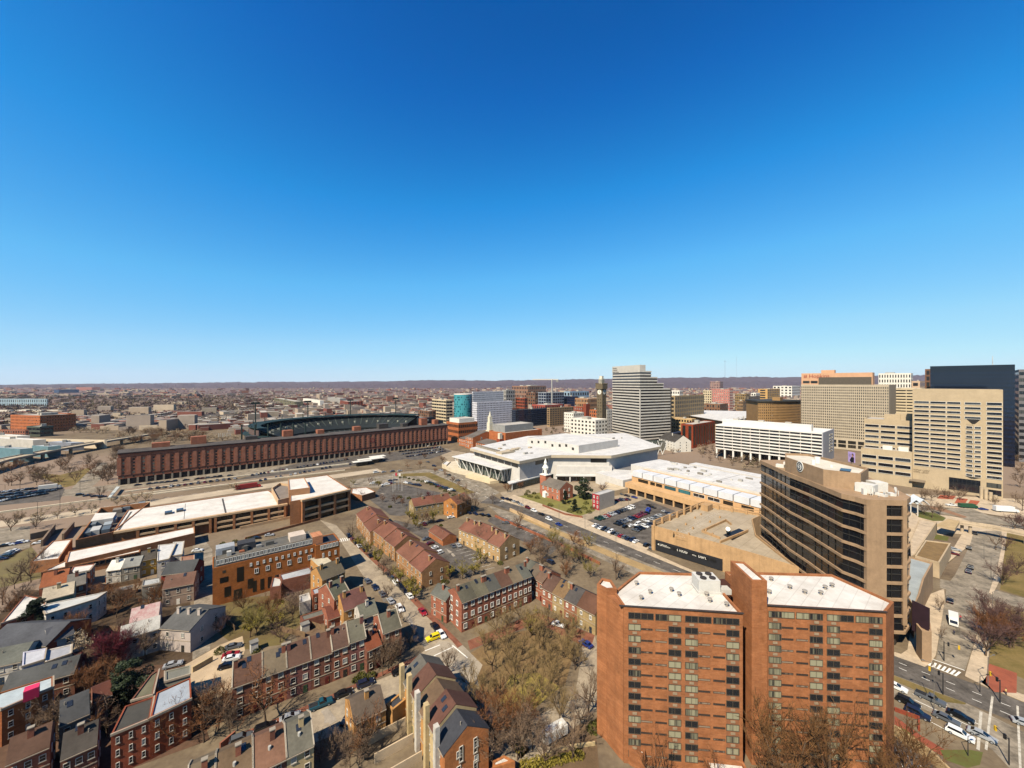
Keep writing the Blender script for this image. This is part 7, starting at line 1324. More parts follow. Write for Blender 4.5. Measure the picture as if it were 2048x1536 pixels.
# lorries
def boxtruck(p, d, L, W_, hh, boxm, cabm, label, cat='truck', name='box_truck', cab=2.0):
    p = V2(p); r_ = thing(name, label, cat, p); d = nrm(d); b = MB(); b.box(p-d*cab/2, d, L-cab, W_, .75, hh); b.build('cargo_box', boxm, r_)
    if cab:
        c = p+d*(L-cab)/2; w = Vector((-d.y, d.x, 0)); b = MB(); pr = [(-cab/2+.05, .5), (cab/2, .5), (cab/2, 1.25), (cab/2-.55, 2.2), (-cab/2+.05, 2.35)]; n = len(pr)
        for s in (-1, 1): b.v += [tuple(c+d*x+w*s*(W_/2-.08)+Vector((0, 0, z))) for x, z in pr]
        b.f = [(k, (k+1) % n, n+(k+1) % n, n+k) for k in range(n)]+[tuple(range(n))[::-1], tuple(range(n, 2*n))]; b.m = [0]*len(b.f); b.build('cab', cabm, r_)
        g = MB(); g.v = [tuple(c+d*x+w*s*(W_/2-.25)+Vector((0, 0, z))) for x, z, s in ((cab/2+.01, 1.3, -1), (cab/2+.01, 1.3, 1), (cab/2-.5, 2.15, 1), (cab/2-.5, 2.15, -1))]; g.f = [(0, 1, 2, 3)]; g.m = [0]; g.build('windshield', cglass, r_)
    for x in (-L*.32, L*.36 if cab else .1):
        for s in (-1, 1): w = Vector((-d.y, d.x, 0)); q = p+d*x+w*s*(W_/2-.15); b = MB(); b.tube(q-w*.14+Vector((0, 0, .45)), q+w*.14+Vector((0, 0, .45)), .45, .45, 12); b.build('wheel', tyre, r_)
    return r_
boxtruck(G(1907, 1247), (-.74, -.67), 6.4, 2.3, 3.1, plain('d9d8d4', .5), plain('d9d8d4', .5), 'white box truck stopped in the street beside the hotel')
tr_ = boxtruck(G(1108, 1478), nrm(G(1132, 1455)-G(1090, 1478)), 6.5, 2.3, 2.9, plain('c9c6be', .5), None, 'long pale caravan trailer parked at the near corner of the square', 'trailer', 'caravan', 0)
for k in range(3): b = MB(); q = G(1108, 1478)+nrm(G(1132, 1455)-G(1090, 1478))*(-2+2*k); b.box(q, nrm(G(1132, 1455)-G(1090, 1478)), .7, .7, 2.9, 3.05); b.build('roof_vent', white, tr_)
boxtruck(G(497, 977), U, 17, 2.6, 4.0, mat('8c2c2a', .7, .15, .3), plain('b0302a', .5), 'long red lorry on the highway before the warehouse', 'lorry', 'red_lorry', 2.6)
boxtruck(G(2012, 1024), (1, -.25), 12, 2.6, 3.8, plain('dcdcda', .5), plain('dcdcda', .5), 'white articulated lorry at the right edge', 'lorry', 'lorry', 2.4)
boxtruck(G(1936, 1016), (1, -.25), 9.5, 2.5, 3.0, paintm('1c4a34'), paintm('1c4a34'), 'dark green trolley bus with white window row on the far street', 'bus', 'trolley_bus', 1.4)
boxtruck(G(100, 978), U, 12, 2.6, 3.6, plain('c9c6be', .6), plain('c9c6be', .6), 'pale lorry trailer at the edge of the large left lot', 'lorry', 'lorry', 2.2)
def shelter():
    r_ = thing('bus_shelter', 'white flat-roofed station shelter on posts beside the warehouse lot', 'shelter', G(738, 928)); 
    for px, py, l, w in ((742, 926, 26, 9), (724, 931, 18, 7), (755, 921, 16, 8)): p = G(px, py); b = MB(); b.box(p, U, l, w, 4.2, 4.8); b.build('roof', wh2, r_); b = MB(); b.box(p, U, l*.6, w*.5, 0, 4.2); b.build('glazing', glass('18201f', .2), r_)
shelter()
bld('footway_roof', 'slanting pale covered footway between the lane and the railway', [G(216, 994, 3), G(222, 994, 3), G(240, 973, 3), G(233, 973, 3)], 3, mat('a9aca6', .8), mat('b9bdb8', .7), z0=2.5, cat='canopy', par=0)
bld('bin_store', 'blue refuse skip at the far end of the car park beside the garage', [G(1291, 1018, 2), G(1298, 1020, 2), G(1302, 1016, 2), G(1295, 1014, 2)], 2.0, plain('23409a', .5), plain('1a2a60', .6), cat='skip', par=.3, )
# ------------------------------------------------------------------ trees
barkm = mat('5c4a3a', .95, .3, 1.0); TW = {'grey': mat('7a6450', .95, .3, .6), 'brown': mat('7a5030', .95, .3, .6), 'olive': mat('80733c', .95, .3, .6), 'red': mat('5e1c26', .95, .3, .8), 'plum': mat('5f4641', .95, .3, .8)}
LF = {'green': mat('2f3d1a', .7, .4, .8, '1a2410', .3), 'conifer': mat('1f2d1a', .8, .4, .8, '121a0e', .2), 'blossom': mat('c9b596', .9, .2, .6, 'a08a6c', .1), 'bush': mat('5a5a28', .9, .4, .8, '3a3a1a', .1), 'olive': mat('8a7c34', .9, .3, .6, '6a5e28', .1), 'white': mat('d6cbb4', .9, .2, .6, 'b0a084', .1)}
def tree_mesh(seed, h, spread, trunk_h, dens, leaf=0):
    rn = random.Random(seed); t = MB(); c = MB(); lf = MB()
    def rv(): return Vector((rn.uniform(-1, 1), rn.uniform(-1, 1), rn.uniform(-1, 1)))
    def limb(mb, p, d, L, r, n, seg, wob):
        pts = [p]
        for i in range(seg):
            d = (d+rv()*wob+Vector((0, 0, .05))).normalized(); q = pts[-1]+d*L/seg; k = 1-(i/seg)*.55; mb.tube(pts[-1], q, r*k, r*(1-((i+1)/seg)*.55), n, 0, False); pts.append(q)
        return pts, d
    tp, td = limb(t, Vector((0, 0, 0)), Vector((rn.uniform(-.08, .08), rn.uniform(-.08, .08), 1)), trunk_h, h*.022, 7, 3, .06)
    nl = rn.randint(5, 7)
    for i in range(nl):
        a = 2*math.pi*(i+rn.uniform(-.3, .3))/nl; el = rn.uniform(.5, 1.25); d = Vector((math.cos(a)*math.cos(el), math.sin(a)*math.cos(el), math.sin(el)))
        L = min(spread/max(.25, math.cos(el)), (h-trunk_h)/max(.35, math.sin(el)))*rn.uniform(.62, .85)
        pts, d1 = limb(t, tp[-1] if i % 2 else tp[-2].lerp(tp[-1], .6), d, L, h*.014, 5, 4, .16)
        for j in range(dens):
            q = pts[rn.choice((1, 2, 2, 3, 3, 4))]; d2 = (d1+rv()*.95+Vector((0, 0, .25))).normalized(); L2 = L*rn.uniform(.28, .55); p2, d3 = limb(c, q, d2, L2, h*.0058, 3, 3, .2)
            for k in range(dens):
                q2 = p2[rn.choice((1, 2, 2, 3))]; d4 = (d3+rv()*.9+Vector((0, 0, .2))).normalized(); L3 = L2*rn.uniform(.3, .6); p3, d5 = limb(c, q2, d4, L3, h*.0029, 3, 2, .25)
                for m_ in range(3 if dens < 8 else 4):
                    q3 = p3[rn.choice((1, 2))]; d6 = (d5+rv()*.9+Vector((0, 0, .15))).normalized(); e = q3+d6*L3*rn.uniform(.5, .9); s = d6.orthogonal().normalized()*h*.0026; c.add([q3-s, q3+s, e], ((0, 1, 2),))
                    for _ in range(leaf):
                        o = q3.lerp(e, rn.random())+rv()*.25; u_, v_ = rv().normalized()*.13*max(1, h/9), rv().normalized()*.13*max(1, h/9); lf.add([o-u_-v_, o+u_-v_, o+u_+v_, o-u_+v_], ((0, 1, 2, 3),), 1)
    if leaf:
        k = len(c.v); c.v += lf.v; c.f += [tuple(i+k for i in f) for f in lf.f]; c.m += lf.m
    return t, c
TREES = {}
for s in range(4):
    t, c = tree_mesh(100+s, 10, 4.4, 2.6+.3*s, 7); TREES['bare', s] = (t.mesh('trunk', barkm, True), c.mesh('crown', TW['grey']))
    t, c = tree_mesh(140+s, 10, 5.2, 1.6+.4*s, 9); TREES['wide', s] = (t.mesh('trunk', barkm, True), c.mesh('crown', TW['grey']))
for s in range(3):
    t, c = tree_mesh(200+s, 10, 3.4, 2.2, 6, 1); TREES['bud', s] = (t.mesh('trunk', barkm, True), c.mesh('crown', [TW['olive'], LF['olive']]))
    t, c = tree_mesh(240+s, 10, 5.0, 2.6, 6, 2); TREES['blossom', s] = (t.mesh('trunk', barkm, True), c.mesh('crown', [TW['grey'], LF['blossom']]))
def leafy(seed, n, sz, conical, squash=1.0):
    rn = random.Random(seed); t = MB(); t.tube((0, 0, 0), (0, 0, 3.0 if not conical else 9), .24, .12, 7); c = MB(); cl = []
    for k in range(26 if not conical else 40):
        z = rn.uniform(.12, 1)
        r = (1-z)*.32+.02 if conical else .42*math.sqrt(max(.02, 1-((z-.5)/.52)**2)); a = rn.uniform(0, 6.28); rr = r*math.sqrt(rn.random()); cl.append((Vector((math.cos(a)*rr*10, math.sin(a)*rr*10, z*9.6)), rn.uniform(.7, 1.5)*(.7 if conical else 1.2)))
    for i in range(n):
        q, r = rn.choice(cl); d = Vector((rn.gauss(0, 1), rn.gauss(0, 1), rn.gauss(0, 1))).normalized()*r*rn.uniform(.75, 1.05); d.z *= .7; o = q+d; u_ = Vector((rn.uniform(-1, 1), rn.uniform(-1, 1), rn.uniform(-.6, .6))).normalized()*sz; v_ = Vector((rn.uniform(-1, 1), rn.uniform(-1, 1), rn.uniform(-.6, .6))).normalized()*sz
        c.add([o-u_, o+v_*.6, o+u_, o-v_*.6], ((0, 1, 2, 3),))
    return t, c
for s in range(2):
    t, c = leafy(300+s, 5200, .30, False); TREES['evergreen', s] = (t.mesh('trunk', barkm), c.mesh('crown', LF['green']))
    t, c = leafy(320+s, 4200, .26, True); TREES['conifer', s] = (t.mesh('trunk', barkm), c.mesh('crown', LF['conifer']))
rt = random.Random(21)
def tree(p, h, kind_, label, group=None, tint=None, w=1.0, z=0.0):
    ns = {'bare': 4, 'wide': 4, 'bud': 3, 'blossom': 3, 'evergreen': 2, 'conifer': 2}[kind_]; tm, cm_ = TREES[kind_, rt.randrange(ns)]
    r_ = thing('tree', label, 'tree', V2(p, z), group); s = h/10; r_.scale = (s*w, s*w, s); r_.rotation_euler = (0, 0, rt.uniform(0, 6.28))
    for n, me in (('trunk', tm), ('crown', cm_)):
        o = bpy.data.objects.new(n, me); COL.objects.link(o); o.parent = r_
        if n == 'crown' and tint: setmat(o, tint)
    return r_
def trees(pts, kinds, fmt, group, h=(8, 11), tint=None, w=1.0):
    for i, (px, py) in enumerate(pts):
        tree(G(px, py), rt.uniform(*h), rt.choice(kinds), fmt % ORD[i], group, tint, w)
trees(sorted([(1066, 1346), (1105, 1357), (970, 1410), (1000, 1391), (1049, 1429), (1120, 1444), (948, 1429), (1022, 1335), (1079, 1297), (1128, 1316), (992, 1271), (1037, 1245), (1098, 1260), (1135, 1279), (970, 1305), (940, 1384), (1010, 1300), (1060, 1275), (1100, 1320), (1045, 1310), (985, 1345), (1085, 1395), (1150, 1340), (1030, 1375)]), ['bare', 'wide', 'wide'], 'bare grey-brown tree, %s from left in the square garden', 'bare trees of the square garden', (7.5, 10), mat('87704a', .95, .3, .6))
trees([(1176, 1428), (1160, 1460), (1065, 1500), (1035, 1520), (1090, 1530), (1145, 1520), (975, 1530)], ['bare', 'wide'], 'bare dark tree in the lower corner near the caravan, %s counted from the brick tower', 'bare trees round the caravan', (8, 11), TW['grey'])
trees([(704, 1081), (719, 1098), (732, 1110), (756, 1133), (767, 1150), (781, 1161), (799, 1175), (816, 1190), (830, 1203)], ['bud', 'bud', 'bare'], 'budding olive street tree, %s from the far end of the street', 'budding street trees', (8, 10.5))
for x, y, h, lab in ((41, 76.5, 11.5, 'bare brown tree against the left wing of the brick tower'), (29, 78, 12.5, 'bare tree at the left foot of the brick tower'), (54, 76, 17, 'tall russet-brown tree before the slot of the brick tower'), (64, 77, 17, 'broad russet-brown tree before the right wing of the brick tower'), (75, 76, 14.5, 'russet-brown tree before the right end of the brick tower'), (82, 79, 14, 'thin brown tree at the right foot of the brick tower')):
    tree((x, y), h, 'wide' if h > 13 else 'bare', lab, 'trees before the brick tower', mat('6a4a2a', .95, .3, .6) if h > 13 else TW['brown'], 1.0 if h > 15 else .8)
for px, py, h, kd, tint, lab, w in ((210, 1352, 12, 'wide', TW['red'], 'deep red budding tree in the left gardens', .9), (236, 1320, 11, 'wide', TW['plum'], 'plum-coloured tree behind the deep red one', .9), (252, 1405, 10.5, 'evergreen', None, 'big dark glossy evergreen between the bottom-left houses', 1.0), (238, 1415, 8, 'evergreen', None, 'smaller dark evergreen left of the big glossy one', 1.0), (70, 1270, 12, 'conifer', None, 'dark conifer before the whitewashed house', 1.5), (164, 1318, 7.5, 'blossom', None, 'pale blossoming tree left of the deep red tree', .9), (245, 1215, 8, 'bare', TW['brown'], 'brown twiggy tree among the back gardens', 1.1), (232, 1235, 7, 'bare', TW['brown'], 'low brown twiggy tree near the whitewashed house', 1.3), (290, 1320, 11, 'bare', TW['grey'], 'tall bare tree before the pale stuccoed house', 1.0), (302, 1203, 7, 'bare', TW['grey'], 'small bare tree before the mauve gable', 1.0), (170, 1385, 7, 'wide', TW['brown'], 'brown bushy tree below the deep red tree', 1.2), (336, 1500, 10, 'bare', TW['brown'], 'bare tree before the brick corner house', .8), (442, 1270, 8, 'bare', TW['plum'], 'pinkish bare tree at the end of the orange terrace', 1.0), (500, 1275, 9, 'bud', None, 'olive budding tree in the garden of the orange terrace', 1.1), (540, 1240, 8.5, 'wide', TW['brown'], 'brown spreading tree in the garden of the orange terrace', .9), (585, 1240, 8, 'wide', TW['grey'], 'grey spreading tree beside the white-walled annex', .8), (560, 1285, 6.5, 'bare', TW['plum'], 'mauve low tree behind the long row', 1.2), (625, 1180, 7, 'bare', TW['grey'], 'bare tree among the back wings', .9), (532, 1450, 13, 'bare', TW['brown'], 'tall bare tree before the long row', 1.0), (436, 1462, 9, 'bare', TW['grey'], 'bare tree in the gap left of the long row', 1.1), (420, 1440, 6, 'bud', None, 'yellow-green shrubby tree in the gap left of the long row', 1.2), (460, 1470, 6.5, 'wide', TW['grey'], 'grey thicket at the street corner left of the long row', 1.0), (784, 1340, 9, 'wide', TW['grey'], 'dark bare tree before the sage corner house', .8), (766, 1352, 8, 'bare', TW['grey'], 'bare street tree left of the sage corner house', .8), (798, 1250, 8, 'bare', TW['grey'], 'bare tree between parked cars and the small white house', 1.0), (775, 1200, 7.5, 'bare', TW['grey'], 'bare tree by the parked cars of the tree-lined street', 1.0), (820, 1296, 7, 'bare', TW['grey'], 'bare tree in the shade of the sage corner house', 1.0), (896, 1350, 9, 'bare', TW['grey'], 'bare tree at the crossing above the stepped row', .9), (735, 1520, 12, 'bare', TW['brown'], 'bare tree before the tan stucco wall', .9), (670, 1520, 6, 'wide', TW['grey'], 'dark thicket at the bottom edge beside the stucco house', 1.2), (700, 1535, 7, 'wide', TW['grey'], 'second dark thicket at the bottom edge below the stucco house', 1.0)):
    tree(G(px, py), h, kd, lab, None, tint, w)
for px, py, h, kd, tint, lab, w in ((926, 1030, 14, 'wide', TW['grey'], 'big bare tree before the orange-gabled house', 1.1), (948, 1025, 11, 'wide', TW['grey'], 'second big bare tree right of the orange-gabled house', 1.0), (846, 1052, 11, 'bare', TW['grey'], 'bare tree before the left part of the two-roofed apartment house', 1.0), (868, 1046, 9, 'bud', None, 'budding tree at the two-roofed apartment house', 1.0), (820, 1040, 8, 'bud', None, 'olive tree at the left end of the two-roofed apartment house', 1.0), (972, 1100, 11, 'bare', TW['grey'], 'bare tree at the wall of the tan apartment house', 1.1), (960, 1128, 10, 'bud', None, 'olive tree below the tan apartment house', 1.1), (900, 1160, 7, 'bud', None, 'olive shrubby tree beside the near brown-roofed block', 1.3), (925, 1158, 7, 'bud', None, 'olive shrubby tree behind the row facing the square', 1.3), (948, 1150, 7, 'bud', None, 'third olive shrubby tree behind the row facing the square', 1.3), (1042, 1195, 7, 'conifer', None, 'dark green upright tree at the bend of the rows', 1.2), (1085, 1165, 6, 'bud', None, 'ivy-green tree at the end of the bend houses', 1.2), (812, 1060, 6, 'bare', TW['grey'], 'small bare tree beside the long carport', 1.0), (1035, 1060, 9, 'bare', TW['brown'], 'russet bare tree right of the tan apartment house', 1.0), (1040, 1038, 7, 'bare', TW['grey'], 'small bare tree by the brick boundary wall', 1.0), (985, 1008, 7.5, 'bare', TW['grey'], 'bare tree beside the zebra crossing', 1.0), (1105, 1092, 10, 'bare', TW['olive'], 'pale bare tree beside the lower carriageway', 1.2), (1132, 1120, 9, 'bare', TW['grey'], 'bare tree left of the brick tower roof', 1.1), (1158, 1128, 9, 'wide', TW['grey'], 'second bare tree left of the brick tower roof', 1.0), (1232, 1160, 11, 'bare', TW['grey'], 'bare tree standing behind the brick tower roof', 1.1), (1180, 1155, 8, 'wide', TW['olive'], 'olive tree just left of the brick tower top', 1.0), (1060, 1110, 7, 'wide', TW['brown'], 'brown shrubby tree beside the half-empty car park', 1.0), (1080, 1140, 7, 'wide', TW['grey'], 'grey shrubby tree behind the diagonal row', 1.0), (1130, 1155, 6, 'wide', TW['brown'], 'brown shrubby tree behind the diagonal row', 1.0), (945, 1000, 7, 'bare', TW['plum'], 'pinkish bare tree at the avenue bend', 1.0), (758, 975, 8, 'bud', None, 'olive tree at the left of the gated car park', 1.1), (740, 972, 8, 'bare', TW['plum'], 'pinkish tree beside the olive tree by the gated car park', 1.0), (706, 970, 6, 'bud', None, 'young green tree behind the white-roofed office tower', 1.2), (858, 1002, 6.5, 'wide', TW['red'], 'dark red small tree near the gate', 1.0), (840, 1000, 6, 'bare', TW['grey'], 'small grey tree near the gate', 1.2), (1167, 998, 15.5, 'evergreen', None, 'huge dark evergreen behind the old church', .9), (1131, 1007, 9, 'conifer', None, 'conifer at the right corner of the old church', 1.2), (1149, 1022, 8, 'conifer', None, 'conifer nearest the red townhouse', 1.2), (1205, 985, 8, 'bare', TW['plum'], 'bare tree right of the huge dark evergreen', 1.3), (1190, 1012, 4, 'bud', None, 'orange-green shrub beside the red townhouse', 1.4)):
    tree(G(px, py), h, kd, lab, None, tint, w)
for px, py, h, kd, tint, lab, w in ((1971, 1312, 12, 'wide', TW['plum'], 'large bare pinkish-brown park tree nearest the junction', 1.0), (2020, 1296, 13, 'wide', TW['plum'], 'large bare park tree at the right edge above the brick paving', 1.0), (1990, 1255, 10, 'wide', TW['plum'], 'bare park tree behind the two large ones', 1.0), (2005, 1170, 9, 'wide', TW['plum'], 'pinkish bare tree on the upper park lawn', 1.0), (2034, 1150, 9, 'bare', TW['plum'], 'pinkish tree at the right edge of the upper park lawn', 1.0), (1992, 1100, 8, 'bare', TW['grey'], 'bare tree below the footbridge', 1.0), (2012, 1102, 8, 'bare', TW['plum'], 'reddish tree below the footbridge near the edge', 1.0), (2030, 1062, 9, 'wide', TW['plum'], 'reddish tree beyond the footbridge', 1.2), (2048, 1060, 9, 'wide', TW['plum'], 'reddish tree beyond the footbridge at the edge', 1.2), (1864, 1036, 11, 'bare', TW['grey'], 'bare tree beside the folded white canopy', .9), (1875, 996, 8, 'bare', TW['grey'], 'bare plaza tree before the striped office block', .9), (1889, 996, 7, 'bare', TW['grey'], 'smaller bare plaza tree before the striped office block', .9), (1843, 1000, 8, 'bare', TW['grey'], 'bare plaza tree left of the folded canopy', .9), (2044, 1022, 11, 'bare', TW['grey'], 'bare tree at the right edge before the office block', .9), (2040, 975, 12, 'wide', TW['grey'], 'bare tree beside the right corner of the striped block', 1.0), (1880, 1225, 6, 'bare', TW['grey'], 'thin street tree beside the box truck', .7), (1884, 1280, 5, 'bare', TW['grey'], 'thin street tree on the hotel pavement', .6), (1527, 1042, 4, 'wide', TW['plum'], 'shrub on the garage deck edge by the hotel', 1.0)):
    tree(G(px, py), h, kd, lab, None, tint, w)
trees([(40, 1043), (79, 1040), (115, 1037), (150, 1031), (183, 1026), (234, 1012), (255, 1009), (272, 1006), (292, 1003), (468, 981)], ['blossom'], 'cream blossoming tree, %s from the left along the lower highway', 'blossoming trees along the highway', (5.5, 8), None, 1.2)
trees([(42, 1162), (62, 1165), (22, 1062), (72, 1058), (5, 1210), (28, 1235), (80, 1140)], ['bare', 'wide'], 'bare tree at the left edge beside the office, %s listed', 'bare trees at the left edge', (8, 11), TW['grey'])
trees([(205, 962), (216, 968), (222, 950), (228, 945), (150, 965), (90, 968), (40, 968), (200, 1000), (192, 940), (180, 930), (120, 940), (100, 945), (140, 950), (60, 950)], ['bare', 'wide'], 'bare tree among the junction greens left of the warehouse, %s listed', 'bare trees left of the warehouse', (8, 12), TW['grey'])
def scatter(poly, n, seed, kinds, fmt, group, h, tints, w=1.0):
    rn = random.Random(seed); (x0, y0, x1, y1) = poly
    for i in range(n): tree(G(rn.uniform(x0, x1), rn.uniform(y0, y1)), rn.uniform(*h), rn.choice(kinds), fmt % ORD[i], group, rn.choice(tints), w)
scatter((195, 1185, 255, 1215), 4, 1, ['wide'], 'low brown tree in the back gardens below the ochre house, %s counted', 'back garden trees', (5, 7.5), [TW['brown'], TW['grey']], 1.2)
scatter((190, 1290, 250, 1340), 5, 2, ['wide'], 'deep red twiggy tree in the left gardens, %s in the clump', 'deep red trees', (7, 10), [TW['red']], 1.1)
scatter((150, 1365, 235, 1395), 4, 3, ['wide', 'bare'], 'brown thicket tree below the deep red trees, %s counted', 'brown thicket trees', (6, 8), [TW['brown']], 1.2)
scatter((395, 1420, 455, 1490), 6, 4, ['wide', 'bare'], 'dark leafless tree in the shady gap by the long row, %s counted', 'trees in the shady gap', (6, 9), [TW['grey'], TW['brown']], 1.2)
scatter((480, 1215, 600, 1275), 6, 5, ['wide', 'bare', 'bud'], 'garden tree between the orange terrace and the long row, %s counted', 'orange terrace garden trees', (6, 9), [TW['olive'], TW['brown'], TW['plum']], 1.1)
scatter((640, 1500, 740, 1535), 3, 6, ['wide'], 'dark thicket tree at the bottom beside the stucco wall, %s counted', 'bottom thicket trees', (5, 7), [TW['grey']], 1.2)
scatter((1070, 1085, 1200, 1150), 10, 7, ['wide', 'bare'], 'leafless tree between the diagonal row and the avenue, %s counted', 'trees before the avenue', (6, 10), [TW['grey'], TW['brown'], TW['olive']], 1.1)
scatter((820, 1035, 900, 1062), 4, 8, ['bare', 'bud'], 'courtyard tree before the two-roofed apartment house, %s counted', 'courtyard trees', (6, 9), [TW['olive'], TW['grey']], 1.0)
scatter((20, 1175, 75, 1240), 4, 9, ['bare', 'wide'], 'leafless tree at the edge beside the skylit white house, %s counted', 'edge trees', (7, 10), [TW['brown'], TW['grey']], 1.0)
scatter((960, 1440, 1060, 1530), 7, 10, ['bare', 'wide'], 'leafless tree between the stepped row and the caravan, %s counted', 'trees beside the stepped row', (7, 10), [TW['grey'], TW['brown']], 1.0)
scatter((1000, 1235, 1140, 1300), 4, 11, ['wide', 'bud'], 'leafless tree along the houses of the square, %s counted', 'trees along the square houses', (7, 10), [mat('87704a', .95, .3, .6)], 1.0)
scatter((735, 1290, 830, 1345), 4, 12, ['wide'], 'dark leafless tree around the sage corner house, %s counted', 'corner house trees', (6, 9), [TW['grey']], 1.0)
scatter((1975, 1215, 2045, 1300), 6, 13, ['wide'], 'bare pinkish park tree in the dense clump at the edge, %s counted', 'park clump trees', (7, 10), [TW['plum'], TW['brown']], 1.0)
for gi, (x0, x1, nm) in enumerate(((235, 330, 'above the warehouse end'), (325, 425, 'behind the warehouse roof houses'))):
    rn = random.Random(gi+70)
    for i in range(26): p = G(rn.uniform(x0, x1), rn.uniform(870, 889)); kd = rn.choice(('wide', 'wide', 'bare', 'blossom')); tree(p, rn.uniform(9, 13), kd, '%s tree of the grove %s, %s counted' % ('blossoming' if kd == 'blossom' else 'leafless brown', nm, ORD[i]), 'grove behind the warehouse', None if kd == 'blossom' else rn.choice((TW['brown'], TW['grey'])), 1.3)
for i in range(14):
    rn = random.Random(i+170); p = G((160, 172, 182, 195, 205, 420, 432, 445, 455, 470, 300, 310, 148, 212)[i], (866, 865, 866, 868, 865, 880, 881, 882, 880, 881, 866, 864, 866, 866)[i]); tree(p, 9, 'blossom', 'cream blossoming tree among the houses beyond the viaduct, %s counted' % ORD[i], 'blossoming trees beyond the viaduct', None, 1.3)
trees([(815, 938), (840, 936), (870, 947), (890, 955), (905, 965), (918, 975), (930, 985), (700, 985), (715, 990), (726, 1000), (765, 1005), (790, 1008), (805, 1012), (870, 1015), (895, 1008), (1015, 985), (1040, 978), (690, 925), (720, 918), (780, 912), (850, 918), (885, 925)], ['bare', 'wide'], 'small leafless tree around the gated car park and junction, %s from left', 'junction trees', (4.5, 7), TW['brown'])
trees([(1400, 905), (1412, 900), (1425, 897), (1440, 905), (1455, 912), (1470, 918), (1485, 925), (1500, 930), (1515, 936), (1405, 915), (1420, 922), (1440, 926), (1465, 932), (1490, 940), (1345, 908), (1355, 905), (1380, 902)], ['bare', 'wide', 'blossom'], 'small tree on the plaza before the slab hotel, %s from left', 'plaza trees', (5, 8), None)
trees([(1850, 1000), (1862, 1002), (1898, 998), (1920, 1000), (1990, 1012), (2030, 1005), (2036, 950), (2044, 940), (2034, 925), (1848, 1030), (1880, 1030)], ['bare', 'wide'], 'leafless street tree on the plaza by the striped office, %s from left', 'striped office plaza trees', (6, 9), TW['grey'])
scatter((120, 925, 225, 965), 14, 31, ['bare', 'wide'], 'leafless tree on the greens between viaduct and warehouse, %s counted', 'greens trees', (7, 11), [TW['grey'], TW['brown']], 1.1)
scatter((0, 935, 140, 972), 14, 32, ['bare', 'wide'], 'leafless tree beneath the viaduct edge, %s counted', 'viaduct trees', (7, 11), [TW['grey'], TW['brown']], 1.1)
scatter((225, 885, 240, 930), 5, 33, ['wide'], 'leafless tree at the shaded end of the warehouse, %s counted', 'warehouse end trees', (8, 12), [TW['grey']], 1.1)
scatter((60, 1440, 225, 1500), 7, 34, ['wide', 'bare'], 'leafless yard tree at the bottom corner between the brick houses, %s counted', 'bottom corner yard trees', (6, 9), [TW['brown'], TW['grey']], 1.1)
scatter((20, 1250, 200, 1300), 5, 35, ['wide'], 'leafless tree between the slate roofs and the whitewashed house, %s counted', 'slate roof trees', (6, 8), [TW['brown']], 1.0)
scatter((255, 1150, 380, 1240), 6, 36, ['wide', 'bare'], 'leafless tree in the yards left of the narrow alley, %s counted', 'alley yard trees', (5, 8), [TW['brown'], TW['grey']], 1.1)
def bushes(pts, fmt, group, sz=1.6, m=None):
    for i, (px, py) in enumerate(pts):
        rn = random.Random(px*7+py); b = MB(); p = G(px, py); s = sz*rn.uniform(.7, 1.3)
        for k in range(240):
            d = Vector((rn.gauss(0, 1), rn.gauss(0, 1), abs(rn.gauss(0, .8)))).normalized()*s*rn.uniform(.6, 1); u_ = Vector((rn.uniform(-1, 1), rn.uniform(-1, 1), rn.uniform(-1, 1)))*.22; v_ = Vector((rn.uniform(-1, 1), rn.uniform(-1, 1), rn.uniform(-1, 1)))*.22; o = p+d; o.z += .1; b.add([o-u_, o+v_, o+u_, o-v_], ((0, 1, 2, 3),))
        tag(b.build('bush', m or LF['bush'], None), fmt % ORD[i], 'bush', group)
bushes([(1052, 990), (1060, 994), (1068, 988), (1074, 997), (1056, 985), (1100, 1012), (1140, 1024), (1158, 1026), (1168, 1018), (1178, 1026), (1172, 1008), (1186, 1018)], 'dull green shrub, %s listed in the old churchyard', 'churchyard shrubs', 2.0)
bushes([(800+int(i*9), int(956+i*i*.19+i*.8)) for i in range(15)], 'clipped hedge bush around the gated car park, %s from left', 'gated car park hedge', 1.6)
bushes([(936, 1086), (948, 1096), (958, 1102), (902, 1078), (882, 1052), (800, 995), (818, 998), (890, 1166), (1000, 1128), (780, 1015)], 'round clipped shrub in the courtyards, %s listed', 'courtyard shrubs', 1.5)
bushes([(712, 1362), (722, 1354), (742, 1355), (540, 1312), (512, 1302), (440, 1305), (470, 1085), (500, 1080), (445, 1090), (560, 1205), (1186, 1460), (1198, 1450)], 'garden shrub near the rowhouses, %s listed', 'garden shrubs', 1.4)
bushes([(1040+13*k, 1500+((k*37) % 40)) for k in range(10)], 'low olive shrub in the garden below the brick tower, %s from the left', 'shrubs below the brick tower', 1.4, LF['olive'])
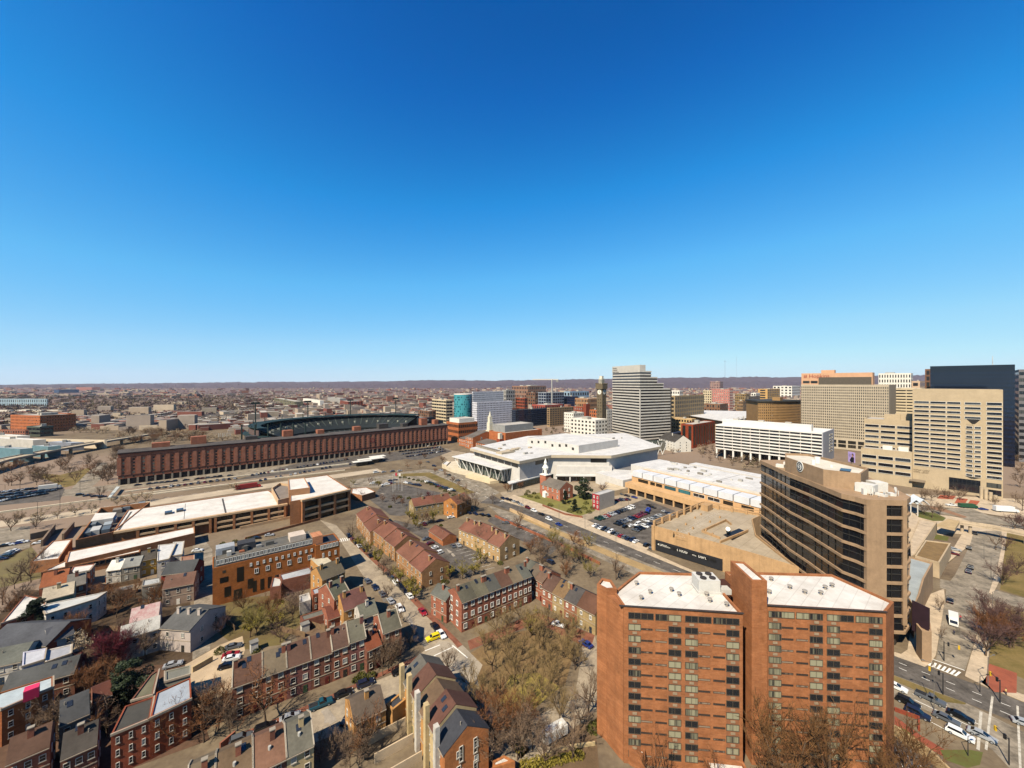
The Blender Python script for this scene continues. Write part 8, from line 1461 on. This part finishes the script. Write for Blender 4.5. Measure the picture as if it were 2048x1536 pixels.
# ------------------------------------------------------------------ lamps, signals, flags, people
lampm = plain('2b2a2a', .6)
def lamp(p, h, label, arm=(1, 0), group='street lamps', m=lampm, double=False):
    p = V2(p); r_ = thing('street_lamp', label, 'street lamp', p, group); b = MB(); b.tube(p, p+Vector((0, 0, h)), .11, .07, 6); b.build('pole', m, r_); d = nrm(arm)
    for s in ((1, -1) if double else (1,)): b = MB(); q = p+Vector((0, 0, h)); b.tube(q, q+d*s*2.0+Vector((0, 0, .4)), .06, .05, 5); arm_ = b.build('arm', m, r_); b = MB(); b.box(q+d*s*2.2, d, .7, .3, h+.32, h+.48); sub_(b.build('lamp_head', m, r_), arm_)
for i, (px, py, h) in enumerate(((1046, 1012, 10), (1118, 1040, 10), (1170, 1056, 10), (1200, 1030, 9), (1220, 1072, 11), (1232, 1115, 11), (1288, 1052, 9), (1257, 1012, 8), (976, 1000, 11), (1007, 1078, 9), (912, 985, 11), (858, 962, 10), (1034, 985, 9), (1976, 1372, 8), (1868, 1420, 12), (1982, 1160, 10), (1968, 1118, 9), (1985, 1240, 10))):
    lamp(G(px, py), h, 'tall slim street lamp, %s along the avenue and its side streets' % ORD[i], (1, .2) if i % 2 else (-1, .4), 'street lamps along the avenue', mat('6f6a64', .7))
for i, (px, py) in enumerate(((75, 1040), (120, 1020), (200, 1006), (160, 985), (300, 985), (340, 978), (412, 965), (560, 950), (610, 942), (660, 930), (760, 925), (40, 985), (10, 1000), (850, 905), (880, 912), (120, 1003))):
    lamp(G(px, py), 11, 'tall lamp post by the railway and warehouse lots, %s listed' % ORD[i], (1, .3), 'lamp posts by the railway', lampm, i % 2 == 0)
for i, (px, py) in enumerate(((1352, 1072), (1404, 1052), (1455, 1035))): lamp(G(px, py, 11.5), 5, ['left', 'middle', 'right'][i]+' lamp post on the open garage deck', (1, 0), 'garage deck lamps', lampm) if False else None
def signal(p, label, n, arm):
    p = V2(p); r_ = thing('traffic_signal', label, 'traffic light', p); b = MB(); b.tube(p, p+Vector((0, 0, 6)), .14, .1, 8); b.build('pole', lampm, r_); d = nrm(arm); b = MB(); b.tube(p+Vector((0, 0, 5.6)), p+d*n+Vector((0, 0, 6)), .09, .07, 6); b.build('arm', lampm, r_)
    for t in (.3, 1.0): b = MB(); q = p+d*n*t; b.box(q, (d.y, -d.x, 0), .35, .4, 5.0, 6.1); b.build('signal_head', plain('c8a020', .5) if t == 1 else blackm, r_)
signal(G(2000, 1405), 'black traffic signal at the corner of the brick paving', 3, (.3, .9)); signal(G(1886, 1390), 'black traffic signal on the tip of the dry median', 2.5, (-.5, .8)); signal(G(2018, 1530), 'traffic signal at the bottom-right corner', 3, (.2, .9)); signal(G(1888, 1322), 'slim traffic signal by the striped crossing', 3, (.6, -.6))
for i, (px, py) in enumerate(((790, 980), (797, 981), (804, 982), (786, 984))):
    p = G(px, py); r_ = thing('flagpole', 'white flagpole on the island of the gated car park, %s listed' % ORD[i], 'flagpole', p, 'flagpoles'); b = MB(); b.tube(p, p+Vector((0, 0, 14)), .12, .08, 6); b.build('pole', white, r_)
    if i < 2: b = MB(); b.v = [tuple(p+Vector((x, .15*math.sin(x*2), z))) for x in (0, .8, 1.6) for z in (11.2, 13.6)]; b.f = [(0, 2, 3, 1), (2, 4, 5, 3)]; b.m = [0, 0]; b.build('flag', plain(('b03040', 'd8d2c8')[i]), r_)
def person(p, label, top, legs, rz=0, z=.14):
    p = V2(p, z); r_ = thing('person', label, 'person', p, 'pedestrians')
    V = [(0, 0, .95), (0, 0, 1.2), (0, 0, 1.42), (0, 0, 1.52), (0, .02, 1.68), (.2, 0, 1.4), (.27, .05, 1.12), (.26, .16, .9), (-.2, 0, 1.4), (-.27, -.05, 1.12), (-.26, -.12, .9), (.1, .08, .5), (.1, .02, .05), (.1, .16, .03), (-.1, -.1, .5), (-.1, -.22, .08), (-.1, -.1, .03)]
    E = [(0, 1), (1, 2), (2, 3), (3, 4), (2, 5), (5, 6), (6, 7), (2, 8), (8, 9), (9, 10), (0, 11), (11, 12), (12, 13), (0, 14), (14, 15), (15, 16)]
    rad = [.16, .15, .15, .06, .11, .07, .055, .045, .07, .055, .045, .085, .055, .05, .085, .055, .05]
    me = bpy.data.meshes.new('body'); me.from_pydata(V, E, []); o = bpy.data.objects.new('body_src', me); COL.objects.link(o); o.modifiers.new('skin', 'SKIN'); o.modifiers.new('sub', 'SUBSURF').levels = 1
    for i, sv in enumerate(me.skin_vertices[0].data): sv.radius = (rad[i], rad[i]); sv.use_root = (i == 0)
    m2 = bpy.data.meshes.new_from_object(o.evaluated_get(bpy.context.evaluated_depsgraph_get())); bpy.data.objects.remove(o); m2.name = 'body'; m2.materials.clear()
    for mm in (plain('8a5f48', .6), plain(top, .8), plain(legs, .8)): m2.materials.append(mm)
    for pl in m2.polygons: zc = pl.center.z; pl.material_index = 2 if zc < .98 and abs(pl.center.x) < .22 else (1 if zc < 1.5 and not (zc < .93) else 0)
    b = bpy.data.objects.new('body', m2); COL.objects.link(b); b.parent = r_; r_.rotation_euler = (0, 0, rz)
    h = MB(); h.tube((0, -.01, 1.68), (0, -.01, 1.82), .125, .06, 8); hm = bpy.data.objects.new('hair', h.mesh('hair', plain('1d1512', .8))); COL.objects.link(hm); hm.parent = r_
person(G(1843, 1239), 'pedestrian in dark clothes on the pavement beside the hotel banner', '20202a', '1c1c22', .5); person(G(1908, 1270), 'pedestrian in a navy top standing behind the box truck', '2a3050', '24242c', 1.2, .03); person(G(1921, 1240), 'pedestrian in a red top beside the box truck', 'b04048', '3a3a44', 2.0, .03); person(G(2012, 1390), 'pedestrian on the brick paving by the traffic signal', 'c9a86a', '26262c', .2)
for i, (px, py) in enumerate(((1936, 1512), (1825, 1478), (1960, 1385))): lamp(G(px, py), 4.5, ['short black lamp post on the lawn at the bottom right', 'short black lamp post near the stained wall', 'short black lamp post by the right-hand pavement'][i], (1, 0), 'short lamp posts')
# ------------------------------------------------------------------ the far city: houses, woods
rg_ = random.Random(99)
HW = [mat(c, .9, .15, .05) for c in ('a59380', '8d5f4e', 'b5a48e', '7d4a3e', '9a8c80')]; HR = [mat(c, .9, .15, .05) for c in ('a39b90', '8a837a', '6b635c', 'b9b1a5', '55504c')]
def region(px, Y):                                   # how densely houses stand there
    X = (px-CX)/F*Y
    if 860 < px and Y < 1000: return 0
    if px > 1850: return 0
    if Y < 560: return 0
    if px < 470 and Y < 690: return .0
    if px < 140 and Y < 1500: return .35
    if px < 480 and 1150 < Y < 2100: return .06
    return .8 if Y < 2600 else .5
cand = []
for k in range(9000):
    px = rg_.uniform(-60, 1860) if k < 6500 else rg_.uniform(950, 1860); q = rg_.random(); Y = 1/(1/640-(1/640-1/4600)*q)*1.0 if rg_.random() < .6 else rg_.uniform(640, 7000) if k < 6500 else rg_.uniform(1500, 6500)
    if rg_.random() > region(px, Y): continue
    cand.append((Y, px))
cand.sort(); singles = 0; stuff = MB(); ob_sites = []
ga = R(49.6)
for Y, px in cand:
    X = (px-CX)/F*Y; a = ga+rg_.choice((0, math.pi/2))+rg_.uniform(-.12, .12)+(0.5 if px < 400 else 0); u = V2((math.cos(math.pi/2-a), math.sin(math.pi/2-a)))
    # snap into street rows
    l = rg_.uniform(14, 52); w = rg_.uniform(9, 14); h = rg_.uniform(6, 10.5)+(rg_.random() < .04)*rg_.uniform(6, 16); m, r_ = rg_.randrange(5), rg_.randrange(5); p = V2((X, Y))
    if Y > 1500: l *= 1.3
    if singles < 260 and Y > 560:
        b = MB(); b.box(p, u, l, w, 0, h, 0, 1)
        o = b.build('rowhouse_block', [HW[m], HR[r_]]); tag(o, 'flat-roofed block of rowhouses among the many beyond the ballpark and warehouse', 'rowhouses', 'rowhouse blocks beyond the ballpark')
        if rg_.random() < .0: pass
        singles += 1
    else: stuff.box(p, u, l, w, 0, h, m, 5+r_)
kind(stuff.build('distant_houses', HW+HR), 'stuff')
# woods: purple-brown bare crowns, some olive, pale blossom near
WD = [mat('564546', .95, .35, .01), mat('4b3d42', .95, .35, .01), mat('5c5238', .95, .35, .01), mat('9c8a70', .95, .3, .01), mat('6b5648', .95, .35, .01)]
def crowns(name, sites, n, kind_=True):
    b = MB()
    for X, Y, h, m, *zz in sites:
        zb = zz[0] if zz else 0
        rr = h*.42
        for k in range(n):
            d = Vector((rg_.gauss(0, .5), rg_.gauss(0, .5), rg_.gauss(0, .38)))*rr; o = Vector((X, Y, zb+h*.62))+d; s = rr*(.38 if n < 30 else .3)
            u_ = Vector((rg_.uniform(-1, 1), rg_.uniform(-1, 1), rg_.uniform(-.7, .7)))*s; v_ = Vector((rg_.uniform(-1, 1), rg_.uniform(-1, 1), rg_.uniform(-.7, .7)))*s; b.add([o-u_, o+v_, o+u_, o-v_], ((0, 1, 2, 3),), m)
    return kind(b.build(name, WD), 'stuff')
S = []
for k in range(2600):
    px = rg_.uniform(-80, 1900); Y = rg_.uniform(700, 3400)
    if px > 860 and Y < 1000: continue
    if px > 1830: continue
    S.append(((px-CX)/F*Y, Y, rg_.uniform(7, 13), rg_.choice((0, 1, 1, 4, 4, 2, 3))))
crowns('street_trees', S, 18)
S = []
for k in range(4200):                                # wooded belts
    t = rg_.random()
    if t < .45: px, Y = rg_.uniform(-80, 560), rg_.uniform(1200, 2300); m = rg_.choice((2, 2, 4, 1, 0))
    elif t < .75: px, Y = rg_.uniform(-100, 1900), rg_.uniform(2600, 7200); m = rg_.choice((0, 1, 1))
    else: px, Y = rg_.uniform(-60, 520), rg_.uniform(800, 1300); m = rg_.choice((4, 4, 1, 0, 3))
    S.append(((px-CX)/F*Y, Y, rg_.uniform(9, 15), m))
crowns('distant_woods', S, 16)
S = []; rh = random.Random(5)
for k in range(2600): x, y, z = rh.choice(HILLV); S.append((x+rh.uniform(-20, 20), y+rh.uniform(-10, 10), rh.uniform(14, 26), rh.choice((0, 1, 1, 0, 2)), z-6))
crowns('hill_woods', S, 8)
# scrub and blossom between the downtown streets
S = [(G(px, py).x, G(px, py).y, rg_.uniform(4, 7), rg_.choice((3, 4, 4, 2))) for px, py in ((rg_.uniform(1392, 1530), 0) for _ in range(0))]
for k in range(60): t = rg_.random(); px = 1400+t*135; py = 893+t*40+rg_.uniform(-8, 14); p = G(px, py); S.append((p.x, p.y, rg_.uniform(4, 7), rg_.choice((3, 4, 4, 2))))
for k in range(20): px = rg_.uniform(1080, 1150); p = G(px, 866+rg_.uniform(-6, 6)); S.append((p.x, p.y, 6, rg_.choice((2, 4))))
crowns('plaza_shrubs', S, 40)
flush_windows()
# ------------------------------------------------------------------ air
b = MB(); b.prism([(-15500, -150), (15500, -150), (15500, 13500), (-15500, 13500)], -1.0, 420.0)
hm = bpy.data.materials.new('haze'); hm.use_nodes = True; n, l = hm.node_tree.nodes, hm.node_tree.links; n.remove(n['Principled BSDF']); pv = n.new('ShaderNodeVolumePrincipled'); pv.inputs['Color'].default_value = (.75, .8, .95, 1); pv.inputs['Density'].default_value = HAZE; pv.inputs['Anisotropy'].default_value = .2
l.new(pv.outputs[0], n['Material Output'].inputs['Volume']); hz = b.build('haze', hm); kind(hz, 'stuff')
